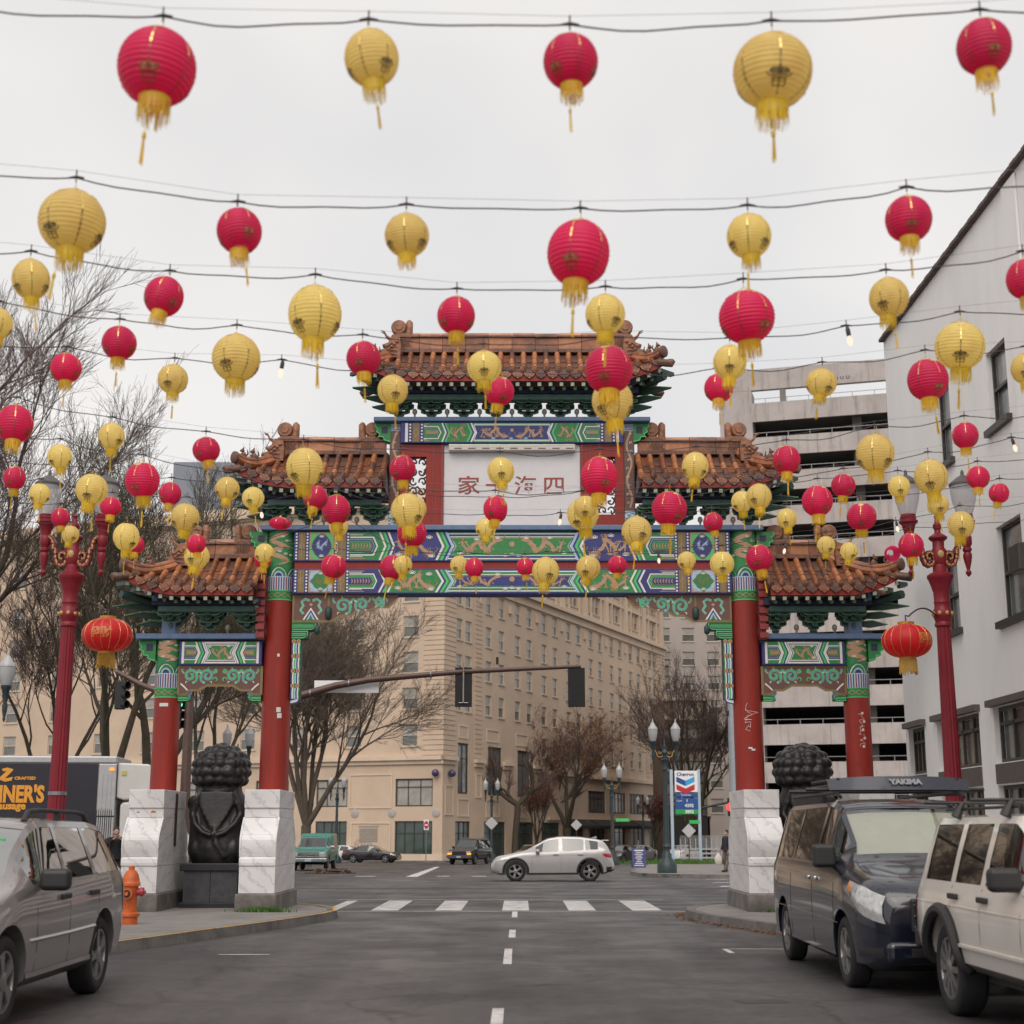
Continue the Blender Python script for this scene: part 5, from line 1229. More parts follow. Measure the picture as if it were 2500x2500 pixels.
for i, ac in enumerate(AC):
    for k, z in enumerate(rows):
        if k == 0 and i < 3: continue
        offs = (-OFF[i], OFF[i]) if k < 5 else (-.75, .75, -2.2, 2.2)
        for s_ in offs:
            w = 1.35 if k < 5 else (1.2 if abs(s_) < 1 else .7); holes.append((ac + s_ - w / 2, ac + s_ + w / 2, z, z + 1.9)); wins.append((FR_, ac + s_, z, w, 1.9, 'sash'))
    if i < 3: holes.append((ac - (1.15, 1.6, 1.6)[i], ac + (1.15, 1.6, 1.6)[i], 4.9, 9.4))
    elif i > 4: holes.append((ac - 2.9, ac + 2.9, 3.6, 6.0))
    holes.append((ac - 1.6 - .9 * (i > 0), ac + 1.6 + .9 * (i > 0), -.95, 2.5))
hw = holed_wall(FR_, 0, HLEN, HG, HT, holes, stucco, 'street_wall', hotel)
for F, a, z, w, h, k in wins: put_window(F, a, z, w, h, hotel, kind_=k)
for i, ac in enumerate(AC):
    if i < 3: put_window(FR_, ac, 4.9, 2 * (1.15, 1.6, 1.6)[i], 4.5, hotel, kind_='grid2', fm=frame_dark, sill=False, fw=.16)
    elif i > 4: put_window(FR_, ac, 3.6, 5.8, 2.4, hotel, kind_='grid5', fm=frame_dark, sill=False, fw=.16)
    put_window(FR_, ac, -.95, 3.2 + 1.8 * (i > 0), 3.45, hotel, kind_='grid3', fm=frame_dark, sill=False, fw=.12, pmn=pm('shop_glass', (.05, .075, .065), .1, var=.4, scale=.8, spec=.9))
holesL = []; lw = []
cols = [62 - 3.3 - 5.6 * i for i in range(10)]
for a in cols:
    for z in rows[:6]: holesL.append((a - .78, a + .78, z, z + 1.9)); lw.append((a, z))
shop = [(62 - 4.6, 62 - .95), (62 - 12.6, 62 - 9.4), (62 - 19, 62 - 15.5), (62 - 27, 62 - 23), (62 - 36, 62 - 32)]
for a0, a1 in shop: holesL.append((a0, a1, 3.75, 6.15)); holesL.append((a0, a1, -.95, 2.5))
holed_wall(FL_, 0, 62, HG, HT, holesL, stucco, 'side_wall', hotel)
for a, z in lw: put_window(FL_, a, z, 1.56, 1.9, hotel, kind_='sash')
for a0, a1 in shop:
    put_window(FL_, (a0 + a1) / 2, 3.75, a1 - a0, 2.4, hotel, kind_='grid3', fm=frame_dark, sill=False, fw=.12, pmn=pane_blind); put_window(FL_, (a0 + a1) / 2, -.95, a1 - a0, 3.45, hotel, kind_='grid4', fm=frame_dark, sill=False, fw=.1, pmn=MATS['shop_glass'])
b = MB()
for F, a0, a1 in ((FR_, -.3, HLEN + .2), (FL_, -.2, 62.3)):
    F.box(b, a0, a1, HT - .9, HT - .5, 0, .7); F.box(b, a0, a1, HT - .5, HT + .35, 0, .3); F.box(b, a0, a1, HT - 1.1, HT - .9, 0, .3)
b.build('roof_cornice', stone, hotel)
b = MB(); FR_.box(b, 6.5, HLEN + .1, 24.75, 25.15, 0, .55); FR_.box(b, 6.5, HLEN + .1, 23.98, 24.75, 0, .18); b.build('belt_course', stone, hotel)
b = MB(); FL_.box(b, 0, 62.4, 7.75, 8.1, 0, .4); FL_.box(b, 0, 62.15, 7.4, 7.75, 0, .18); b.build('belt_course', stone, hotel)
for a0, a1 in ((-.4, 2.6), (6.6, 8.6), (13.2, 15.6), (20.5, 23)): b = MB(); FR_.box(b, a0, a1, 7.75, 8.1, 0, .4); FR_.box(b, a0 + .1, a1 - .1, 7.4, 7.75, 0, .18); b.build('pier_cornice', stone, hotel)
b = MB(); FR_.box(b, 25, HLEN, 7.3, 7.7, 0, .4); FR_.box(b, 25, HLEN, 2.75, 3.0, 0, .25); b.build('belt_course', stone, hotel)
b = MB(); FL_.box(b, 20, 62.06, HG, -.3, 0, .1); FR_.box(b, 0, 2.4, HG, -.3, 0, .1); b.build('plinth', stone, hotel)
# rusticated corner and pilasters: separate stone courses
quoin = {}
def quoins(F, a0, a1, z0, z1, pitch=.62):
    n = int((z1 - z0) / pitch)
    for k in range(n):
        z = z0 + k * pitch
        b = MB(); F.box(b, a0, a1, z + .035, z + pitch - .035, 0, .07); b.build('quoin_stone', stucco, hotel)
quoins(FL_, 62 - 1.95, 62.075, 8.15, 31, .44); quoins(FR_, -.0, 2.5, 8.15, 31, .44); quoins(FR_, 6.7, 8.3, 8.15, 24, .44); quoins(FR_, 58.3, 59.8, 8.15, 24, .44); quoins(FR_, 63.6, 67, 8.15, 24, .44)
for i in range(9): b = MB(); FR_.box(b, AC[i] + 3.0, AC[i] + 4.1, 25.2, 30.6, 0, .3); b.build('upper_pilaster', stone, hotel)
for i in range(9):
    b = MB(); FR_.box(b, AC[i] - 2.8, AC[i] + 2.8, 27.9, 28.2, 0, .2); FR_.box(b, AC[i] - 1.75, AC[i] - 1.5, 25.2, 30.6, 0, .25); FR_.box(b, AC[i] + 1.5, AC[i] + 1.75, 25.2, 30.6, 0, .25); b.build('window_surround', stone, hotel)
    if i: b = MB(); FR_.box(b, AC[i] - 3.9, AC[i] - 3.3, 22.6, 22.9, 0, .2); FR_.box(b, AC[i] - 3.8, AC[i] - 3.5, 22.9, 23.4, 0, .15); b.build('key_block', stone, hotel)
# raised wall panels and medallions on the ground floors
for F, a0, a1, z0, z1 in ((FL_, 62 - 9.2, 62 - 4.9, 3.6, 6.6), (FL_, 62 - 9.0, 62 - 5.0, -.4, 2.4), (FR_, 3.1, 5.5, 2.9, 4.5), (FR_, 9.3, 12.5, 2.9, 4.5), (FR_, 16.4, 19.6, 2.9, 4.5), (FR_, 3.2, 5.3, 9.8, 11.0), (FR_, 9.4, 12.4, 9.8, 11.0), (FR_, 16.5, 19.5, 9.8, 11.0), (FR_, 7.0, 8.3, 4.6, 6.8), (FR_, .5, 2.2, 3.0, 5.6)):
    b = MB()
    for q in ((a0, a1, z0, z0 + .12), (a0, a1, z1 - .12, z1), (a0, a0 + .12, z0 + .12, z1 - .12), (a1 - .12, a1, z0 + .12, z1 - .12)): F.box(b, *q, 0, .06)
    b.build('wall_panel', stone, hotel)
for F, a, z in ((FL_, 62 - 4.9, 3.2), (FL_, 62 - .6, 3.2), (FL_, 62 - 8.6, 3.2), (FL_, 62 - 13, 3.2)):
    b = MB(); b.lathe([(.38, 0), (.38, .05), (.25, .09), (.05, .1)], 18, F.p(a, z), M=Matrix.Rotation(math.atan2(F.n.y, F.n.x), 4, 'Z') @ Matrix.Rotation(R(90), 4, 'Y')); b.build('medallion', pm('medallion_grey', (.40, .36, .33), .8, var=.1), hotel, smooth=40)
for F, a, z in ((FL_, 62 - .55, 6.6), (FR_, 1.2, 6.6)):
    b = MB(); b.ball(F.p(a, z, .35), .33, seg=16, rings=10); b.bar(F.p(a, z, 0), F.p(a, z, .2), .1, .1); b.build('wall_lamp', pm('violet_globe', (.06, .04, .12), .2, var=0), hotel, smooth=60)
b = MB(); FL_.box(b, 62 - 8.2, 62 - 6.2, 2.0, 2.1, 0, .04)
for k in range(7): FL_.box(b, 62 - 8.1, 62 - 6.3, .75 + .17 * k, .85 + .17 * k, .0, .05)
b.build('vent_grille', pm('vent_metal', (.30, .27, .24), .6, var=.1), hotel)
P = Pat(); rn = seeded(17); gm = pm('faded_graffiti', (.30, .24, .2), .8, var=.1)
for k in range(6): 
    pts = [(62 - 8.6 + .35 * k + rn.uniform(-.2, .2), -.2 + rn.uniform(0, 1.1)) for _ in range(6)]; P.stroke(pts, .06, gm, 1)
P.build('graffiti', lambda a, z, o: FL_.p(a, z, .004 + o), hotel)
# awnings along the right-hand ground floor
awn = pm('dark_awning_canvas', (.022, .02, .018), .85, var=.2)
for i in range(4, 9):
    ac = AC[i]; b = MB()
    vs_ = [FR_.p(ac - 3.3, 3.0, .02), FR_.p(ac + 3.3, 3.0, .02), FR_.p(ac + 3.3, 2.2, 1.6), FR_.p(ac - 3.3, 2.2, 1.6), FR_.p(ac - 3.3, 1.9, 1.6), FR_.p(ac + 3.3, 1.9, 1.6), FR_.p(ac - 3.3, 1.95, .02), FR_.p(ac + 3.3, 1.95, .02)]
    b.add(vs_, [(0, 1, 2, 3), (3, 2, 5, 4), (0, 3, 4, 6), (1, 7, 5, 2)]); b.build('awning', awn, hotel)
roofb = MB(); roofb.add([FR_.p(0, HT - .2), FR_.p(HLEN, HT - .2), FR_.p(HLEN, HT - .2, -40), FL_.p(0, HT - .2)], [(0, 1, 2, 3)])
roofb.add([FR_.p(HLEN, HG), FR_.p(HLEN, HG, -40), FR_.p(HLEN, HT, -40), FR_.p(HLEN, HT)], [(0, 1, 2, 3)]); roofb.build('roof', pm('flat_roof_grey', (.15, .14, .13), .9, var=.1), hotel)

# ---- grey tower and low brown building behind the hotel
def far_block(name, label, px0, px1, ytop, t_, mat, ncol, nrow, pitch_z, ww, wh, z_first, yaw=0, side=0, depth=14, trim=None, fm=frame_cream, ground=True, body_mat=None):
    o = thing(name, label, 'building', (0, 0, 0)); p0 = att(px0, 2000, t_); p1 = att(px1, 2000, t_); L = (p1 - p0).length
    F = Face((p0.x, p0.y), (math.cos(yaw), math.sin(yaw))); ztop = at(px0, ytop, F.p(0, 0).y).z; g = gz(p0.y) - .1
    hl = []
    for i in range(ncol):
        for k in range(nrow):
            a = L * (i + .5) / ncol; z = z_first + k * pitch_z
            if z + wh < ztop - .5: hl.append((a - ww / 2, a + ww / 2, z, z + wh))
    holed_wall(F, 0, L, g, ztop, hl, mat, 'front_wall', o)
    for h in hl: put_window(F, (h[0] + h[1]) / 2, h[2], ww, wh, o, kind_='sash', fm=fm)
    b = MB()
    S0 = Face((F.p(L, 0).x, F.p(L, 0).y), (-F.n.x, -F.n.y)); S1 = Face((F.p(0, 0, -depth).x, F.p(0, 0, -depth).y), (F.n.x, F.n.y))
    for S in (S0, S1): b.add([S.p(0, g), S.p(depth, g), S.p(depth, ztop), S.p(0, ztop)], [(0, 1, 2, 3)])
    b.add([F.p(0, ztop), F.p(L, ztop), F.p(L, ztop, -depth), F.p(0, ztop, -depth)], [(0, 1, 2, 3)]); b.build('side_wall', mat, o)
    if trim:
        b = MB(); F.box(b, -.3, L + .3, ztop - .5, ztop + .15, 0, .5); S0.box(b, -.3, depth, ztop - .5, ztop + .15, 0, .5); F.box(b, -.1, L + .1, ztop - 2.6, ztop - 2.2, 0, .25); S0.box(b, -.1, depth, ztop - 2.6, ztop - 2.2, 0, .25); b.build('cornice', trim, o)
    return o, F, S0, L, ztop, g
tower_m = pm('tower_plaster', (.40, .345, .315), .85, var=.07, scale=.3)
tw, F, S0, L, zt, g = far_block('apartment_tower', 'plain grey-pink apartment tower behind the hotel with window air conditioners', 1600, 1905, 1330, 196, tower_m, 5, 9, 3.3, 1.7, 1.9, 4)
acm = pm('air_conditioner', (.30, .29, .28), .6, var=.1)
for k in range(9):
    for i, s_ in ((1, .55), (0, .2), (3, .1)):
        if (k + i) % 3: continue
        b = MB(); F.box(b, L * (i + .5) / 5 + s_ - .4, L * (i + .5) / 5 + s_ + .4, 4 + 3.3 * k, 4.6 + 3.3 * k, 0, .45); F.box(b, L * (i + .5) / 5 + s_ - .3, L * (i + .5) / 5 + s_ + .3, 4.1 + 3.3 * k, 4.5 + 3.3 * k, .45, .46); b.build('air_conditioner', acm, tw)
brn = pm('brown_stone', (.24, .19, .15), .85, var=.12, scale=.5); crm = pm('cream_terracotta', (.55, .46, .36), .7, var=.1)
bb_, F, S0, L, zt, g = far_block('corner_shop_building', 'low brown stone building with cream cornice beyond the fuel station', 1630, 1728, 1700, 158, brn, 2, 3, 3.6, 2.6, 2.3, 3.2, depth=16, trim=crm, fm=frame_dark)
hl = [(1.6 + 3 * i - .95, 1.6 + 3 * i + .95, 3.2 + 3.6 * k, 5.7 + 3.6 * k) for i in range(5) for k in range(3)]
for h in hl: put_window(S0, (h[0] + h[1]) / 2, h[2], 1.9, 2.5, bb_, kind_='grid2', fm=frame_dark)
for i in range(6): b = MB(); S0.box(b, .0 + 3 * i, .5 + 3 * i, g, zt - 2.6, 0, .35); b.build('pilaster', crm, bb_)
b = MB(); F.box(b, L - 3.5, L - .2, zt - 2.2, zt - .5, 0, .12); S0.box(b, 0, 15, zt - 2.2, zt - .5, 0, .12); b.build('frieze', crm, bb_)
b = MB(); F.box(b, 0, L, g, 3, .02, .1); S0.box(b, 0, 16, g + .3, 2.6, .0, .05); b.build('shopfront', frame_dark, bb_)
far_block('distant_block', 'blue grey rooftop block rising behind the bare trees', 380, 620, 1128, 205, pm('slate_blue_block', (.22, .24, .28), .8, var=.1, scale=.3), 6, 8, 3.4, 1.6, 1.8, 8)
# ---- parking garage
gar = thing('parking_garage', 'many-storey concrete parking garage with stained spandrels and dark open decks', 'building', (0, 0, 0))
def concrete_stained():
    m, t = new_mat('stained_concrete'); N = t.nodes; L = t.links
    out = N.new('ShaderNodeOutputMaterial'); p = N.new('ShaderNodeBsdfPrincipled'); L.new(p.outputs[0], out.inputs[0]); p.inputs['Roughness'].default_value = .85
    tcn = N.new('ShaderNodeTexCoord')
    def ns(sc, stretch): mp = N.new('ShaderNodeMapping'); mp.inputs['Scale'].default_value = stretch; L.new(tcn.outputs['Object'], mp.inputs[0]); n = N.new('ShaderNodeTexNoise'); n.inputs['Scale'].default_value = sc; n.inputs['Detail'].default_value = 8; n.inputs['Roughness'].default_value = .7; L.new(mp.outputs[0], n.inputs['Vector']); return n.outputs['Fac']
    r = N.new('ShaderNodeValToRGB'); r.color_ramp.elements[0].position = .3; r.color_ramp.elements[1].position = .7; r.color_ramp.elements[0].color = (.34, .30, .285, 1); r.color_ramp.elements[1].color = (.47, .425, .405, 1); L.new(ns(.4, (1, 1, 1)), r.inputs[0])
    r2 = N.new('ShaderNodeValToRGB'); r2.color_ramp.elements[0].position = .52; r2.color_ramp.elements[1].position = .78; r2.color_ramp.elements[0].color = (1, 1, 1, 1); r2.color_ramp.elements[1].color = (.38, .34, .31, 1); L.new(ns(1.2, (1.5, 1.5, .14)), r2.inputs[0])
    x = N.new('ShaderNodeMix'); x.data_type = 'RGBA'; x.blend_type = 'MULTIPLY'; x.inputs[0].default_value = 1; L.new(r.outputs[0], x.inputs[6]); L.new(r2.outputs[0], x.inputs[7]); L.new(x.outputs[2], p.inputs['Base Color']); return m
conc = concrete_stained(); deckm = pm('deck_concrete', (.20, .185, .175), .9, var=.15, scale=.5)
p0 = att(1788, 2000, 124); GFc = Face((p0.x, p0.y), (math.cos(R(-16)), math.sin(R(-16)))); GL = 34
ztop = at(1790, 910, p0.y).z; NLV = 12; PIT = 3.17
for k in range(NLV):
    zs = ztop - 3.15 - k * PIT     # top of this level's spandrel
    if zs - 1.7 < gz(p0.y) - .5: break
    n = 4; seg = GL / n
    for j in range(n):
        b = MB(); GFc.box(b, j * seg + .012, (j + 1) * seg - .012, zs - 1.72, zs, -.2, 0); b.build('spandrel_panel', conc, gar)
    b = MB(); GFc.box(b, 0, GL, zs - 1.35, zs - 1.0, -26, -.21); b.build('parking_deck', deckm, gar)
    b = MB()
    for j in range(int(GL / 1.9)): b.bar(GFc.p(j * 1.9 + .3, zs, -.1), GFc.p(j * 1.9 + .3, zs + .42, -.1), .05, .05)
    b.bar(GFc.p(0, zs + .42, -.1), GFc.p(GL, zs + .42, -.1), .05, .05); b.build('guard_rail', pm('rail_grey', (.3, .3, .3), .5, .4, var=.1), gar)
b = MB(); GFc.box(b, 0, 2.9, gz(p0.y) - 1, ztop - 1.95, -2.2, .012); b.build('corner_pier', conc, gar)
b = MB(); GFc.box(b, 0, GL, ztop - 1.93, ztop, -.5, .01); b.build('top_beam', conc, gar)
for a in (11.5, 22.5, 33): b = MB(); GFc.box(b, a, a + .8, gz(p0.y) - 1, ztop - 3.2, -2.5, -1.7); b.build('deck_column', deckm, gar)
b = MB(); GFc.box(b, 5.4, 5.9, ztop - 3.15, ztop - 1.93, -.45, -.05); b.build('stub_post', deckm, gar)
b = MB(); GFc.box(b, 0, GL, gz(p0.y) - 1, ztop - 4.6, -26.3, -26.0); GFc.box(b, 0, .3, gz(p0.y) - 1, ztop - 4.6, -26, -2.3); b.build('back_wall', deckm, gar)
P = Pat(); rn = seeded(5)
for k in range(3): P.stroke(spiral(10.4 + k * .5, ztop - 1.4, .18, .1, rn.uniform(0, 3), rn.uniform(5, 8), 9), .07, frame_dark, 1)
P.build('graffiti', lambda a, z, o: GFc.p(a, z, .014 + o), gar)
# ---- white stucco building on the right side of the street
wb = thing('white_building', 'white stucco building with tall sash windows and a dark ground floor', 'building', (0, 0, 0))
XW = 8.8; wst = pm('white_stucco', (.84, .825, .81), .75, var=.06, scale=.5, tint=(.70, .685, .67), tamt=.45, bump=.25, bscale=14, stretch=(1, 1, .35))
FW = Face((XW, 33.0), (0, -1))      # a runs towards the camera, from the far corner
def wpx(px, py): u, y, z = ray(px, py); k = XW / u; return 33.0 - y * k, EYE + z * k
def span(pa, pb, ptop, pbot):     # two pixel columns and, at the far one, the top and bottom rows
    a0, zt = wpx(pa, ptop); _, zb = wpx(pa, pbot); a1, _ = wpx(pb, ptop); return a0, a1, zb, zt
upw = [span(2280, 2322, 955, 1145), span(2406, 2458, 868, 1062), span(2431, 2493, 1290, 1498), span(2300, 2330, 1385, 1480)]
upw = [(upw[0][0], upw[0][0] + 1.0, upw[0][2] - .1, upw[0][3] + .0), (upw[1][0], upw[1][0] + 1.05, upw[1][2], upw[1][3]), (upw[2][0], upw[2][0] + 1.3, upw[2][2] - .2, upw[2][3]), (upw[3][0], upw[3][0] + 1.0, upw[3][2] - .6, upw[3][3] + .1)]
upw += [(upw[1][0] + 2.6, upw[1][0] + 3.65, upw[1][2], upw[1][3]), (upw[2][0] + 3.0, upw[2][0] + 4.3, upw[2][2], upw[2][3])]
a1_, _ = wpx(2262, 1800); a2_, _ = wpx(2294, 1800); a3_, _ = wpx(2393, 1800); a4_, _ = wpx(2429, 1800)
gro = [(.25, a1_ - .12, 2.85, 3.85), (.25, a1_ - .12, .35, 2.45), (a2_ - .15, a3_, 2.85, 3.85), (a2_ - .15, a3_, .35, 2.45), (a4_, a4_ + 3.0, 2.85, 3.85), (a4_, a4_ + 3.0, .35, 2.45), (a4_ + 3.5, a4_ + 6.5, .35, 3.85)]
WL = 30; WZ = 12.95
holed_wall(FW, 0, WL, 0, WZ, upw + gro, wst, 'street_wall', wb, .22)
for h in upw: put_window(FW, (h[0] + h[1]) / 2, h[2], h[1] - h[0], h[3] - h[2], wb, kind_='sash', fm=frame_dark, pmn=pm('old_glass', (.16, .17, .17), .12, var=.4, scale=3, spec=.9), sill=True, fw=.06)
for h in gro: put_window(FW, (h[0] + h[1]) / 2, h[2], h[1] - h[0], h[3] - h[2], wb, kind_='grid4', fm=frame_dark, sill=False, fw=.07)
spm = pm('brown_spandrel', (.10, .085, .075), .6, var=.15)
for h in gro[1::2]:
    b = MB(); FW.box(b, h[0], h[1], 2.48, 2.83, 0, .03); b.build('spandrel_panel', spm, wb)
for h in gro[::2]: b = MB(); FW.box(b, h[0] - .1, h[1] + .1, 3.86, 3.98, 0, .12); b.build('window_head', spm, wb)
b = MB(); b.add([FW.p(0, 0), FW.p(0, 0, -12), FW.p(0, WZ, -12), FW.p(0, WZ)], [(0, 1, 2, 3)]); b.add([FW.p(0, WZ), FW.p(WL, WZ), FW.p(WL, WZ, -12), FW.p(0, WZ, -12)], [(0, 1, 2, 3)]); b.build('end_wall', wst, wb)
cop = MB(); cop.box(-.12, .12, -.09, .09, 0, .07); copm = cop.mesh('coping_tile', pm('coping_tile_brown', (.10, .07, .06), .7, var=.3))
for k in range(int(15 / .3)): link('coping_tile', copm, wb, (XW - .03, 33 - .15 - .3 * k, WZ + .001 + .012 * (k % 2)), (0, 0, R(90)), (1.1, 1, 1))
b = MB(); FW.box(b, 8.6, 9.3, 4.1, WZ - .05, 0, .05); b.build('pilaster', wst, wb, bevel=.02)
# hanging sign box on the wall at the frame edge
sg_ = thing('wall_sign', 'dark box sign with lamp fixed to the white building wall', 'sign', FW.p(9.9, 5.2, .2))
b = MB(); b.box(-.55, .05, -.25, .25, .5, .95, 0); b.box(-.03, .02, -.2, .2, -.5, .5, 1); b.box(-.05, .0, -.25, .25, -.55, .5, 0); b.build('sign_box', [frame_dark, pm('sign_glow_cream', (.5, .42, .3), .5, var=.2)], sg_, bevel=.02)
def gpt(px, t_): v = att(px, 2000, t_); return Vector((v.x, v.y, gz(v.y)))
# ================================================================== STREET FURNITURE
lamp_red = pm('lamp_red_paint', (.19, .010, .020), .42, var=.14, scale=4, spec=.35); lamp_gold = pm('lamp_gold', (.42, .26, .10), .5, var=.15)
lamp_glass = None
def frosted(name, col, tr):
    m, t = new_mat(name); N = t.nodes; L = t.links; out = N.new('ShaderNodeOutputMaterial'); p = N.new('ShaderNodeBsdfPrincipled'); x = N.new('ShaderNodeBsdfTransparent'); mx = N.new('ShaderNodeMixShader')
    p.inputs['Base Color'].default_value = (*col, 1); p.inputs['Roughness'].default_value = .25; mx.inputs[0].default_value = 1 - tr; L.new(x.outputs[0], mx.inputs[1]); L.new(p.outputs[0], mx.inputs[2]); L.new(mx.outputs[0], out.inputs[0]); return m
lamp_glass = frosted('clear_lamp_glass', (.50, .49, .51), .45); lamp_frost = frosted('frosted_lamp_glass', (.38, .38, .39), .05)
ARM = [(.47, 6.53), (.42, 6.54), (.375, 6.50), (.345, 6.43), (.34, 6.34), (.30, 6.33), (.295, 6.24), (.285, 6.16), (.25, 6.07), (.19, 6.035), (.13, 6.06), (.10, 6.13), (.105, 6.21), (.15, 6.26), (.205, 6.25), (.225, 6.20), (.21, 6.155), (.175, 6.15)]
def red_lamp(px, t_, label, arm_sg, oval):
    base = att(px, 2000, t_); base.z = KH; o = thing('red_street_lamp', label, 'street lamp', base, 0, 'red twin street lamps')
    b = MB(); b.lathe([(.30, 0), (.30, .25), (.26, .35), (.24, .7), (.20, .8), (.165, .95)], 16); b.build('base', lamp_red, o, smooth=35)
    b = MB(); vs_ = []; n = 32
    for z, r in ((.95, .155), (4.95, .118)):
        for k in range(n): a = 2 * PI * k / n; rr_ = r * (1 if k % 2 else .92); vs_.append((rr_ * math.cos(a), rr_ * math.sin(a), z))
    b.add(vs_, [(k, (k + 1) % n, n + (k + 1) % n, n + k) for k in range(n)]); b.build('shaft', lamp_red, o)
    zo = .06
    b = MB(); b.lathe([(r, z - .14) for r, z in ((.12, 5.09), (.145, 5.11), (.145, 5.15), (.13, 5.18), (.145, 5.24), (.16, 5.27), (.16, 5.38), (.135, 5.42), (.13, 5.5), (.14, 5.52), (.13, 5.56), (.135, 5.70), (.15, 5.74), (.16, 5.79), (.205, 5.92), (.225, 5.95), (.225, 6.0), (.19, 6.03), (.12, 6.06), (.115, 6.16))], 20); b.build('capital', lamp_red, o, smooth=35)
    for k in range(8):
        a = 2 * PI * k / 8 + .2; b = MB(); b.ball((.16 * math.cos(a), .16 * math.sin(a), 5.185), .035, .035, .04, 8, 6); b.build('rosette', lamp_gold, o, smooth=60)
    b = MB(); b.lathe([(.115, 6.0), (.10, 6.04), (.115, 6.08), (.13, 6.14), (.13, 6.30), (.10, 6.35), (.10, 6.46), (.13, 6.48), (.16, 6.51), (.16, 6.54), (.11, 6.58), (.06, 6.61), (.05, 6.66), (.075, 6.71), (.075, 6.76), (.045, 6.80), (.035, 6.88), (.05, 6.91), (.02, 6.95), (.004, 6.96)], 18); b.build('finial_stem', lamp_red, o, smooth=35)
    b = MB(); b.ball((0, -.125, 6.22), .055, .025, .07, 12, 8); b.build('medallion', lamp_gold, o, smooth=60)
    dx = .50
    for sg in (-1, 1):
        P3 = [Vector((sg * x, 0, zz_ + zo * 0)) for x, zz_ in ARM]
        b = MB()
        for a, c_ in zip(P3[:-1], P3[1:]): b.bar(a, c_ + (c_ - a) * .25, .082, .11, 0, up=(0, 1, 0))
        for a, c_ in zip(P3[:-1], P3[1:]): b.bar(a + Vector((0, -.057, 0)), c_ + (c_ - a) * .25 + Vector((0, -.057, 0)), .028, .008, 1, up=(0, 1, 0))
        b.build('scroll_arm', [lamp_red, lamp_gold], o)
        b = MB(); b.lathe([(.01, 5.84), (.045, 5.88), (.05, 5.92), (.028, 5.96), (.032, 5.98), (.06, 6.1), (.078, 6.2), (.072, 6.25), (.055, 6.27), (.078, 6.30), (.078, 6.34), (.06, 6.36), (.09, 6.42), (.09, 6.54), (.078, 6.56), (.085, 6.62), (.12, 6.76), (.165, 6.80), (.165, 6.83), (.135, 6.85), (.145, 6.89), (.13, 6.90), (.135, 6.94)], 18, (sg * dx, 0, 0)); st = b.build('lamp_stem', lamp_red, o, smooth=35)
        b = MB(); b.lathe([(.125, 6.93), (.165, 7.04), (.205, 7.2), (.225, 7.36), (.23, 7.46)], 24, (sg * dx, 0, 0), cap=False); b.build('glass_globe', lamp_glass, st, smooth=60)
        b = MB(); b.lathe([(.24, 7.46), (.245, 7.50), (.20, 7.54), (.10, 7.62), (.03, 7.66), (.03, 7.72), (.005, 7.76)], 24, (sg * dx, 0, 0)); b.build('lamp_cap', pm('lamp_cap_dark', (.10, .09, .09), .5, .3, var=.1), st, smooth=35)
        b = MB(); b.lathe([(.03, 6.93), (.055, 7.04), (.055, 7.22), (.02, 7.3)], 10, (sg * dx, 0, 0)); b.build('bulb', pm('lamp_bulb_white', (.7, .7, .68), .4, var=0), st, smooth=60)
    # curved bracket carrying the oval lantern
    oc, oh = oval; tip = oc + Vector((0, 0, oh / 2 + .05)) - base; zr = tip.z
    pts = []
    for i in range(13): f = i / 12; pts.append(Vector((tip.x * f, tip.y * f, zr - .15 + .42 * math.sin(PI * (.16 + f * .70)))))
    pts[-1] = Vector((tip.x, tip.y, zr + .10)); pts.append(Vector((tip.x, tip.y, zr)))
    b = MB(); b.tube(pts, .014, 6); b.build('lantern_bracket', pm('bracket_iron', (.05, .035, .03), .5, .5, var=.1), o, smooth=60)
    b = MB(); b.lathe([(.150, 2.1), (.154, 2.1), (.154, 2.16), (.150, 2.16)], 20); b.build('steel_band', steel, o)
    return o
red_lamp(136, LAMP_T, 'red cast iron twin street lamp beside the box truck', 1, (ovLc, ovh))
red_lamp(2333, LAMP_T, 'red cast iron twin street lamp in front of the white building', -1, (ovRc, ovh))
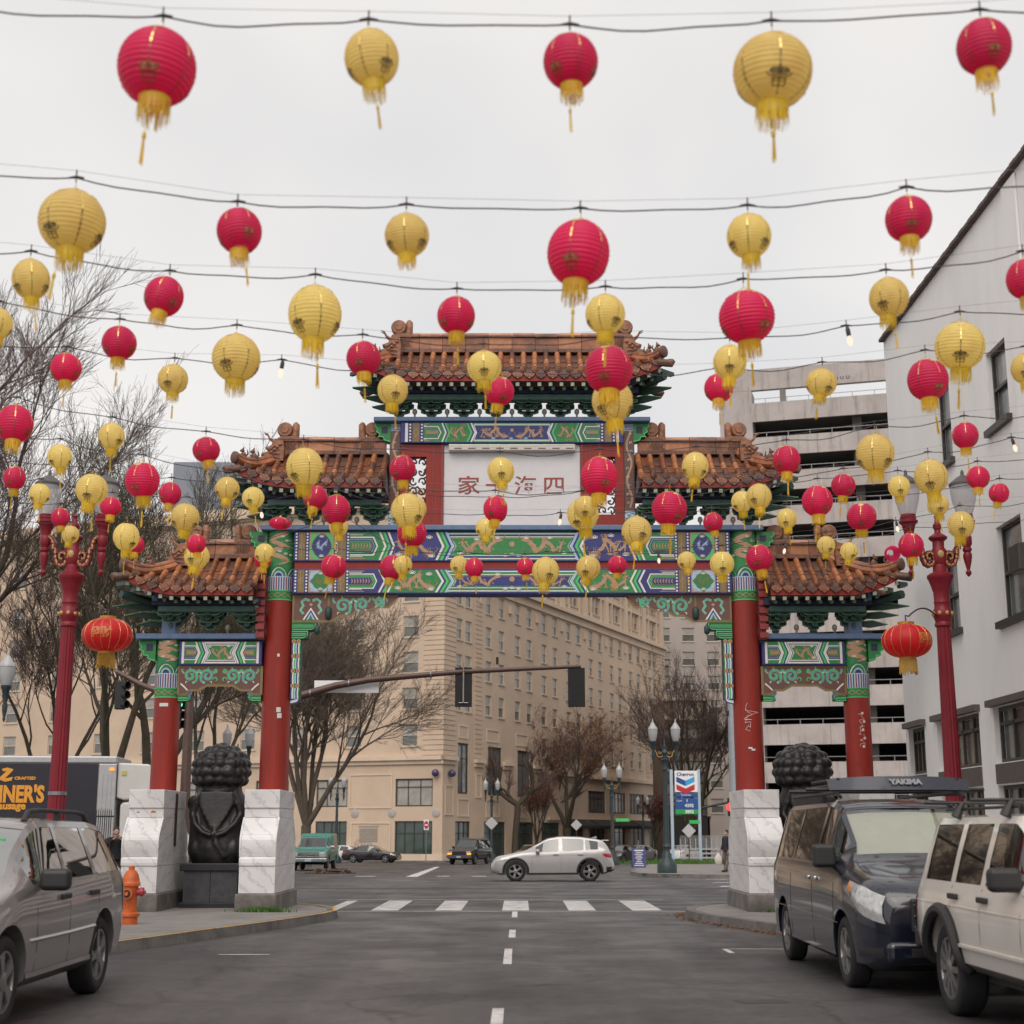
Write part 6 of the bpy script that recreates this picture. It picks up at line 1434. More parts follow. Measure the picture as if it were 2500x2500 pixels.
# ---- dark green twin lamps farther off
sig_b0 = pm('signal_box_black', (.015, .014, .016), .5, var=.2)
lg = pm('lamp_dark_green', (.018, .035, .04), .45, var=.2, scale=5)
def green_lamp_proto():
    o = thing('twin_street_lamp', 'x', 'street lamp', (0, 0, 0), 0, 'dark green twin street lamps')
    b = MB(); b.lathe([(.40, 0), (.40, .32), (.34, .42), (.28, .5), (.2, .62), (.2, .75), (.15, .82), (.14, 1.0), (.17, 1.06), (.14, 1.12), (.125, 1.2), (.085, 4.1), (.12, 4.14), (.12, 4.22), (.10, 4.28), (.15, 4.52), (.17, 4.56), (.1, 4.6), (.09, 4.75), (.13, 4.85), (.1, 4.95), (.06, 5.0), (.08, 5.1), (.04, 5.2), (.02, 5.42)], 14); b.build('post', lg, o, smooth=35)
    for sg in (-1, 1):
        b = MB(); b.tube([(sg * a, 0, c_) for a, c_ in ((.06, 4.72), (.2, 4.66), (.3, 4.7), (.34, 4.85), (.44, 4.98))], .025, 6); b.tube([(sg * a, 0, c_) for a, c_ in ((.12, 4.86), (.2, 4.8), (.26, 4.84), (.22, 4.9))], .018, 5); b.build('scroll_arm', lamp_gold, o, smooth=60)
        b = MB(); b.lathe([(.01, 4.38), (.04, 4.45), (.03, 4.5), (.06, 4.65), (.07, 4.8), (.05, 4.9), (.08, 5.0), (.09, 5.2), (.13, 5.26), (.13, 5.32)], 12, (sg * .47, 0, 0)); st = b.build('lamp_stem', lg, o, smooth=35)
        b = MB(); b.lathe([(.11, 5.32), (.16, 5.45), (.19, 5.65), (.195, 5.8)], 16, (sg * .47, 0, 0)); b.build('glass_globe', lamp_frost, st, smooth=60)
        b = MB(); b.lathe([(.205, 5.8), (.2, 5.85), (.12, 5.96), (.05, 6.08), (.03, 6.1), (.035, 6.16), (.005, 6.26)], 16, (sg * .47, 0, 0)); b.build('lamp_cap', lamp_frost, st, smooth=35)
    return o
gp = green_lamp_proto(); first = True
for px, t_, lab in ((1626, 60, 'dark green twin street lamp with frosted globes beside the fuel price sign'), (1495, 91, 'dark green twin street lamp behind the pale crossover tail'), (1200, 126, 'blue green twin street lamp before the hotel corner windows'), (1570, 146, 'small far twin street lamp before the dark awnings'), (822, 118, 'dark twin street lamp behind the green pickup truck'), (574, 61, 'dark twin street lamp behind the lion statue'), (-54, 37, 'dark twin street lamp with banner beyond the box truck'), (1827, 61, 'dark twin street lamp hidden behind an inner gate column')):
    o = gp if first else copy_tree(gp); first = False
    v = att(px, 2000, t_); o.location = (v.x, v.y, gz(v.y) + (.13 if t_ in (60, 91, 126, 146) else 0)); o['label'] = lab
    if t_ in (126, 118): o.scale = (1.12,) * 3
    if t_ == 37:
        b = MB(); b.box(.12, .14, -.3, .0, 3.3, 4.4, 0); b.build('banner', pm('banner_white', (.6, .55, .55), .7, var=.2), o)
        b = MB(); b.box(-.08, .30, -.22, .12, 2.15, 2.60); b.build('crossing_signal', sig_b0, o, bevel=.04)
# ---- traffic signals
mast_m = pm('mast_brown', (.10, .06, .05), .45, .3, var=.15); sig_b = pm('signal_black', (.012, .011, .012), .55, var=.2)
mast = thing('signal_mast', 'brown curved traffic signal mast arm behind the gate opening', 'traffic signal', att(665, 2000, 39.6) * 1)
mo = Vector(mast.location); mo.z = KH; mast.location = mo
def mp_(px, py): return at(px, py, mo.y) - mo
arm = [mp_(660, 1722), mp_(716, 1704), mp_(820, 1674), mp_(900, 1660), mp_(1000, 1651), mp_(1130, 1640), mp_(1260, 1634), mp_(1418, 1627)]
b = MB(); b.tube(arm, [.12, .112, .10, .09, .08, .07, .06, .05], 10); b.build('mast_arm', mast_m, mast, smooth=50)
b = MB(); b.tube([(0, 0, 0), (0, 0, arm[0].z + .3)], [.2, .15], 12); b.build('pole', mast_m, mast, smooth=50)
for px, y0, y1, rail in ((1132, 1629, 1726, True), (1407, 1630, 1726, False)):
    c0 = mp_(px, y0); c1 = mp_(px, y1); w = .235
    b = MB(); b.box(c0.x - w, c0.x + w, -.02, .02, c1.z, c0.z); o = b.build('backplate', sig_b, mast, bevel=.03)
    b = MB(); b.box(c0.x - .15, c0.x + .15, .02, .2, c1.z + .06, c0.z - .06); b.build('signal_head', sig_b, o, bevel=.03)
    for k in range(3): b = MB(); zc = c1.z + (c0.z - c1.z) * (k + .5) / 3; b.lathe([(.13, 0), (.14, .18), (.13, .18), (.12, 0)], 14, (c0.x, .2, zc), M=Matrix.Rotation(R(-90), 4, 'X')); b.build('visor', sig_b, o, smooth=40)
    if rail: b = MB(); b.tube([(c0.x, -.05, c1.z + .12), (c0.x, -.05, c0.z - .08)], .022, 6); b.tube([(c0.x - .13, -.05, c1.z + .11), (c0.x + .13, -.05, c1.z + .11)], .012, 5); b.tube([(c0.x, -.14, c0.z - .1), (c0.x, -.14, c0.z + .15)], .02, 5); b.build('mounting_rail', pm('rail_steel', (.38, .36, .32), .4, .6, var=.1), o, smooth=50)
a0, a1, b0, b1 = mp_(766, 1660), mp_(924, 1662), mp_(766, 1690), mp_(924, 1690)
b = MB(); b.box(a0.x, a1.x, .15, .17, b0.z, a0.z); b.build('street_name_plate', pm('sign_back_white', (.80, .80, .80), .6, 0, var=.03), mast)
for k in (1, 2, 4): b = MB(); p_ = arm[k].lerp(arm[k + 1], .4); b.lathe([(.11, -.015), (.11, .015)], 12, p_, M=Matrix.Rotation(R(90), 4, 'Y')); b.build('arm_strap', steel, mast)
b = MB(); c0 = mp_(1214, 1615); b.box(c0.x - .035, c0.x + .035, -.03, .03, c0.z - .08, c0.z + .12); b.build('sensor', sig_b, mast)
sig2 = thing('signal_pole', 'brown signal pole with side arm between the left gate columns', 'traffic signal', (0, 0, 0)); p_ = att(449, 2000, 46); p_.z = KH; sig2.location = p_
q = lambda px, py: at(px, py, p_.y) - p_
b = MB(); b.tube([(0, 0, 0), (0, 0, q(449, 1700).z)], [.19, .14], 12); b.build('pole', mast_m, sig2, smooth=50)
b = MB(); b.tube([q(449, 1712), q(345, 1672), q(285, 1640)], [.1, .09, .08], 8); b.build('side_arm', mast_m, sig2, smooth=50)
for px, y0, y1, lit in ((296, 1662, 1732, False), (432, 1712, 1780, True)):
    c0 = q(px, y0); c1 = q(px, y1); b = MB(); b.box(c0.x - .16, c0.x + .16, -.1, .12, c1.z, c0.z); o = b.build('signal_head', sig_b, sig2, bevel=.04)
    for k in range(3): b = MB(); zc = c1.z + (c0.z - c1.z) * (k + .5) / 3; b.lathe([(.12, 0), (.13, .2), (.12, .2), (.11, 0)], 14, (c0.x + .1, -.02, zc), M=Matrix.Rotation(R(55), 4, 'Z') @ Matrix.Rotation(R(90), 4, 'X')); b.build('visor', sig_b, o, smooth=40)
    if lit: b = MB(); b.ball((c0.x + .14, -.11, c0.z - .12), .07, .03, .07); b.build('green_light', emit_mat('signal_green', (.1, .9, .4), 1.6), o, smooth=60)
sig3 = thing('signal_pole', 'grey signal pole standing behind an inner gate column', 'traffic signal', (0, 0, 0)); p_ = att(1795, 2000, 57); p_.z = gz(p_.y) + .1; sig3.location = p_
q = lambda px, py: at(px, py, p_.y) - p_
b = MB(); b.tube([(0, 0, 0), (0, 0, q(1795, 1690).z)], [.2, .16], 12); b.build('pole', pm('galvanized', (.33, .35, .38), .5, .3, var=.1), sig3, smooth=50)
b = MB(); b.tube([q(1795, 1955), q(1715, 1972)], .05, 6); b.tube([q(1795, 1735), q(1780, 1745)], .05, 6); b.build('side_arm', sig_b, sig3, smooth=50)
c0 = q(1783, 1970); b = MB(); b.box(c0.x - .1, c0.x + .18, -.12, .1, c0.z - .35, c0.z + .35); o = b.build('signal_head', sig_b, sig3, bevel=.03)
b = MB(); b.ball((c0.x, -.13, c0.z), .17, .05, .17); b.build('red_light', emit_mat('signal_red', (1, .05, .04), 2.2), o, smooth=60)
b = MB(); c0 = q(1783, 1742); b.box(c0.x - .16, c0.x + .1, -.1, .1, c0.z - .1, c0.z + .12); b.build('camera_box', sig_b, sig3, bevel=.02)
# ---- fire hydrant
hy = gr(313, 2278); hyd = thing('fire_hydrant', 'orange fire hydrant on the pavement beside the silver wagon', 'hydrant', (hy.x, hy.y, KH)); orange = pm('hydrant_orange', (.50, .10, .018), .5, var=.25, scale=9, tint=(.3, .06, .02), tamt=.3)
b = MB(); b.lathe([(.14, 0), (.14, .12), (.17, .13), (.17, .17), (.12, .2), (.115, .52), (.13, .55), (.13, .62)], 18); b.build('barrel', orange, hyd, smooth=35)
b = MB(); b.lathe([(.16, .62), (.16, .66), (.145, .68), (.14, .72), (.12, .8), (.08, .86), (.05, .88), (.05, .93), (.02, .95)], 18); b.build('bonnet', orange, hyd, smooth=35)
b = MB(); b.lathe([(.075, 0), (.075, .1), (.09, .1), (.09, .15), (.03, .15), (.03, .19)], 14, (0, -.08, .5), M=Matrix.Rotation(R(90), 4, 'X')); b.build('front_nozzle', orange, hyd, smooth=35)
b = MB(); b.lathe([(.06, 0), (.06, .012)], 14, (0, -.235, .5), M=Matrix.Rotation(R(90), 4, 'X')); b.build('nozzle_cap', sig_b, hyd)
for sg, m_ in ((1, pm('hydrant_cap_red', (.35, .03, .05), .5, var=.1)), (-1, orange)):
    b = MB(); b.lathe([(.06, 0), (.06, .08), (.075, .08), (.07, .13), (.03, .13), (.02, .17)], 14, (sg * .09, 0, .52), M=Matrix.Rotation(R(sg * 90), 4, 'Y')); b.build('side_cap', m_, hyd, smooth=35)
# ---- fuel price sign
cs = thing('fuel_price_sign', 'tall fuel price sign on two pale blue posts at the station corner', 'sign', (0, 0, 0)); c0 = att(1675, 2000, 99); c0.z = gz(c0.y) + KH; cs.location = c0
post_m = pm('post_pale_blue', (.36, .45, .53), .5, var=.1); q = lambda px, py: at(px, py, c0.y) - c0
for px in (1641, 1708): x = q(px, 2000).x; b = MB(); b.box(x - .1, x + .1, -.1, .1, 0, q(1675, 1879).z); b.build('post', post_m, cs, bevel=.02)
x0, x1 = q(1646, 1900).x, q(1703, 1900).x
def panel(y0, y1, m, name, d=.15, inset=.02): b = MB(); b.box(x0 + inset, x1 - inset, -d, .12, q(1675, y1).z, q(1675, y0).z); return b.build(name, m, cs, bevel=.02)
sw = pm('sign_white_face', (.75, .74, .73), .4, var=.04); sbl = pm('sign_blue', (.015, .07, .25), .4, var=.05); sgn = pm('sign_green', (.02, .30, .07), .4, var=.05); srd = pm('sign_crimson', (.45, .02, .04), .4, var=.05); scy = pm('sign_cyan', (.03, .33, .62), .4, var=.05)
pz = panel(1882, 1934, sw, 'logo_panel'); panel(1936.5, 1946, sbl, 'name_strip'); pb = panel(1949, 1976, sbl, 'price_panel'); pg = panel(1976.3, 1988, sgn, 'diesel_panel')
zc = lambda y: q(1675, y).z
text('Chevron', .33, pm('sign_navy_text', (.01, .03, .2), .5, var=0), pz, (0, -.155, zc(1891)), (R(90), 0, 0), bold=.01)
P = Pat(); W = .62
def chev(zt, h, ml, mr):
    for s_, m in ((-1, ml), (1, mr)): P.poly([(s_ * W, zt), (0, zt - .28), (0, zt - .28 - h), (s_ * W, zt - h)], m, 1)
chev(zc(1896), .36, sbl, scy); chev(zc(1896) - .52, .36, srd, srd); P.build('logo', lambda x, z, o: Vector((x, -.152 - o, z)), pz)
text('4392', .30, sw, pb, (.22, -.155, zc(1967)), (R(90), 0, 0), bold=.008); text('1', .26, sw, pb, (.08, -.155, zc(1955)), (R(90), 0, 0), bold=.008); text('3892', .30, sw, pg, (.22, -.155, zc(1982)), (R(90), 0, 0), bold=.008)
text('Regular', .13, sw, pb, (-.42, -.155, zc(1955)), (R(90), 0, 0)); text('Techron', .20, sw, cs, (0, -.155, zc(1941)), (R(90), 0, 0))
# ---- small signs
def small_sign(name, label, px, pyc, t_, kind__, pole_to=None, pole_m=None):
    v = att(px, 2000, t_); v.z = gz(v.y) + .1; o = thing(name, label, 'sign', v); zc_ = at(px, pyc, v.y).z - v.z
    b = MB(); b.tube([(0, .06, 0), (0, .06, zc_ + .3)], .04, 6); b.build('post', pole_m or mast_m, o)
    return o, zc_
o, z = small_sign('warning_sign', 'grey back of a diamond warning sign on the blue green lamp post', 1200, 2010, 125.5, 0); s_ = .55
b = MB(); b.prism([(0, z - s_), (s_, z), (0, z + s_), (-s_, z)], lambda a, c_: Vector((a, 0, c_)), lambda a, c_: Vector((a, .03, c_))); b.build('diamond_plate', pm('sign_back_grey', (.45, .45, .46), .5, .3, var=.05), o)
o, z = small_sign('warning_sign', 'grey back of a diamond sign below the fuel price sign', 1681, 2028, 97, 0); s_ = .46
b = MB(); b.prism([(0, z - s_), (s_, z), (0, z + s_), (-s_, z)], lambda a, c_: Vector((a, 0, c_)), lambda a, c_: Vector((a, .03, c_))); b.build('diamond_plate', MATS['sign_back_grey'], o)
b = MB(); b.box(.05, .75, -.01, .01, z + .45, z + .68); b.build('street_name_plate', pm('street_sign_green', (.03, .42, .09), .4, var=.1), o)
o, z = small_sign('warning_sign', 'diamond sign back beside the dark awning', 1407, 2014, 132, 0); s_ = .5
b = MB(); b.prism([(0, z - s_), (s_, z), (0, z + s_), (-s_, z)], lambda a, c_: Vector((a, 0, c_)), lambda a, c_: Vector((a, .03, c_))); b.build('diamond_plate', MATS['sign_back_grey'], o)
o, z = small_sign('no_entry_sign', 'red and white do not enter sign before the hotel shop window', 1041, 2014, 122, 0, pole_m=steel)
b = MB(); b.box(-.21, .21, -.02, .01, z - .42, z + .42); pl = b.build('sign_plate', sw, o, bevel=.02)
b = MB(); b.lathe([(.19, 0), (.19, .012)], 20, (0, -.022, z), M=Matrix.Rotation(R(90), 4, 'X') @ Matrix.Scale(1.7, 4, (0, 1, 0))); b.build('red_disc', srd, pl); b = MB(); b.box(-.13, .13, -.045, -.036, z - .06, z + .06); b.build('white_bar', sw, pl)
o, z = small_sign('street_name_sign', 'green street name sign on the lamp behind the pale crossover', 1497, 2002, 90.5, 0)
b = MB(); b.box(.15, 1.0, -.02, .02, z - .1, z + .1); pl = b.build('name_plate', MATS['street_sign_green'], o); text('W ANKENY', .15, pm('sign_lime_text', (.2, .75, .25), .5, var=0), pl, (.57, -.025, z), (R(90), 0, 0))
# sandwich board
v = gr(1560, 2125); sb = thing('sandwich_board', 'dark blue sandwich board with white lettering at the station kerb', 'sign', (v.x, v.y, gz(v.y) + .14))
dkb = pm('board_blue', (.02, .025, .13), .5, var=.1)
for sg in (-1, 1):
    b = MB(); b.add([Vector((-.36, sg * .28, 0)), Vector((.36, sg * .28, 0)), Vector((.36, sg * .03, .98)), Vector((-.36, sg * .03, .98))] + [Vector((-.36, sg * .25, 0)), Vector((.36, sg * .25, 0)), Vector((.36, sg * .0, .98)), Vector((-.36, sg * .0, .98))], [(0, 1, 2, 3), (4, 7, 6, 5), (0, 4, 5, 1), (2, 6, 7, 3), (0, 3, 7, 4), (1, 5, 6, 2)]); pl = b.build('board', dkb, sb)
    if sg < 0:
        for k, w in enumerate((.5, .3, .44, .3, .36, .2, .3, .42, .5)): zz_ = .88 - .095 * k; b = MB(); yy = -.03 - .25 * (1 - zz_ / .98) - .004; b.box(-w / 2, w / 2, yy - .002, yy, zz_ - (.035 if k == 0 else .018), zz_ + (.035 if k == 0 else .018)); b.build('text_line', sw, pl)
b = MB(); b.tube([(0, .1, .98), (0, .1, 1.4)], .03, 6); b.build('handle_post', steel, sb)
# blue news box, low white rails, iron fence
v = att(722, 2000, 78); nb = thing('news_box', 'blue newspaper box beside the green pickup truck', 'news box', (v.x, v.y, gz(v.y))); b = MB(); b.box(-.3, .25, -.25, .25, .25, 1.15); b.build('box', pm('news_blue', (.03, .07, .3), .4, var=.1), nb, bevel=.03); b = MB(); b.box(-.1, .1, -.1, .1, 0, .25); b.build('stand', sig_b, nb); b = MB(); b.box(-.22, .18, -.262, -.252, .7, 1.05); b.build('window', sw, nb)
fe = thing('station_railing', 'low white railing and wire fence at the fuel station', 'fence', (0, 0, 0)); wh = pm('railing_white', (.36, .36, .36), .5, var=.1)
pA = att(1660, 2000, 104); pB = att(1760, 2000, 104); g0 = gz(pA.y) + KH
for k in range(3): b = MB(); b.box(pA.x, pB.x, pA.y - .04, pA.y + .04, g0 + .3 + .3 * k, g0 + .42 + .3 * k); b.build('rail', wh, fe)
for k in range(9): b = MB(); x = pA.x + (pB.x - pA.x) * k / 8; b.box(x - .03, x + .03, pA.y + .04, pA.y + .10, g0, g0 + 1.7); b.build('post', wh, fe)
b = MB()
for k in range(40): x = pA.x + (pB.x - pA.x) * k / 39; b.box(x - .01, x + .01, pA.y + .05, pA.y + .07, g0 + 1.0, g0 + 1.9)
kind(b.build('pickets', pm('fence_grey', (.4, .4, .41), .5, var=.1), fe), 'stuff')
irf = thing('iron_fence', 'black iron picket fence in front of the truck', 'fence', (0, 0, 0)); pA = att(214, 2000, 38); g0 = KH
for k in range(12): b = MB(); x = pA.x + .055 * k; b.tube([(x, pA.y, g0), (x, pA.y, 2.15), (x, pA.y, 2.22)], [.012, .012, .003], 5); b.build('picket', sig_b, irf)
for z in (.4, 2.0): b = MB(); b.box(pA.x - .05, pA.x + .68, pA.y - .02, pA.y + .02, z, z + .04); b.build('rail', sig_b, irf)
# ================================================================== TREES (bare winter trees, a few with brown leaves)
bark_moss = pm('mossy_bark', (.065, .048, .036), .9, var=.4, scale=6, tint=(.045, .055, .012), tamt=.5, bump=.6, bscale=12)
bark = pm('grey_bark', (.10, .078, .06), .9, var=.3, scale=6, bump=.5, bscale=12)
twig_m = pm('twig_brown', (.12, .082, .072), .85, var=.2); twig_g = pm('twig_grey', (.15, .115, .085), .85, var=.2)
twig_moss = pm('twig_mossy', (.085, .07, .045), .9, var=.3)
leaf_b = paper_mat('dry_leaf_brown', (.30, .13, .045), .35); leaf_r = paper_mat('dry_leaf_red', (.20, .06, .035), .35)
def twig_mesh(P, Rd, mat):
    """all fine branches of one crown as three-sided tapered tubes; P: (n,4,3), Rd: (n,4)"""
    P = np.array(P); Rd = np.array(Rd); n, k = Rd.shape
    d = P[:, -1] - P[:, 0]; d /= np.linalg.norm(d, axis=1, keepdims=True) + 1e-9
    ref = np.tile(np.array([[.31, .17, .93]]), (n, 1)); sd = np.cross(d, ref); sd /= np.linalg.norm(sd, axis=1, keepdims=True) + 1e-9; up_ = np.cross(sd, d)
    V = np.stack([P + Rd[..., None] * (math.cos(a) * sd + math.sin(a) * up_)[:, None, :] for a in (0, 2.094, 4.189)], axis=2)      # n,k,3,3
    idx = np.arange(n * k * 3).reshape(n, k, 3); F = []
    for j in range(3): F.append(np.stack([idx[:, :-1, j], idx[:, :-1, (j + 1) % 3], idx[:, 1:, (j + 1) % 3], idx[:, 1:, j]], axis=-1).reshape(-1, 4))
    F = np.concatenate(F); me = bpy.data.meshes.new('crown'); V = V.reshape(-1, 3)
    me.vertices.add(len(V)); me.vertices.foreach_set('co', V.ravel()); me.loops.add(F.size); me.loops.foreach_set('vertex_index', F.ravel()); me.polygons.add(len(F)); me.polygons.foreach_set('loop_start', np.arange(0, F.size, 4)); me.polygons.foreach_set('loop_total', np.full(len(F), 4))
    me.materials.append(mat); me.update(calc_edges=True); me.validate(); me.polygons.foreach_set('use_smooth', [True] * len(F)); return me
def tree(name, label, base, H, r0, seed, stems=1, fork=.16, spread=.55, levels=5, up=.25, lean=(0, 0), kids=(4, 7, 7, 6, 5), lenf=.62, matT=None, matC=None, leaves=None, nleaf=0, leafsize=.12, group='street trees', minr=.008, trunk_h=None, stem_path=None, tilt=(.12, .4), split=2):
    rn = random.Random(seed); T = MB(); TP = []; TR = []; tips = []; ga = rn.gauss; sq = math.sqrt
    root = thing(name, label, 'tree', base, 0, group)
    def limb(p, d, L, r, lev):
        n = 5 if lev < split else 3; pts = [p]; rad = [r]; dx, dy, dz = d; j = .16 if lev else .07; px_, py_, pz_ = p; st = L / n
        for i in range(n):
            dx += ga(0, j); dy += ga(0, j); dz += ga(0, j * .6) + up * (.22 if lev else .05); q = 1 / sq(dx * dx + dy * dy + dz * dz); dx *= q; dy *= q; dz *= q
            px_ += dx * st; py_ += dy * st; pz_ += dz * st; pts.append((px_, py_, pz_)); rad.append(max(minr * .6, r * (1 - (.55 if lev < levels - 1 else .75) * (i + 1) / n)))
        if lev < split: T.tube(pts, rad, 9 if lev == 0 else 6)
        else: TP.append(pts); TR.append(rad)
        return pts, rad
    def grow(p, d, L, r, lev):
        pts, rad = limb(p, d, L, r, lev)
        if lev >= levels - 1: tips.append(pts[-1]); tips.append(pts[2]); return
        k = kids[min(lev, len(kids) - 1)]; m = len(pts) - 1
        for i in range(k):
            f = min(.99, .3 + .7 * (i + rn.random()) / k if lev else .45 + .55 * (i + rn.random()) / k)
            q = f * m; a = int(q); g = q - a; A, B = pts[a], pts[a + 1]; pp = (A[0] + (B[0] - A[0]) * g, A[1] + (B[1] - A[1]) * g, A[2] + (B[2] - A[2]) * g)
            ux, uy, uz = B[0] - A[0], B[1] - A[1], B[2] - A[2]; s_ = 1 / (sq(ux * ux + uy * uy + uz * uz) + 1e-9); ux *= s_; uy *= s_; uz *= s_
            # a random direction perpendicular to the parent
            rx, ry, rz = ga(0, 1), ga(0, 1), ga(0, .5); w = rx * ux + ry * uy + rz * uz; rx -= w * ux; ry -= w * uy; rz -= w * uz; s_ = 1 / (sq(rx * rx + ry * ry + rz * rz) + 1e-9)
            ang = spread * rn.uniform(.6, 1.3); ca, sa = math.cos(ang), math.sin(ang) * s_
            nd = (ux * ca + rx * sa, uy * ca + ry * sa, uz * ca + rz * sa + up * .5); s_ = 1 / sq(nd[0] ** 2 + nd[1] ** 2 + nd[2] ** 2)
            grow(pp, (nd[0] * s_, nd[1] * s_, nd[2] * s_), L * lenf * rn.uniform(.75, 1.2) * (1.1 - .35 * f), max(minr, rad[a] * rn.uniform(.45, .68)), lev + 1)
        A, B = pts[-2], pts[-1]; ux, uy, uz = B[0] - A[0], B[1] - A[1], B[2] - A[2]; s_ = 1 / (sq(ux * ux + uy * uy + uz * uz) + 1e-9)
        grow(B, (ux * s_, uy * s_, uz * s_), L * lenf, max(minr, rad[-1]), lev + 1)
    th = trunk_h if trunk_h is not None else H * fork
    if stem_path:
        pts = [Vector(p) for p in stem_path[0]]; T.tube(pts, stem_path[1], 9); ends = stem_path[2]
        for e_, d_, r_ in ends: grow(e_, tuple(Vector(d_).normalized()), (H - e_[2]) * .42, r_, 1)
    else:
        tb = [Vector((0, 0, -.15)), Vector((0, 0, .25)), Vector((lean[0] * .3, lean[1] * .3, th * .5)), Vector((lean[0] * .6, lean[1] * .6, th))]
        T.tube(tb, [r0 * 1.5, r0 * 1.15, r0, r0 * .95], 12)
        for s_ in range(stems):
            a = 2 * PI * (s_ + rn.random() * .5) / stems; tl_ = rn.uniform(*tilt) if stems > 1 else .04
            d = Vector((math.cos(a) * tl_ + lean[0] / H * 1.2, math.sin(a) * tl_ + lean[1] / H * 1.2, 1)).normalized()
            grow(tuple(tb[-1] - Vector((0, 0, .1))), tuple(d), (H - th) * .52, r0 * (.9 if stems == 1 else .62), 0)
    T.build('trunk', matT or bark_moss, root, smooth=70); link('crown', twig_mesh(TP, TR, matC or twig_m), root)
    if leaves:
        b = MB()
        for i in range(nleaf):
            p = Vector(rn.choice(tips)) + Vector((rn.gauss(0, .25), rn.gauss(0, .25), rn.gauss(0, .2))); s_ = leafsize * rn.uniform(.6, 1.3)
            M = Matrix.Rotation(rn.uniform(0, 6.3), 3, 'Z') @ Matrix.Rotation(rn.gauss(1.2, .6), 3, 'X')
            b.add([p + M @ Vector(q) * s_ for q in ((0, -.6, 0), (.4, 0, .1), (0, .7, 0), (-.4, 0, .1))], [(0, 1, 2, 3)])
        kind(b.build('foliage', leaves, root), 'stuff')
    return root
def gpt(px, t_): v = att(px, 2000, t_); return Vector((v.x, v.y, gz(v.y)))
gB = 'bare trees behind the box truck'
tree('bare_tree', 'huge bare tree reaching over the light strings from beside the box truck', gpt(-330, 56), 23, .42, 3, stems=3, spread=.5, levels=6, lean=(2.0, 0), kids=(4, 6, 6, 5, 4), up=.2, group=gB, minr=.009)
tree('bare_tree', 'mossy forked bare tree rising just behind the truck box end', gpt(262, 55), 15.5, .28, 14, stems=3, spread=.5, levels=6, kids=(4, 5, 5, 5, 4), up=.28, group=gB, matC=twig_moss, minr=.009, trunk_h=2.8)
tree('bare_tree', 'thick mossy leaning bare tree behind the outer gate column', gpt(330, 58), 15, .33, 8, stems=2, spread=.5, levels=6, kids=(4, 5, 5, 5, 4), lean=(.8, 0), up=.25, group=gB, matC=twig_moss, minr=.009, trunk_h=3.2)
tree('bare_tree', 'slender bare tree behind the refrigerated truck body', gpt(120, 66), 15, .2, 19, stems=4, spread=.5, levels=6, kids=(3, 5, 5, 4, 4), up=.3, group=gB, minr=.009)
tree('bare_tree', 'bare tree standing behind the lion statue and signal pole', gpt(505, 74), 15.0, .24, 23, stems=3, spread=.5, levels=6, kids=(3, 5, 5, 4, 4), up=.3, group=gB, minr=.009)
tree('bare_tree', 'wide vase-shaped bare tree behind the green pickup truck', gpt(748, 96), 17.0, .34, 31, stems=7, spread=.5, levels=6, kids=(5, 5, 5, 4, 3), up=.12, tilt=(.15, .85), matT=bark, matC=twig_g, trunk_h=2.6, minr=.011, lenf=.64)
p = gpt(1256, 136)
tree('bare_tree', 'bare tree with a crooked S-shaped mossy trunk before the hotel', p, 12, .3, 41, levels=5, kids=(4, 5, 6, 5), up=.3, spread=.55, matC=twig_m, minr=.014,
     stem_path=([(0, 0, -.2), (.1, 0, 2.5), (.3, 0, 4.6), (.3, 0, 5.3)], [.34, .3, .3, .28], [((.3, 0, 5.2), (-1.4, 0, .9), .2), ((.3, 0, 5.2), (1.0, .2, 1), .2), ((-1.3, 0, 6.6), (-.25, 0, 1), .17), ((1.6, .2, 6.8), (.3, 0, 1), .16)]))
b = MB(); b.tube([(.3, 0, 5.1), (-.5, 0, 5.6), (-1.3, 0, 6.2), (-1.45, 0, 7.2), (-1.2, 0, 8.6)], [.24, .22, .2, .18, .14], 8); b.tube([(.3, 0, 5.1), (1.0, .1, 5.8), (1.6, .2, 6.4), (1.75, .2, 7.6), (1.6, .2, 8.8)], [.24, .2, .19, .16, .12], 8)
b.build('limb', bark_moss, COL.objects[[o.name for o in COL.objects if o.name.startswith('bare_tree')][-1]], smooth=70)
tree('leafy_tree', 'tall tree holding brown dead leaves before the hotel', gpt(1384, 148), 15.2, .42, 52, stems=4, spread=.55, levels=6, kids=(4, 5, 4, 3, 3), up=.14, trunk_h=3.2, minr=.012, leaves=leaf_b, nleaf=4200, leafsize=.15, matC=twig_m, tilt=(.35, .9))
tree('bare_tree', 'fine twiggy bare tree between the crooked tree and the brown-leaved tree', gpt(1325, 152), 12.5, .25, 57, stems=3, spread=.5, levels=6, kids=(4, 4, 4, 3, 3), up=.25, minr=.012)
tree('leafy_tree', 'small upright tree with dull red leaves in front of shop windows', gpt(1310, 141), 7.6, .16, 61, stems=4, spread=.35, levels=5, kids=(4, 5, 4, 4), up=.4, trunk_h=1.8, minr=.01, leaves=leaf_r, nleaf=1800, leafsize=.13)
tree('leafy_tree', 'little red-leaved tree beside the far street lamp', gpt(1598, 152), 6.5, .14, 66, stems=3, spread=.35, levels=5, kids=(4, 4, 4, 4), up=.4, trunk_h=1.6, minr=.01, leaves=leaf_r, nleaf=1500, leafsize=.15)
tree('bare_tree', 'dense dark bare tree behind the fuel price sign', gpt(1690, 140), 17.5, .42, 71, stems=5, spread=.5, levels=6, kids=(4, 5, 4, 4, 3), up=.22, trunk_h=2.4, minr=.014)
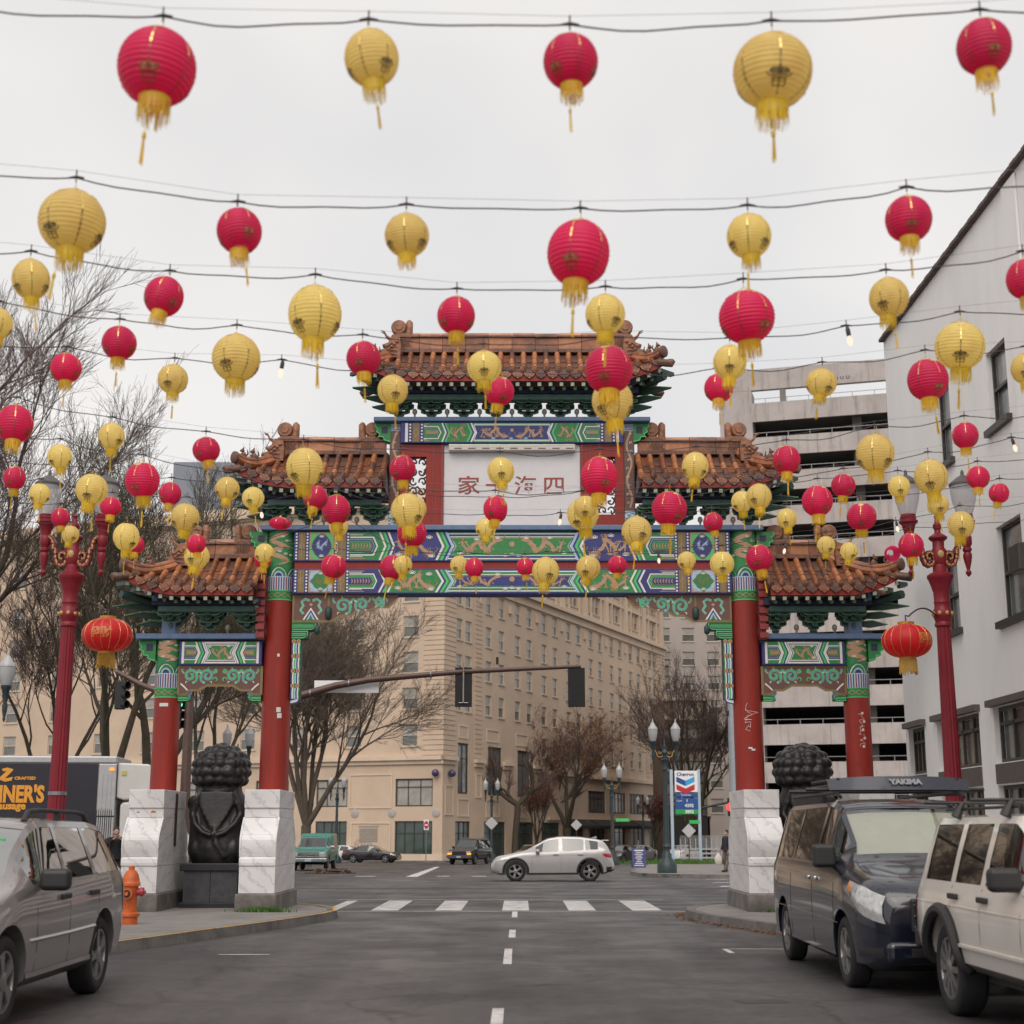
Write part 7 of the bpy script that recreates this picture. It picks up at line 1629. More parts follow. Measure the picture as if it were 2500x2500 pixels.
tree('bare_tree', 'bare street tree whose twig tips reach before the white building parapet', Vector((7.75, 15.2, .14)), 9.9, .14, 83, stems=1, spread=.5, levels=5, kids=(5, 4, 4, 4), up=.45, minr=.004, lenf=.5)
# moss tufts and weeds at the pedestal foot
grass_m = pm('weed_green', (.06, .14, .02), .7, var=.4, scale=20)
def tufts(name, label, cx, cy, w, d, n, z, h):
    rn = random.Random(int(cx * 10)); b = MB()
    for i in range(n):
        x = cx + rn.gauss(0, w); y = cy + rn.gauss(0, d); a = rn.uniform(0, 6.3); hh = h * rn.uniform(.4, 1.2); wv = .008 + .012 * rn.random(); lx, ly = rn.gauss(0, .4) * hh, rn.gauss(0, .4) * hh
        b.add([(x - wv * math.cos(a), y - wv * math.sin(a), z), (x + wv * math.cos(a), y + wv * math.sin(a), z), (x + lx, y + ly, z + hh)], [(0, 1, 2)])
    o = b.build(name, grass_m); kind(o, 'stuff'); tag(o, label, 'grass'); return o
tufts('weeds', 'green weeds at the foot of the inner left pedestal', -4.72, 28.86, .2, .05, 500, .14, .10)
tufts('weeds', 'green weeds by the right-hand pedestal corner', 5.05, 28.86, .12, .04, 250, .14, .05)
v = gpt(1690, 98); tufts('grass', 'strip of grass under the fuel price sign', v.x, v.y, 2.6, 1.0, 4000, gz(v.y) + .13, .35)
# ================================================================== VEHICLES
tyre_m = pm('tyre_rubber', (.014, .013, .014), .8, var=.2); rim_m = pm('alloy_rim', (.33, .32, .32), .3, .8, var=.1); rim_dark = pm('dark_rim', (.06, .06, .06), .4, .6, var=.1)
blackp = pm('black_plastic', (.018, .017, .018), .5, var=.15); chrome = pm('chrome', (.55, .55, .56), .15, .9, var=.05); inter = pm('car_interior', (.03, .028, .028), .8, var=.2)
car_glass = glass_mat('car_glass', (.20, .24, .23)); car_glass_l = glass_mat('light_car_glass', (.45, .55, .5)); tail_red = pm('tail_lamp_red', (.35, .01, .02), .15, var=.1, coat=.5); lens = pm('headlamp_lens', (.50, .50, .50), .12, .3, var=.3, scale=20, coat=1); amber = pm('amber_lens', (.55, .18, .02), .2, var=.1, coat=.5)
plate_m = pm('number_plate', (.42, .46, .55), .5, var=.1); arch_m = pm('wheel_well', (.008, .008, .008), .9, var=0)
def carpaint(name, col, metal=.0, rough=.28): return pm(name, col, rough, metal, var=.04, scale=2, coat=.9)
def gsm(f, xs, sig):
    y = np.interp(xs, [a for a, _ in f], [b_ for _, b_ in f]); n = max(1, int(3 * sig / (xs[1] - xs[0])));
    if n < 1: return y
    k = np.exp(-.5 * (np.arange(-n, n + 1) * (xs[1] - xs[0]) / sig) ** 2); k /= k.sum()
    yp = np.concatenate([np.full(n, y[0]), y, np.full(n, y[-1])]); return np.convolve(yp, k, 'valid')
TMPM = []
class Car:
    def __init__(s, name, label, L, top, belt, bot, hw, roofhw, wr, axles, loc, rz, paint, windows, windscreen=None, rear=None, cat='car', group=None, glass=None, cladz=None, clad=None, rims=rim_m, spokes=5, arch=.07, sig=.045, far=False, tyre_w=.2, bodywin=None, shade=None, k=1, wsglass=None, pillars=True):
        s.L = L; s.o = thing(name, label, cat, loc, rz, group); s.o.scale = (k,) * 3; s.axles = axles; s.wr = wr
        xs = np.arange(0, L + .001, .01); s.xs = xs
        s.top = gsm(top, xs, sig); s.belt = gsm(belt, xs, sig); s.bot = gsm(bot, xs, sig); s.hw = gsm(hw, xs, sig); s.rh = gsm(roofhw, xs, sig)
        s.top = np.maximum(s.top, s.belt + .012)
        keys = {0., L}
        for w in windows: keys |= {w[0], w[1]}
        for w in (windscreen, rear):
            if w: keys |= {w[0], w[1]}
        st = sorted(keys); allst = []
        for a, c_ in zip(st[:-1], st[1:]):
            n = max(1, int((c_ - a) / (.14 if far else .075))); allst += [a + (c_ - a) * i / n for i in range(n)]
        allst.append(L)
        rings = []
        for x in allst: rings.append([(L / 2 - x, y, z) for y, z in s.ring(x)])
        nr = len(rings[0]); b = MB(); mid = {}
        wlist = []
        faces = []; mats = []
        def between(x, w): return w and w[0] - 1e-6 <= x <= w[1] + 1e-6
        for i in range(len(allst) - 1):
            xm = (allst[i] + allst[i + 1]) / 2
            for k in range(nr):
                k2 = (k + 1) % nr; kk = k if k < 12 else 23 - k        # segment index on the half ring
                m = 0
                if kk in (7, 8):
                    for wi, w in enumerate(windows):
                        if between(xm, w): m = 2 + 2 * wi + (0 if k < 12 else 1)
                if kk in (10, 11):
                    if between(xm, windscreen): m = 100
                    if between(xm, rear): m = 101
                if m == 0 and pillars and kk in (7, 8) and windows[0][0] < xm < windows[-1][1]: m = 1
                if m == 0 and cladz is not None and kk in (1, 2): m = 1
                faces.append((i * nr + k, i * nr + k2, (i + 1) * nr + k2, (i + 1) * nr + k)); mats.append(m)
        faces.append(tuple(range(nr))[::-1]); mats.append(0); faces.append(tuple((len(allst) - 1) * nr + k for k in range(nr))); mats.append(0)
        verts = [v for r in rings for v in r]
        me = bpy.data.meshes.new('body'); me.from_pydata(verts, [], faces)
        glass = glass or car_glass
        idx = sorted(set(mats)); slot = {m: i for i, m in enumerate(idx)}
        real = [paint if m == 0 else ((clad or blackp) if m == 1 else glass) for m in idx] + [arch_m]
        while len(TMPM) < len(real): TMPM.append(bpy.data.materials.new('slot_%d' % len(TMPM)))
        for q in range(len(real)): me.materials.append(TMPM[q])
        me.polygons.foreach_set('material_index', [slot[m] for m in mats])
        bm = bmesh.new(); bm.from_mesh(me); bmesh.ops.recalc_face_normals(bm, faces=bm.faces); bm.to_mesh(me); bm.free()
        body = bpy.data.objects.new('body', me); COL.objects.link(body)
        cb = MB()
        for ax in axles:
            for sg in (-1, 1):
                W = float(np.interp(ax, xs, s.hw)); cb.lathe([(wr + arch, W - .34), (wr + arch, W + .25)], 28, (L / 2 - ax, 0, wr + .01), M=Matrix.Rotation(R(-90 * sg), 4, 'X'))
        cut = cb.build('cutter', TMPM[len(real) - 1]); md = body.modifiers.new('b', 'BOOLEAN'); md.object = cut; md.operation = 'DIFFERENCE'; md.solver = 'EXACT'; md.material_mode = 'TRANSFER'
        dg = bpy.context.evaluated_depsgraph_get(); dg.update(); nm = bpy.data.meshes.new_from_object(body.evaluated_get(dg))
        bpy.data.objects.remove(body); bpy.data.objects.remove(cut)
        bm0 = bmesh.new(); bm0.from_mesh(nm)
        def extract(pred, name, parent, mts, inset=0):
            bm = bm0.copy(); bmesh.ops.delete(bm, geom=[f for f in bm.faces if not pred(f.material_index)], context='FACES')
            if not bm.faces: bm.free(); return None
            if inset:
                for v in bm.verts: v.co -= v.normal * inset
            m2 = bpy.data.meshes.new(name); bm.to_mesh(m2); bm.free(); m2.materials.clear()
            for q in mts: m2.materials.append(q)
            m2.polygons.foreach_set('use_smooth', [True] * len(m2.polygons)); m2.set_sharp_from_angle(angle=R(38))
            return link(name, m2, parent)
        order = [TMPM.index(m) for m in nm.materials]; bodym = [real[q] for q in order]; wher = {q: i for i, q in enumerate(order)}
        gl = {wher[slot[m]] for m in idx if m >= 2 and slot[m] in wher}
        s.body = extract(lambda q: q not in gl, 'body', s.o, bodym)
        for m in idx:
            if m >= 2:
                if slot[m] not in wher: continue
                mm = wher[slot[m]]; o = extract(lambda q: q == mm, {100: 'windscreen', 101: 'rear_window'}.get(m, 'side_window'), s.o, [wsglass if (m == 100 and wsglass) else glass] * (mm + 1), .004)
                if m == 100 and shade: extract(lambda q: q == mm, 'brightening_panel', s.o, [shade] * (mm + 1), .05)  # pale panel added behind the glass so the windscreen looks bright
        bm0.free()
        # wheels
        for ax in axles:
            for sg in (-1, 1):
                W = float(np.interp(ax, xs, s.hw)); s.wheel(L / 2 - ax, sg * (W - .035), sg, rims, spokes, tyre_w, far)
        if not far:   # seats and dash seen through the glass
            cx0 = windscreen[1] if windscreen else 1.2
            for k, sx in enumerate((cx0 + .35, cx0 + 1.25)):
                for sg in (-1, 1):
                    b = MB(); x = L / 2 - sx; b.box(x - .1, x + .06, sg * .38 - .22, sg * .38 + .22, .55, 1.12); b.box(x - .06, x + .06, sg * .38 - .12, sg * .38 + .12, 1.13, 1.32); b.build('seat', inter, s.o, bevel=.05)
            b = MB(); x = L / 2 - cx0; b.box(L / 2 - L * .9, x + .1, -.6, .6, .3, .55); b.build('floor', inter, s.o)
    def ring(s, x):
        g = lambda a: float(np.interp(x, s.xs, a)); W, zb, zl, zt, wr_ = g(s.hw), g(s.bot), g(s.belt), g(s.top), g(s.rh)
        h = zt - zl; wr_ = min(wr_, .92 * W); k = min(1, h / .3); wtop = (.86 * W) * (1 - k) + wr_ * k
        half = [(0, zb), (.86 * W, zb), (.975 * W, zb + .07), (1.0 * W, zb + .33 * (zl - zb)), (.998 * W, zb + .68 * (zl - zb)), (.985 * W, zl - .07), (.955 * W, zl - .008)]
        z7 = zl + min(.03, .1 * h + .002); z9 = zl + max(h - .085, .72 * h); half += [(.945 * W, z7), (.945 * W * .45 + wtop * .55 + .012, (z7 + z9) / 2), (wtop, z9), (wtop * .94, zl + max(h - .03, .9 * h)), (wtop * .6, zl + max(h - .008, .975 * h)), (0, zt)]
        return half + [(-y, z) for y, z in half[11:0:-1]]
    def side_y(s, x, z):
        r = s.ring(x)[:13]; ys = [p[0] for p in r[1:]]; zs = [p[1] for p in r[1:]]; return float(np.interp(z, zs, ys))
    def P(s, x, z, sg, off=.004): return Vector((s.L / 2 - x, sg * (s.side_y(x, z) + off), z))
    def patch(s, pts_lo, pts_hi, sg, m, name, off=.006, parent=None, n=10, thick=True):
        """panel lying on the body side between two (x,z) curves"""
        b = MB(); vs_ = []
        lo = [(np.interp(f, np.linspace(0, 1, len(pts_lo)), [p[0] for p in pts_lo]), np.interp(f, np.linspace(0, 1, len(pts_lo)), [p[1] for p in pts_lo])) for f in np.linspace(0, 1, n)]
        hi = [(np.interp(f, np.linspace(0, 1, len(pts_hi)), [p[0] for p in pts_hi]), np.interp(f, np.linspace(0, 1, len(pts_hi)), [p[1] for p in pts_hi])) for f in np.linspace(0, 1, n)]
        for (x0, z0), (x1, z1) in zip(lo, hi):
            for q in range(4): f = q / 3; vs_.append(s.P(x0 + (x1 - x0) * f, z0 + (z1 - z0) * f, sg, off if 0 < q < 3 else off * .3))
        b.add(vs_, [(i * 4 + k, i * 4 + k + 1, i * 4 + 5 + k, i * 4 + 4 + k) for i in range(n - 1) for k in range(3)]); return b.build(name, m, parent or s.o, smooth=50)
    def line(s, pts, sg, r, m, name, off=.001):
        b = MB(); out = []
        for (x0, z0), (x1, z1) in zip(pts[:-1], pts[1:]):
            n = max(2, int(math.hypot(x1 - x0, z1 - z0) / .12))
            out += [s.P(x0 + (x1 - x0) * i / n, z0 + (z1 - z0) * i / n, sg, off) for i in range(n)]
        out.append(s.P(*pts[-1], sg, off)); b.tube(out, r, 5); return b.build(name, m, s.o, smooth=60)
    def wheel(s, x, y, sg, rims, spokes, tw, far):
        R_ = s.wr; w = bpy.data.objects.new('wheel', None); COL.objects.link(w); w.parent = s.o; w.location = (x, y, R_); Mx = Matrix.Rotation(R(-90 * sg), 4, 'X')
        key = ('tyre', round(R_, 3), sg, tw)
        if key not in WIN:
            b = MB(); b.lathe([(R_ * .66, -tw), (R_ * .92, -tw), (R_, -tw * .85), (R_, -tw * .12), (R_ * .96, -.005), (R_ * .90, .008), (R_ * .72, .006), (R_ * .66, -.008), (R_ * .66, -tw)], 16 if far else 36, M=Mx, cap=False); WIN[key] = b.mesh('tyre', tyre_m, 40)
            b = MB(); b.lathe([(R_ * .665, -.01), (R_ * .67, .0), (R_ * .63, .0), (R_ * .61, -.03), (R_ * .61, -.12), (.01, -.12)], 16 if far else 32, M=Mx, cap=False)
            WIN[('rim',) + key] = b.mesh('rim', rims, 40)
            b = MB()
            for k in range(spokes):
                a = 2 * PI * k / spokes
                for da in ((-.13, .13) if spokes <= 6 else (0,)):
                    p0 = Vector((math.cos(a + da * .4) * .05, math.sin(a + da * .4) * .05, -.015)); p1 = Vector((math.cos(a + da) * R_ * .63, math.sin(a + da) * R_ * .63, -.012)); b.bar(Mx @ p0, Mx @ p1, .042 if spokes <= 6 else .05, .03, 0, up=Mx @ Vector((0, 0, 1)))
            b.lathe([(.075, -.03), (.075, .0), (.05, .008), (.01, .008)], 12, M=Mx); WIN[('sp',) + key] = b.mesh('spoke', rims, 30)
            b = MB(); b.lathe([(.01, -.119), (R_ * .6, -.119)], 16, M=Mx, cap=False); WIN[('dk',) + key] = b.mesh('brake_disc', arch_m)
        link('tyre', WIN[key], w); r_ = link('rim', WIN[('rim',) + key], w); link('spoke', WIN[('sp',) + key], w); link('brake_disc', WIN[('dk',) + key], w)
    def box(s, x0, x1, y0, y1, z0, z1, m, name, bevel=.02, parent=None): b = MB(); b.box(s.L / 2 - max(x0, x1), s.L / 2 - min(x0, x1), y0, y1, z0, z1); return b.build(name, m, parent or s.o, bevel=bevel)
    def mirrors(s, x, z, m, size=(.12, .2, .14), out=.1):
        for sg in (-1, 1):
            y = s.side_y(x, z); b = MB(); X = s.L / 2 - x; y0 = sg * (y + out); b.box(X - size[0] / 2, X + size[0] / 2, min(y0, y0 + sg * size[1]), max(y0, y0 + sg * size[1]), z - size[2] / 2, z + size[2] / 2); o = b.build('wing_mirror', m, s.o, bevel=.045)
            b = MB(); b.bar((X, sg * (y - .03), z - .03), (X, y0 + sg * .03, z - .03), .06, .05); b.build('mirror_stalk', m, o)
    def doors(s, seams, z0=.30, handles=(), hm=None, hz=.9):
        for sg in (-1, 1):
            for x in seams: zb = float(np.interp(x, s.xs, s.belt)); s.line([(x, zb), (x + .01, (zb + z0) / 2), (x, z0)], sg, .0045, arch_m, 'door_seam', -.0015)
            for x in handles: b = MB(); p = s.P(x, hz, sg, .018); b.box(p.x - .1, p.x + .1, p.y - .018, p.y + .018, p.z - .022, p.z + .022); b.build('door_handle', hm or blackp, s.o, bevel=.01)
UP = -R(90)
# ---- silver wagon, parked left
silver = carpaint('silver_mauve_paint', (.30, .275, .275), .55, .3)
fo = Car('silver_wagon', 'silver grey estate car with black roof rails parked at the left kerb', 4.485,
  top=[(0, .62), (.05, .78), (.25, .88), (1.0, 1.02), (1.15, 1.06), (1.76, 1.49), (2.0, 1.545), (3.5, 1.54), (3.95, 1.50), (4.10, 1.42), (4.38, 1.06), (4.45, .93), (4.485, .6)],
  belt=[(0, .6), (.2, .80), (1.1, .98), (2, .99), (3.5, 1.03), (4.3, 1.05), (4.44, .9), (4.485, .58)], bot=[(0, .36), (.3, .24), (4.0, .25), (4.485, .42)],
  hw=[(0, .60), (.08, .70), (.35, .815), (.9, .86), (3.7, .865), (4.2, .83), (4.42, .76), (4.485, .66)], roofhw=[(0, .65), (1.9, .65), (3.8, .65), (4.3, .65)], wr=.335, axles=(.90, 3.425),
  loc=(-5.29, 14.6, 0), rz=UP, k=1.155, glass=glass_mat('mirror_car_glass', (.2, .23, .22), 2.4, .02, .16), wsglass=glass_mat('sky_windscreen', (.55, .6, .58), 2.8, .02, .28), paint=silver, windows=[(1.48, 2.32), (2.40, 3.14), (3.24, 4.06)], windscreen=(1.2, 1.74), rear=(4.06, 4.34), group='parked cars', arch=.065)
fo.doors((1.50, 2.36, 3.22), .36, (2.2, 3.05), blackp, .90); fo.mirrors(1.62, 1.05, blackp, (.13, .24, .17), .03)
for sg in (-1, 1):
    b = MB(); x = lambda q: fo.L / 2 - q; y = sg * .545
    b.tube([(x(1.95), y, 1.50), (x(2.05), y, 1.585), (x(2.3), y, 1.60), (x(3.4), y, 1.595), (x(3.62), y, 1.58), (x(3.75), y, 1.50)], [.028, .024, .02, .02, .024, .03], 8); b.build('roof_rail', blackp, fo.o, smooth=60)
    b = MB(); b.bar((x(2.85), y, 1.52), (x(2.85), y, 1.59), .05, .06); b.build('rail_foot', blackp, fo.o)
    fo.line([(1.3, .60), (2.3, .60), (3.1, .61)], sg, .016, silver, 'side_moulding', .004); fo.patch([(1.3, .245), (3.05, .255)], [(1.3, .36), (3.05, .37)], sg, silver, 'sill_panel', .014)
    fo.patch([(.02, .62), (.25, .66), (.55, .72)], [(.03, .76), (.3, .82), (.6, .83)], sg, lens, 'headlamp', .008); fo.patch([(4.18, .72), (4.42, .70)], [(4.14, .98), (4.36, .98)], sg, tail_red, 'tail_lamp', .008)
fo.box(-.02, .06, -.45, .45, .62, .74, blackp, 'grille'); fo.box(-.03, .08, -.62, .62, .36, .56, silver, 'bumper', .05)
P = Pat(); P.dot(0, 0, .07, srd, 1, 12, .11)
# stickers in the windscreen
b = MB(); b.box(fo.L / 2 - 1.62, fo.L / 2 - 1.60, .43, .52, 1.32, 1.37); b.build('windscreen_sticker', MATS['street_sign_green'], fo.o)
# ---- dark van with roof basket, parked right
vblk = carpaint('dark_blue_black_paint', (.007, .009, .019), .0, .22)
va = Car('dark_van', 'dark blue-black van with roof basket parked at the right kerb', 5.14,
  top=[(0, .80), (.06, .98), (.3, 1.08), (.95, 1.22), (1.08, 1.27), (1.85, 1.82), (2.2, 1.89), (4.6, 1.87), (4.95, 1.80), (5.08, 1.2), (5.14, .7)],
  belt=[(0, .78), (.2, .96), (1.0, 1.13), (2, 1.17), (4.9, 1.20), (5.07, 1.1), (5.14, .68)], bot=[(0, .30), (.3, .2), (4.7, .24), (5.14, .38)],
  hw=[(0, .66), (.08, .78), (.35, .905), (.9, .955), (4.6, .96), (4.95, .93), (5.14, .84)], roofhw=[(0, .7), (1.8, .70), (4.6, .74), (5.1, .72)], wr=.345, axles=(.92, 4.12),
  loc=(4.62, 18.36, 0), rz=UP, k=1.075, wsglass=glass_mat('clear_windscreen', (.85, .88, .84)), shade=pm('brightening_panel_cream', (.55, .54, .46), .5, var=.08), paint=vblk, windows=[(1.40, 2.28), (2.40, 3.55), (3.65, 4.80)], windscreen=(1.14, 1.80), rear=(4.9, 5.06), cat='van', group='parked cars', glass=glass_mat('tinted_van_glass', (.12, .13, .12)), arch=.06)  # cream panel added behind the windscreen in place of a bright sky reflection
va.doors((1.25, 2.34, 3.6), .34, (2.15, 2.5), chrome, 1.03); va.mirrors(1.42, 1.28, blackp, (.16, .24, .24), .05)
for sg in (-1, 1):
    va.patch([(.03, .66), (.25, .72), (.62, .90)], [(.08, .92), (.3, 1.00), (.66, 1.05)], sg, lens, 'headlamp', .022, n=18); va.patch([(.50, .86), (.62, .92)], [(.54, 1.0), (.64, 1.05)], sg, amber, 'indicator', .028)
    va.line([(1.05, .62), (4.6, .66)], sg, .008, vblk, 'body_crease', .0); va.patch([(.06, .34), (.4, .34)], [(.06, .44), (.4, .42)], sg, blackp, 'fog_recess', .006)
gr_ = va.box(-.035, .05, -.48, .48, .58, .90, blackp, 'grille', .03)
for k in range(3): va.box(-.05, -.02, -.46, .46, .62 + .1 * k, .65 + .1 * k, vblk, 'grille_bar', .01, gr_)
b = MB(); b.lathe([(.13, 0), (.13, .02), (.11, .03)], 20, (va.L / 2 + .045, 0, .76), M=Matrix.Rotation(R(90), 4, 'Y')); em = b.build('emblem_ring', chrome, gr_, smooth=40)
va.box(-.05, .12, -.72, .72, .30, .50, vblk, 'bumper', .06); va.box(-.055, -.045, -.5, .5, .36, .44, blackp, 'bumper_grille', .004)
va.box(-.06, -.05, -.16, .16, .48, .58, plate_m, 'number_plate', .004)
# roof rails and basket with fairing
bask = bpy.data.objects.new('roof_basket', None); COL.objects.link(bask); bask.parent = va.o
for sg in (-1, 1): b = MB(); b.tube([(va.L / 2 - 1.9, sg * .68, 1.90), (va.L / 2 - 2.1, sg * .68, 1.95), (va.L / 2 - 4.6, sg * .68, 1.95)], .022, 7); b.build('roof_rail', blackp, va.o)
for xx in (2.2, 3.2): b = MB(); b.tube([(va.L / 2 - xx, -1.0, 1.99), (va.L / 2 - xx, 1.0, 1.99)], .022, 7); b.build('cross_bar', blackp, va.o)
for sg in (-1, 1):
    for z in (2.04, 2.10): b = MB(); b.tube([(va.L / 2 - 2.05, sg * .66, z), (va.L / 2 - 3.5, sg * .66, z)], .018, 6); b.build('basket_rail', blackp, bask)
for k in range(9): b = MB(); xx = 2.05 + .18 * k; b.tube([(va.L / 2 - xx, -.66, 2.10), (va.L / 2 - xx, -.66, 2.02), (va.L / 2 - xx, .66, 2.02), (va.L / 2 - xx, .66, 2.10)], .011, 5); b.build('basket_slat', blackp, bask)
fb = pm('fairing_blue_black', (.02, .024, .04), .35, var=.1, coat=.4)
b = MB(); vs_ = []
for yy in np.linspace(-.78, .78, 9):
    cx = va.L / 2 - 1.86 - .12 * (yy / .78) ** 2; vs_ += [(cx, yy, 1.98), (cx - .12, yy, 2.13 - .03 * abs(yy / .78) ** 3), (cx - .14, yy, 2.12 - .03 * abs(yy / .78) ** 3), (cx - .03, yy, 1.975)]
b.add(vs_, [(i * 4 + k, i * 4 + (k + 1) % 4, i * 4 + 4 + (k + 1) % 4, i * 4 + 4 + k) for i in range(8) for k in range(4)] + [(0, 1, 2, 3), (32, 33, 34, 35)]); fair = b.build('wind_fairing', fb, bask, smooth=40)
text('YAKIMA', .095, pm('fairing_text_grey', (.22, .23, .25), .5, var=0), fair, (va.L / 2 - 1.905, .05, 2.065), (R(54), 0, R(90)), bold=.006)
# ---- white boxy four by four, parked right, nearest
wj = carpaint('cream_white_paint', (.66, .61, .56), 0, .32)
je = Car('white_offroader', 'white boxy off-road car with black wheel arch flares and roof bars', 4.25,
  top=[(0, .84), (.04, .97), (.2, 1.01), (1.15, 1.06), (1.25, 1.09), (1.72, 1.53), (1.85, 1.60), (3.95, 1.60), (4.05, 1.55), (4.17, 1.1), (4.22, 1.0), (4.25, .7)],
  belt=[(0, .82), (.1, .95), (1.2, 1.02), (4.1, 1.03), (4.21, .96), (4.25, .68)], bot=[(0, .45), (.2, .38), (4.0, .38), (4.25, .48)],
  hw=[(0, .74), (.06, .80), (.25, .83), (.9, .845), (3.9, .845), (4.15, .825), (4.25, .77)], roofhw=[(0, .65), (1.8, .655), (4.1, .655)], wr=.365, axles=(.74, 3.30),
  loc=(4.95, 12.76, 0), rz=UP, k=1.13, glass=glass_mat('dark_car_glass', (.16, .18, .17), 1.2, .02, .05), pillars=False, paint=wj, windows=[(1.50, 2.25), (2.37, 3.02), (3.14, 3.86)], windscreen=(1.30, 1.70), rear=(4.05, 4.15), cat='car', group='parked cars', arch=.085, sig=.025, spokes=10, tyre_w=.22)
je.doors((1.40, 2.31, 3.08), .42, (2.2, 2.95), blackp, .95); je.mirrors(1.50, 1.12, blackp, (.12, .24, .17), .03)
for sg in (-1, 1):
    for ax in je.axles:
        pts = [(ax + (je.wr + .10) * math.cos(a), je.wr + .01 + (je.wr + .10) * math.sin(a)) for a in [R(-12 + 204 * i / 20) for i in range(21)]]
        pts = [(min(max(x, .04), 4.2), max(z, .40)) for x, z in pts]; b = MB(); b.tube([je.P(x, z, sg, .018) for x, z in pts], .05, 7); b.build('arch_flare', blackp, je.o, smooth=50)
    je.line([(1.25, .58), (2.9, .58)], sg, .018, wj, 'side_moulding', .006); je.line([(.95, .86), (4.1, .88)], sg, .006, wj, 'body_crease', .002)
    je.patch([(.98, .66), (1.22, .66)], [(.98, .70), (1.22, .70)], sg, blackp, 'side_badge', .006, n=4); je.patch([(4.15, .72), (4.23, .72)], [(4.15, .95), (4.22, .95)], sg, tail_red, 'tail_lamp', .01, n=3)
    b = MB(); b.tube([(je.L / 2 - 1.95, sg * .60, 1.64), (je.L / 2 - 3.8, sg * .60, 1.64)], .014, 6); b.build('roof_rail', blackp, je.o)
for xx in (2.1, 3.35):
    b = MB(); b.tube([(je.L / 2 - xx, -.92, 1.69), (je.L / 2 - xx, .92, 1.69)], .014, 7); cbar = b.build('cross_bar', blackp, je.o)
    for sg in (-1, 1): b = MB(); b.tube([(je.L / 2 - xx, sg * .66, 1.57), (je.L / 2 - xx, sg * .60, 1.69)], [.045, .028], 7); b.build('bar_foot', blackp, cbar)
je.box(4.2, 4.36, -.80, .80, .46, .62, blackp, 'rear_bumper', .03); je.box(-.1, .05, -.80, .80, .46, .64, blackp, 'front_bumper', .03)
for sg in (-1, 1): je.box(-.01, .02, sg * .62 - .11, sg * .62 + .11, .72, .9, lens, 'headlamp', .01)
je.box(-.01, .02, -.42, .42, .70, .92, blackp, 'grille', .01)
# tail of the windscreen pillar antenna etc
# ---- pale crossover crossing the intersection
mzp = carpaint('pearl_white_paint', (.40, .385, .385), .35, .28)
mz = Car('pale_crossover', 'pale silver-white crossover with black cladding driving across the intersection', 4.28,
  top=[(0, .55), (.04, .70), (.2, .84), (.9, .98), (1.15, 1.03), (1.95, 1.46), (2.4, 1.535), (3.1, 1.52), (3.7, 1.44), (3.95, 1.38), (4.12, 1.10), (4.22, .95), (4.28, .5)],
  belt=[(0, .53), (.15, .76), (1.1, .95), (2, .98), (3.3, 1.04), (4.05, 1.07), (4.2, .92), (4.28, .48)], bot=[(0, .30), (.3, .22), (3.9, .24), (4.28, .38)],
  hw=[(0, .58), (.08, .70), (.35, .82), (.8, .865), (3.6, .88), (4.05, .84), (4.28, .70)], roofhw=[(0, .58), (1.9, .58), (3.9, .56)], wr=.345, axles=(.86, 3.43),
  loc=(1.41, 52.95, gz(53)), rz=PI, paint=mzp, windows=[(1.55, 2.35), (2.48, 3.22), (3.28, 3.72)], windscreen=(1.2, 1.95), rear=(3.98, 4.16), glass=glass_mat('green_car_glass', (.34, .44, .38)), cladz=.3, arch=.06, spokes=7)
mz.doors((1.42, 2.42, 3.3), .34, (2.25, 3.1), mzp, .92); mz.mirrors(1.62, 1.03, mzp, (.14, .2, .13), .04)
for sg in (-1, 1):
    for ax in mz.axles:
        pts = [(ax + (mz.wr + .085) * math.cos(a), mz.wr + .01 + (mz.wr + .085) * math.sin(a)) for a in [R(-8 + 196 * i / 20) for i in range(21)]]; b = MB(); b.tube([mz.P(min(max(x, .05), 4.2), z, sg, -.012) for x, z in pts], .045, 7); b.build('arch_cladding', blackp, mz.o, smooth=50)
    mz.patch([(.08, .62), (.3, .68), (.62, .74)], [(.1, .70), (.3, .76), (.62, .80)], sg, lens, 'headlamp', .008); mz.patch([(3.95, .84), (4.2, .80)], [(3.85, .95), (4.17, .94)], sg, tail_red, 'tail_lamp', .01); mz.patch([(4.0, .3), (4.22, .34)], [(4.0, .50), (4.24, .50)], sg, blackp, 'bumper_cladding', .008, n=5)
mz.box(-.02, .05, -.4, .4, .38, .72, blackp, 'grille', .03); b = MB(); b.box(mz.L / 2 - 4.12, mz.L / 2 - 3.85, -.5, .5, 1.37, 1.405); b.build('roof_spoiler', mzp, mz.o, bevel=.015); b = MB(); b.prism([(3.5, 1.47), (3.72, 1.45), (3.72, 1.52), (3.68, 1.53)], lambda a, c_: Vector((mz.L / 2 - a, -.012, c_)), lambda a, c_: Vector((mz.L / 2 - a, .012, c_))); b.build('shark_fin', mzp, mz.o)
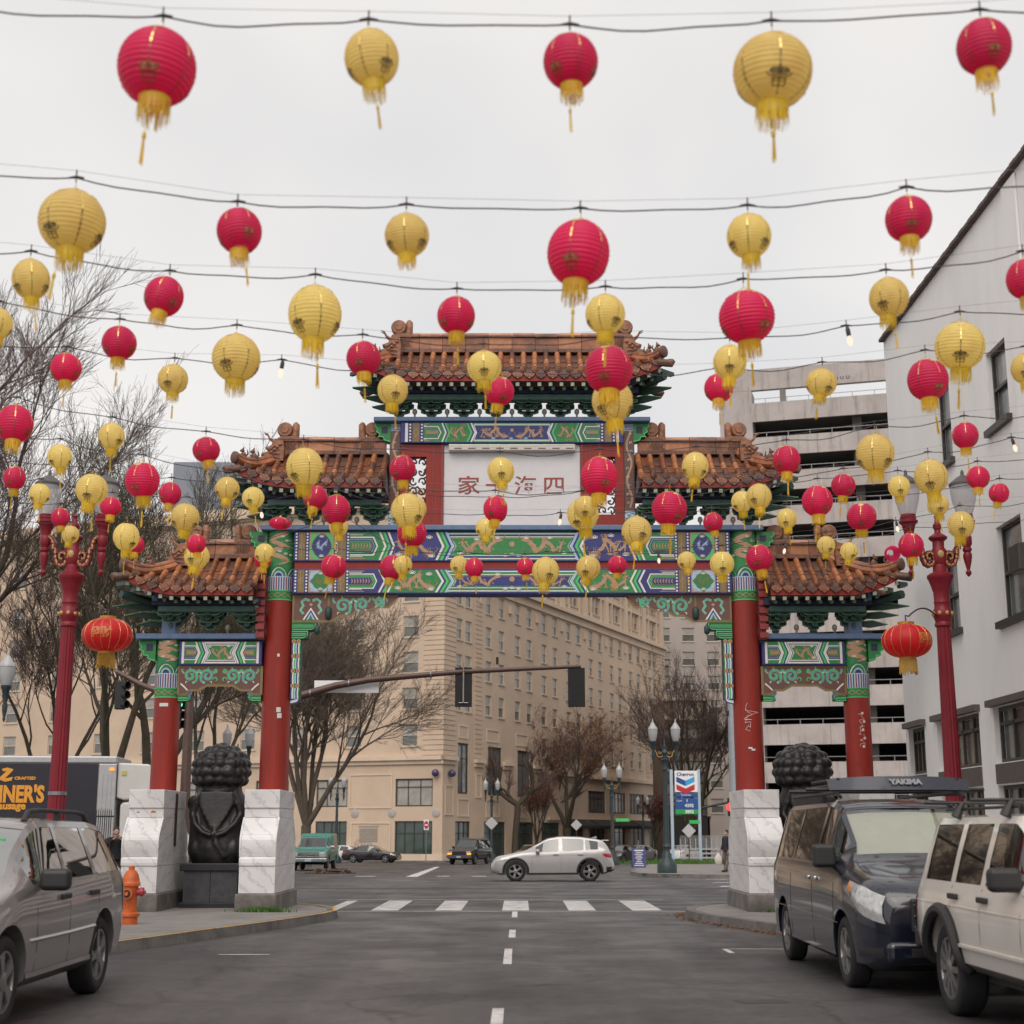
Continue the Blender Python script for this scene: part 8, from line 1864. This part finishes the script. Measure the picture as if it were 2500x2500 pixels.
# ---- green pickup with canopy
gt = carpaint('teal_green_paint', (.015, .20, .15), .1, .35)
v = att(772, 2000, 78.8)
tp = Car('green_pickup', 'teal green pickup truck with chrome bumper and canopy facing the gate', 5.4,
  top=[(0, .82), (.04, 1.0), (.2, 1.06), (1.35, 1.14), (1.45, 1.17), (2.0, 1.70), (2.15, 1.76), (2.9, 1.76), (3.05, 1.80), (3.12, 1.93), (5.25, 1.92), (5.36, 1.2), (5.4, .8)],
  belt=[(0, .8), (.1, .98), (1.4, 1.10), (5.3, 1.12), (5.4, .78)], bot=[(0, .5), (.2, .42), (5.2, .45), (5.4, .55)], hw=[(0, .86), (.06, .93), (.25, .965), (5.2, .97), (5.4, .93)], roofhw=[(0, .7), (2, .70), (2.9, .72), (3.2, .84), (5.4, .84)], wr=.37, axles=(.95, 4.0),
  loc=(v.x, v.y, gz(v.y)), rz=UP, paint=gt, windows=[(1.75, 2.7), (3.5, 4.9)], windscreen=(1.5, 1.98), cat='pickup truck', pillars=False, sig=.03, far=False, arch=.07)
tp.mirrors(1.75, 1.2, chrome, (.1, .22, .16), .06); g_ = tp.box(-.03, .04, -.55, .55, .70, .96, blackp, 'grille', .01)
for k in range(3): tp.box(-.045, -.025, -.54, .54, .73 + .085 * k, .755 + .085 * k, chrome, 'grille_bar', .004, g_)
for sg in (-1, 1): tp.box(-.03, .03, sg * .72 - .16, sg * .72 + .16, .74, .93, lens, 'headlamp', .01); tp.box(-.02, .05, sg * .90 - .04, sg * .90 + .04, .74, .93, amber, 'indicator', .01)
tp.box(-.14, .02, -.96, .96, .48, .66, chrome, 'bumper', .03); tp.box(-.152, -.142, -.17, .17, .50, .64, plate_m, 'number_plate', .004); tp.doors((1.55, 2.8), .5, (2.6,), chrome, .98)
# ---- dark sport utility with lamps on
v = att(1136, 2000, 108)
yk = Car('dark_suv', 'dark grey sport utility vehicle with amber indicators lit coming to the junction', 5.05,
  top=[(0, .86), (.05, 1.02), (.2, 1.08), (1.3, 1.16), (1.42, 1.2), (1.95, 1.78), (2.2, 1.86), (4.7, 1.86), (4.88, 1.75), (5.0, 1.2), (5.05, .8)], belt=[(0, .84), (.1, 1.0), (1.4, 1.12), (4.9, 1.16), (5.05, .78)], bot=[(0, .45), (.3, .36), (4.8, .38), (5.05, .5)],
  hw=[(0, .84), (.06, .92), (.3, .985), (4.8, .985), (5.05, .92)], roofhw=[(0, .7), (2, .73), (5, .73)], wr=.385, axles=(.95, 3.9), loc=(v.x + .35, v.y + 1.2, gz(v.y)), rz=UP - R(17), paint=carpaint('dark_grey_paint', (.022, .02, .022), .3, .3), windows=[(1.75, 2.6), (2.7, 3.5), (3.6, 4.7)], windscreen=(1.46, 1.93), rear=(4.86, 4.98), cat='car', far=False, arch=.07, rims=rim_m)
yk.box(-.03, .04, -.5, .5, .72, .96, blackp, 'grille', .01); yk.box(-.12, .02, -.95, .95, .46, .66, pm('bumper_grey', (.10, .10, .10), .4, .3, var=.1), 'bumper', .03); yk.mirrors(1.7, 1.22, blackp, (.12, .2, .17), .06); yk.box(-.13, -.12, -.17, .17, .50, .62, plate_m, 'number_plate', .004)
for sg in (-1, 1): yk.box(-.03, .03, sg * .70 - .16, sg * .70 + .16, .84, .95, lens, 'headlamp', .01); yk.box(-.035, .03, sg * .74 - .15, sg * .74 + .15, .72, .83, emit_mat('indicator_glow', (1, .36, .05), 1.7), 'indicator', .01); b = MB(); b.tube([(yk.L / 2 - 2.3, sg * .6, 1.90), (yk.L / 2 - 4.4, sg * .6, 1.90)], .02, 6); b.build('roof_rail', chrome, yk.o); yk.line([(1.2, .72), (4.5, .72)], sg, .03, MATS['bumper_grey'], 'side_moulding', .0)
# ---- saloons and far parked cars
sedan = dict(top=[(0, .52), (.04, .66), (.2, .76), (1.0, .92), (1.25, .97), (2.05, 1.38), (2.5, 1.46), (3.2, 1.42), (4.05, 1.10), (4.6, 1.04), (4.78, .98), (4.85, .5)], belt=[(0, .5), (.15, .7), (1.2, .90), (3.0, .95), (4.1, 1.0), (4.7, .96), (4.85, .48)], bot=[(0, .28), (.3, .2), (4.5, .22), (4.85, .36)], hw=[(0, .6), (.08, .72), (.35, .85), (.9, .91), (4.1, .91), (4.6, .84), (4.85, .7)], roofhw=[(0, .58), (2, .56), (3.3, .55), (4, .6)])
v = att(909, 2000, 122.5)
sd = Car('black_saloon', 'black saloon car waiting at the kerb before the hotel side wall', 4.85, **sedan, wr=.335, axles=(.95, 3.75), loc=(v.x, v.y, gz(v.y)), rz=R(-14), paint=carpaint('black_plum_paint', (.016, .010, .014), .2, .25), windows=[(1.65, 2.45), (2.55, 3.35)], windscreen=(1.3, 2.05), rear=(3.3, 4.0), arch=.06, spokes=9)
for sg in (-1, 1): sd.patch([(4.4, .74), (4.8, .72)], [(4.3, .90), (4.74, .90)], sg, tail_red, 'tail_lamp', .01, n=4); sd.patch([(.1, .58), (.5, .66)], [(.12, .68), (.5, .76)], sg, lens, 'headlamp', .01, n=4)
sd.mirrors(1.6, .98, blackp, (.12, .16, .1), .04)
def far_car(label, px, t_, col, rz, dz=0, metal=.2, nm='parked_car'):
    v = att(px, 2000, t_); c_ = Car(nm, label, 4.85, **sedan, wr=.335, axles=(.95, 3.75), loc=(v.x, v.y, gz(v.y) + dz), rz=rz, paint=carpaint('far_paint_%d_%d' % (px, t_), col, metal, .3), windows=[(1.65, 2.45), (2.55, 3.35)], windscreen=(1.3, 2.05), rear=(3.3, 4.0), group='parked cars', arch=.06, far=True)
    for sg in (-1, 1): c_.patch([(4.4, .74), (4.8, .72)], [(4.3, .90), (4.74, .90)], sg, tail_red, 'tail_lamp', .01, n=4); c_.patch([(.1, .58), (.5, .66)], [(.12, .68), (.5, .76)], sg, lens, 'headlamp', .01, n=4)
    return c_
far_car('white saloon half hidden behind the black saloon', 838, 130, (.6, .6, .6), R(158))
far_car('dark grey car parked below the dark awnings by the lamp', 1512, 122, (.03, .03, .035), UP - R(24)); far_car('silver car parked beyond the sandwich board', 1562, 128, (.30, .30, .30), UP - R(24), 0, .5)
far_car('beige car roof showing over the pale crossover bonnet', 1294, 118, (.34, .27, .2), UP - R(20)); far_car('white car at the fuel station behind the railing', 1668, 122, (.55, .55, .55), R(60))
# white car on an upper garage deck
ga_ = GFc.p(7.2, 0, -3.2); lv = [ztop - 3.15 - k * PIT for k in range(12)]
gcar = far_car('white car parked on a garage deck seen over its spandrel', 1930, 124, (.62, .62, .62), R(-16)); zt_ = at(1930, 1708, 122).z
lvl = min(lv, key=lambda q: abs(q - zt_)); gcar.o.location = (GFc.p(6.6, 0, -3.4).x, GFc.p(6.6, 0, -3.4).y, lvl - 1.0 + .4)
# ---- refrigerated box truck
tk = thing('box_truck', 'refrigerated box truck with navy painted sides and orange lettering behind the left lamp', 'truck', (0, 0, 0)); pe = att(277, 2000, 43.6); tk.location = (pe.x, pe.y, 0); tk.rotation_euler = (0, 0, R(5))
navy = pm('truck_navy_print', (.016, .014, .024), .4, var=.25, scale=2); twh = pm('truck_white', (.55, .54, .52), .45, var=.06, scale=1.5); alu = pm('truck_aluminium', (.42, .42, .43), .4, .5, var=.1); orng = pm('lettering_orange', (.70, .30, .03), .5, var=.1)
TL = 9.0; b = MB(); b.box(-TL, 0, .02, 2.5, 1.05, 3.72); tb = b.build('cargo_box', twh, tk); b = MB(); b.box(-TL, -.52, -.004, .018, 1.10, 3.62); b.build('side_print', navy, tb); b = MB(); b.box(-TL, .02, -.03, 2.53, 3.63, 3.85); b.build('top_rail', alu, tb, bevel=.05)
b = MB(); b.box(-.50, .015, -.02, .04, 1.0, 3.62); b.build('front_corner_post', alu, tb, bevel=.02)
for k in range(3): b = MB(); b.box(-.40 + .13 * k, -.37 + .13 * k, -.034, -.02, 1.1, 3.3); b.build('post_ridge', alu, tb)
b = MB(); b.box(-.18, -.06, -.05, -.02, 3.42, 3.50); b.build('marker_lamp', emit_mat('marker_orange', (1, .25, .03), 2.0), tb)
b = MB(); b.box(-TL, .0, -.02, .0, .98, 1.1); b.build('lower_rail', alu, tb); b = MB(); b.box(-TL + .5, 2.5, .5, 2.0, .6, 1.0); b.build('chassis', blackp, tk)
# cooling unit over the cab
b = MB(); b.prism([(0.02, 2.62), (.25, 2.55), (.85, 2.62), (1.02, 2.8), (1.05, 3.40), (.95, 3.62), (.02, 3.66)], lambda a, c_: Vector((a, .1, c_)), lambda a, c_: Vector((a, 2.4, c_))); cu_ = b.build('cooling_unit', twh, tk, bevel=.06)
b = MB(); b.box(.16, .30, .08, .1, 3.28, 3.42); b.build('unit_badge', pm('badge_yellow', (.45, .40, .12), .5, var=.2), cu_)
b = MB(); b.prism([(.16, .5), (2.2, .5), (2.22, 1.35), (1.95, 1.5), (1.62, 2.42), (1.45, 2.5), (.22, 2.5), (.14, 2.4)], lambda a, c_: Vector((a, .12, c_)), lambda a, c_: Vector((a, 2.38, c_))); cab = b.build('cab', twh, tk, bevel=.08)
b = MB(); b.prism([(.75, 1.52), (1.78, 1.52), (1.5, 2.28), (.75, 2.28)], lambda a, c_: Vector((a, .105, c_)), lambda a, c_: Vector((a, .125, c_))); b.build('door_window', pm('truck_glass', (.03, .035, .035), .08, var=.2, spec=.9), cab, bevel=.05); b = MB(); b.prism([(.42, 1.62), (.68, 1.62), (.68, 2.2), (.42, 2.2)], lambda a, c_: Vector((a, .105, c_)), lambda a, c_: Vector((a, .125, c_))); b.build('rear_quarter_window', MATS['truck_glass'], cab, bevel=.08)
for x in (1.35, -5.4, -6.6):
    for yy, sg in ((.1, -1), (2.4, 1)):
        w_ = bpy.data.objects.new('wheel', None); COL.objects.link(w_); w_.parent = tk; w_.location = (x, yy, .46); b = MB(); b.lathe([(.28, -.25), (.42, -.25), (.46, -.2), (.46, -.05), (.42, 0), (.28, 0), (.26, -.04), (.02, -.1)], 24, M=Matrix.Rotation(R(-90 * sg), 4, 'X')); b.build('tyre', tyre_m, w_, smooth=40)
def truck_text(body, size, px, py, bold=0, sx=1, align='CENTER'):
    q = at(px, py, pe.y); text(body, size, orng, tb, (q.x - pe.x, -.02, q.z), (R(90), 0, 0), bold=bold, sx=sx, align=align)
truck_text("ZENNER'S", .66, 112, 1941, .03, .72, 'RIGHT'); truck_text('CRAFTED', .12, 67, 1901, .006, 1.2); truck_text('Sausage', .30, 68, 1968, .012, 1.0, 'RIGHT')
P = Pat(); q = at(22, 1892, pe.y); ox, oz = q.x - pe.x, q.z
P.poly([(ox - .14, oz + .17), (ox + .02, oz + .21), (ox + .2, oz + .16), (ox + .17, oz + .10), (ox - .02, oz - .10), (ox + .06, oz - .10), (ox + .2, oz - .06), (ox + .17, oz - .17), (ox - .02, oz - .21), (ox - .2, oz - .14), (ox - .18, oz - .08), (ox + .0, oz + .10), (ox - .1, oz + .10)], orng, 1)
P.build('z_emblem', lambda x, z, o: Vector((x, -.008 - o, z)), tb)

for m_ in TMPM: bpy.data.materials.remove(m_)
# ================================================================== LION STATUES AND PEOPLE
def remeshed(b, name, mat, voxel, parent=None, smooth_it=3):
    """fuse overlapping solids into one continuous skin"""
    me = b.mesh(name, mat); o = bpy.data.objects.new(name, me); COL.objects.link(o)
    m = o.modifiers.new('r', 'REMESH'); m.mode = 'VOXEL'; m.voxel_size = voxel
    if smooth_it: s_ = o.modifiers.new('s', 'SMOOTH'); s_.iterations = smooth_it; s_.factor = .5
    dg = bpy.context.evaluated_depsgraph_get(); dg.update(); nm = bpy.data.meshes.new_from_object(o.evaluated_get(dg)); bpy.data.objects.remove(o)
    nm.materials.clear(); nm.materials.append(mat); nm.polygons.foreach_set('use_smooth', [True] * len(nm.polygons)); nm.name = name
    return link(name, nm, parent)
bronze = pm('dark_bronze_statue', (.026, .023, .024), .42, .35, var=.35, scale=5, tint=(.055, .052, .055), tamt=.35, bump=.25, bscale=25)
granite = pm('plinth_granite', (.055, .055, .062), .5, var=.3, scale=9, tint=(.03, .03, .035), tamt=.4, bump=.1)
granite2 = pm('plinth_black', (.018, .018, .022), .4, var=.2)
def lion_mesh():
    b = MB()
    # seat, trunk, shoulders and thick maned neck as one lofted mass
    secs = [(-.02, .50, .46, .10), (.12, .57, .52, .10), (.32, .61, .54, .10), (.55, .60, .51, .12), (.80, .61, .46, .15), (1.02, .645, .42, .18), (1.18, .62, .40, .18), (1.32, .52, .38, .17), (1.48, .45, .37, .15), (1.66, .43, .38, .15)]; n = 28
    vs_ = [(rx * math.cos(2 * PI * k / n), yc + ry * math.sin(2 * PI * k / n), z) for z, rx, ry, yc in secs for k in range(n)]
    b.add(vs_, [(i * n + k, i * n + (k + 1) % n, (i + 1) * n + (k + 1) % n, (i + 1) * n + k) for i in range(len(secs) - 1) for k in range(n)] + [tuple(range(n))[::-1], tuple((len(secs) - 1) * n + k for k in range(n))])
    for sg in (-1, 1):
        b.ball((sg * .38, .05, .30), .22, .42, .30, 14, 10); b.ball((sg * .43, .25, 1.10), .22, .25, .26, 14, 10)         # haunch, shoulder
        b.ball((sg * .56, .22, 1.22), .14, .16, .17, 12, 8); b.tube([(sg * .36, .5, 1.0), (sg * .36, .62, .55), (sg * .36, .66, .1)], [.17, .14, .13], 12); b.ball((sg * .36, .74, .08), .15, .2, .1, 12, 8)
        b.tube([(sg * .30, -.16, 1.46), (sg * .42, -.16, 1.22), (sg * .50, -.14, 1.0), (sg * .40, -.32, .78), (sg * .22, -.40, .62), (sg * .04, -.43, .56)], [.05, .06, .07, .06, .05, .05], 10)      # raised edge of the mane cape
        b.ball((sg * .46, .25, 2.12), .07, .06, .12, 10, 8, M=Matrix.Rotation(sg * .4, 3, 'Y').to_4x4())
        for k in range(5): b.ball((sg * (.30 + .03 * k), -.30 + .05 * k, .22 + .13 * k * .8), .075, .07, .075, 8, 6)
    b.prism([(-.34, 1.45), (.34, 1.45), (.36, 1.2), (.24, .95), (.08, .70), (0, .62), (-.08, .70), (-.24, .95), (-.36, 1.2)], lambda a, c_: Vector((a, -.29 + .25 * abs(a) ** 1.6 - .12 * (1.45 - c_), c_)), lambda a, c_: Vector((a, .1, c_)))      # cape on the back
    b.tube([(0, -.36, .75), (.06, -.42, .40), (.25, -.36, .12)], [.03, .06, .07], 10)     # spine and tail
    b.ball((0, .12, 1.48), .38, .34, .32, 18, 12); b.ball((0, .16, 1.86), .47, .46, .44, 22, 16); b.ball((0, .52, 1.76), .28, .25, .24, 14, 10); b.ball((0, .72, 1.68), .2, .14, .14, 12, 8)
    rows = ((-28, 13), (-6, 14), (16, 13), (38, 11), (60, 7), (82, 3))
    for j, (lat, n) in enumerate(rows):
        for k in range(n):
            a = 2 * PI * (k + .5 * (j % 2)) / n; la = R(lat); d = Vector((math.cos(la) * math.cos(a), math.cos(la) * math.sin(a), math.sin(la)))
            if d.y > .62 and lat < 50: continue
            p = Vector((d.x * .51, .16 + d.y * .49, 1.90 + d.z * .45)); q_ = .88 + .24 * ((k * 37 + j * 11) % 10) / 10; b.ball(p, .15 * q_, .15 * q_, .12 * q_, 12, 8)
    return b
lo = remeshed(lion_mesh(), 'bronze_body', bronze, .024, None, 6); LION = lo.data; bpy.data.objects.remove(lo)
for sg, lab in ((-1, 'dark bronze guardian lion seen from behind between the left gate pedestals'), (1, 'dark bronze guardian lion behind the van between the right pedestals')):
    x = sg * 6.10; o = thing('lion_statue', lab, 'statue', (x, 31.0, KH), 0, 'guardian lions under the gate')
    link('bronze_body', LION, o, (0, 0, .86))
    b = MB(); b.box(-.62, .62, -.58, .95, .72, .87); b.build('plinth_top', granite2, o, bevel=.015)
    for k in range(2): b = MB(); b.box(-.55 + .55 * k + .003, .55 * k - .003, -.52, .88, .10, .72); b.build('plinth_slab', granite, o, bevel=.006)
    b = MB(); b.box(-.62, .62, -.58, .95, 0, .10); b.build('plinth_step', granite2, o, bevel=.01)
skin = pm('skin', (.42, .25, .18), .6, var=.08); hair = pm('dark_hair', (.02, .015, .012), .6, var=.2)
def person(label, loc, rz, jacket, trousers, arms, legs, h=1.72, cap=None, mask=None, lean=0):
    o = thing('person', label, 'person', loc, rz, None); k = h / 1.72; o.scale = (k,) * 3
    V = Vector
    b = MB(); b.ball((0, lean, 1.60), .078, .095, .115, 14, 10); b.ball((0, lean - .085, 1.56), .02, .03, .03, 8, 6); b.tube([(0, lean * .8, 1.40), (0, lean, 1.54)], [.06, .055], 10)
    for sg in (-1, 1): b.ball((sg * .078, lean + .005, 1.595), .012, .02, .03, 8, 6); b.ball((sg * .032, lean - .088, 1.615), .012, .008, .008, 8, 6)
    b.tube([(0, 0, .95), (0, 0, 1.15), (0, lean * .6, 1.40)], [.11, .12, .10], 12)
    for sg, (sh, el, wr_) in zip((-1, 1), arms):
        b.tube([sh, el, wr_], [.05, .04, .03], 10); d = (V(wr_) - V(el)).normalized(); c_ = V(wr_) + d * .05; b.ball(c_, .035, .03, .045, 10, 8); side = d.cross(V((0, 1, .2))).normalized()
        for q in range(4): p0 = c_ + side * (.021 * (q - 1.5)) + d * .03; ln = (.055, .068, .065, .05)[q]; b.tube([p0, p0 + d * ln * .6, p0 + d * ln + V((0, -.012, -.008))], [.010, .0095, .008], 6)
        b.tube([c_ + side * .03, c_ + side * .05 + d * .025, c_ + side * .055 + d * .05], [.011, .010, .008], 6)
    for hip, kn, an in legs: b.tube([hip, kn, an], [.08, .055, .04], 10)
    remeshed(b, 'body', skin, .011, o, 1)
    b = MB(); b.tube([(0, 0, .86), (0, 0, 1.0), (0, lean * .3, 1.2), (0, lean * .7, 1.40), (0, lean * .8, 1.47)], [.165, .165, .175, .165, .085], 14)
    b.ball((-.14, lean * .7, 1.40), .08, .08, .07, 10, 8); b.ball((.14, lean * .7, 1.40), .08, .08, .07, 10, 8)
    for sh, el, wr_ in arms: b.tube([sh, el, V(el).lerp(V(wr_), .93)], [.078, .062, .048], 12)
    remeshed(b, 'jacket', jacket, .014, o, 2)
    b = MB(); b.ball((0, 0, .92), .15, .12, .12, 12, 8)
    for hip, kn, an in legs: b.tube([hip, kn, V(kn).lerp(V(an), .95)], [.10, .075, .065], 12)
    remeshed(b, 'trousers', trousers, .014, o, 2)
    for (hip, kn, an) in legs: b = MB(); a = V(an); b.ball(a + V((0, -.06, -.035)), .045, .125, .045, 12, 8); b.build('shoe', blackp, o, smooth=60)
    b = MB(); b.ball((0, lean + .018, 1.635), .085, .098, .10, 14, 10); b.build('hair' if not cap else 'cap', hair if not cap else cap, o, smooth=60)
    if mask: b = MB(); b.ball((0, lean - .06, 1.56), .055, .045, .045, 12, 8); b.build('face_mask', mask, o, smooth=60)
    return o
v = att(1772, 2000, 62); dn = pm('navy_jacket', (.022, .022, .035), .8, var=.15)
p1 = person('person in dark jacket and face mask walking with a white bag beside the pedestal', (v.x, v.y, gz(v.y) + .14), R(-60), dn, pm('grey_trousers', (.13, .11, .10), .8, var=.15), [((-.19, 0, 1.40), (-.26, .02, 1.12), (-.27, -.08, .88)), ((.19, 0, 1.40), (.26, -.02, 1.13), (.27, -.1, .90))], [((-.09, 0, .92), (-.10, -.10, .50), (-.10, .06, .09)), ((.09, 0, .92), (.10, .0, .50), (.10, -.22, .09))], 1.74, None, pm('mask_cyan', (.2, .5, .55), .7, var=.05))
bag = thing('shopping_bag', 'white plastic bag hanging from the walking person hand', 'bag', (v.x - .38, v.y - .1, gz(v.y) + .14)); b = MB(); b.lathe([(.10, .30), (.15, .36), (.16, .50), (.13, .66), (.06, .76), (.03, .80)], 14); b.v = [(x * 1.0, y * .55, z + .02 * math.sin(9 * x + 7 * z)) for x, y, z in b.v]; b.build('bag_body', paper_mat('bag_plastic', (.75, .70, .64), .3), bag, smooth=60)
b = MB(); b.tube([(-.03, 0, .78), (-.02, 0, .9), (.02, 0, .9), (.03, 0, .78)], .008, 5); b.build('handle', MATS['bag_plastic'], bag)
v = att(286, 2000, 40.5)
p2 = person('person in black coat and cap holding both hands up beside the truck', (v.x, v.y, .0), R(20), pm('black_coat', (.01, .01, .012), .8, var=.2), pm('black_trousers', (.012, .012, .015), .8, var=.2), [((-.19, 0, 1.40), (-.26, -.16, 1.20), (-.08, -.30, 1.42)), ((.19, 0, 1.40), (.26, -.16, 1.20), (.08, -.30, 1.42))], [((-.09, 0, .92), (-.10, -.02, .50), (-.10, .0, .09)), ((.09, 0, .92), (.11, -.02, .50), (.12, .02, .09))], 1.75, pm('dark_cap', (.012, .012, .02), .7, var=.1))
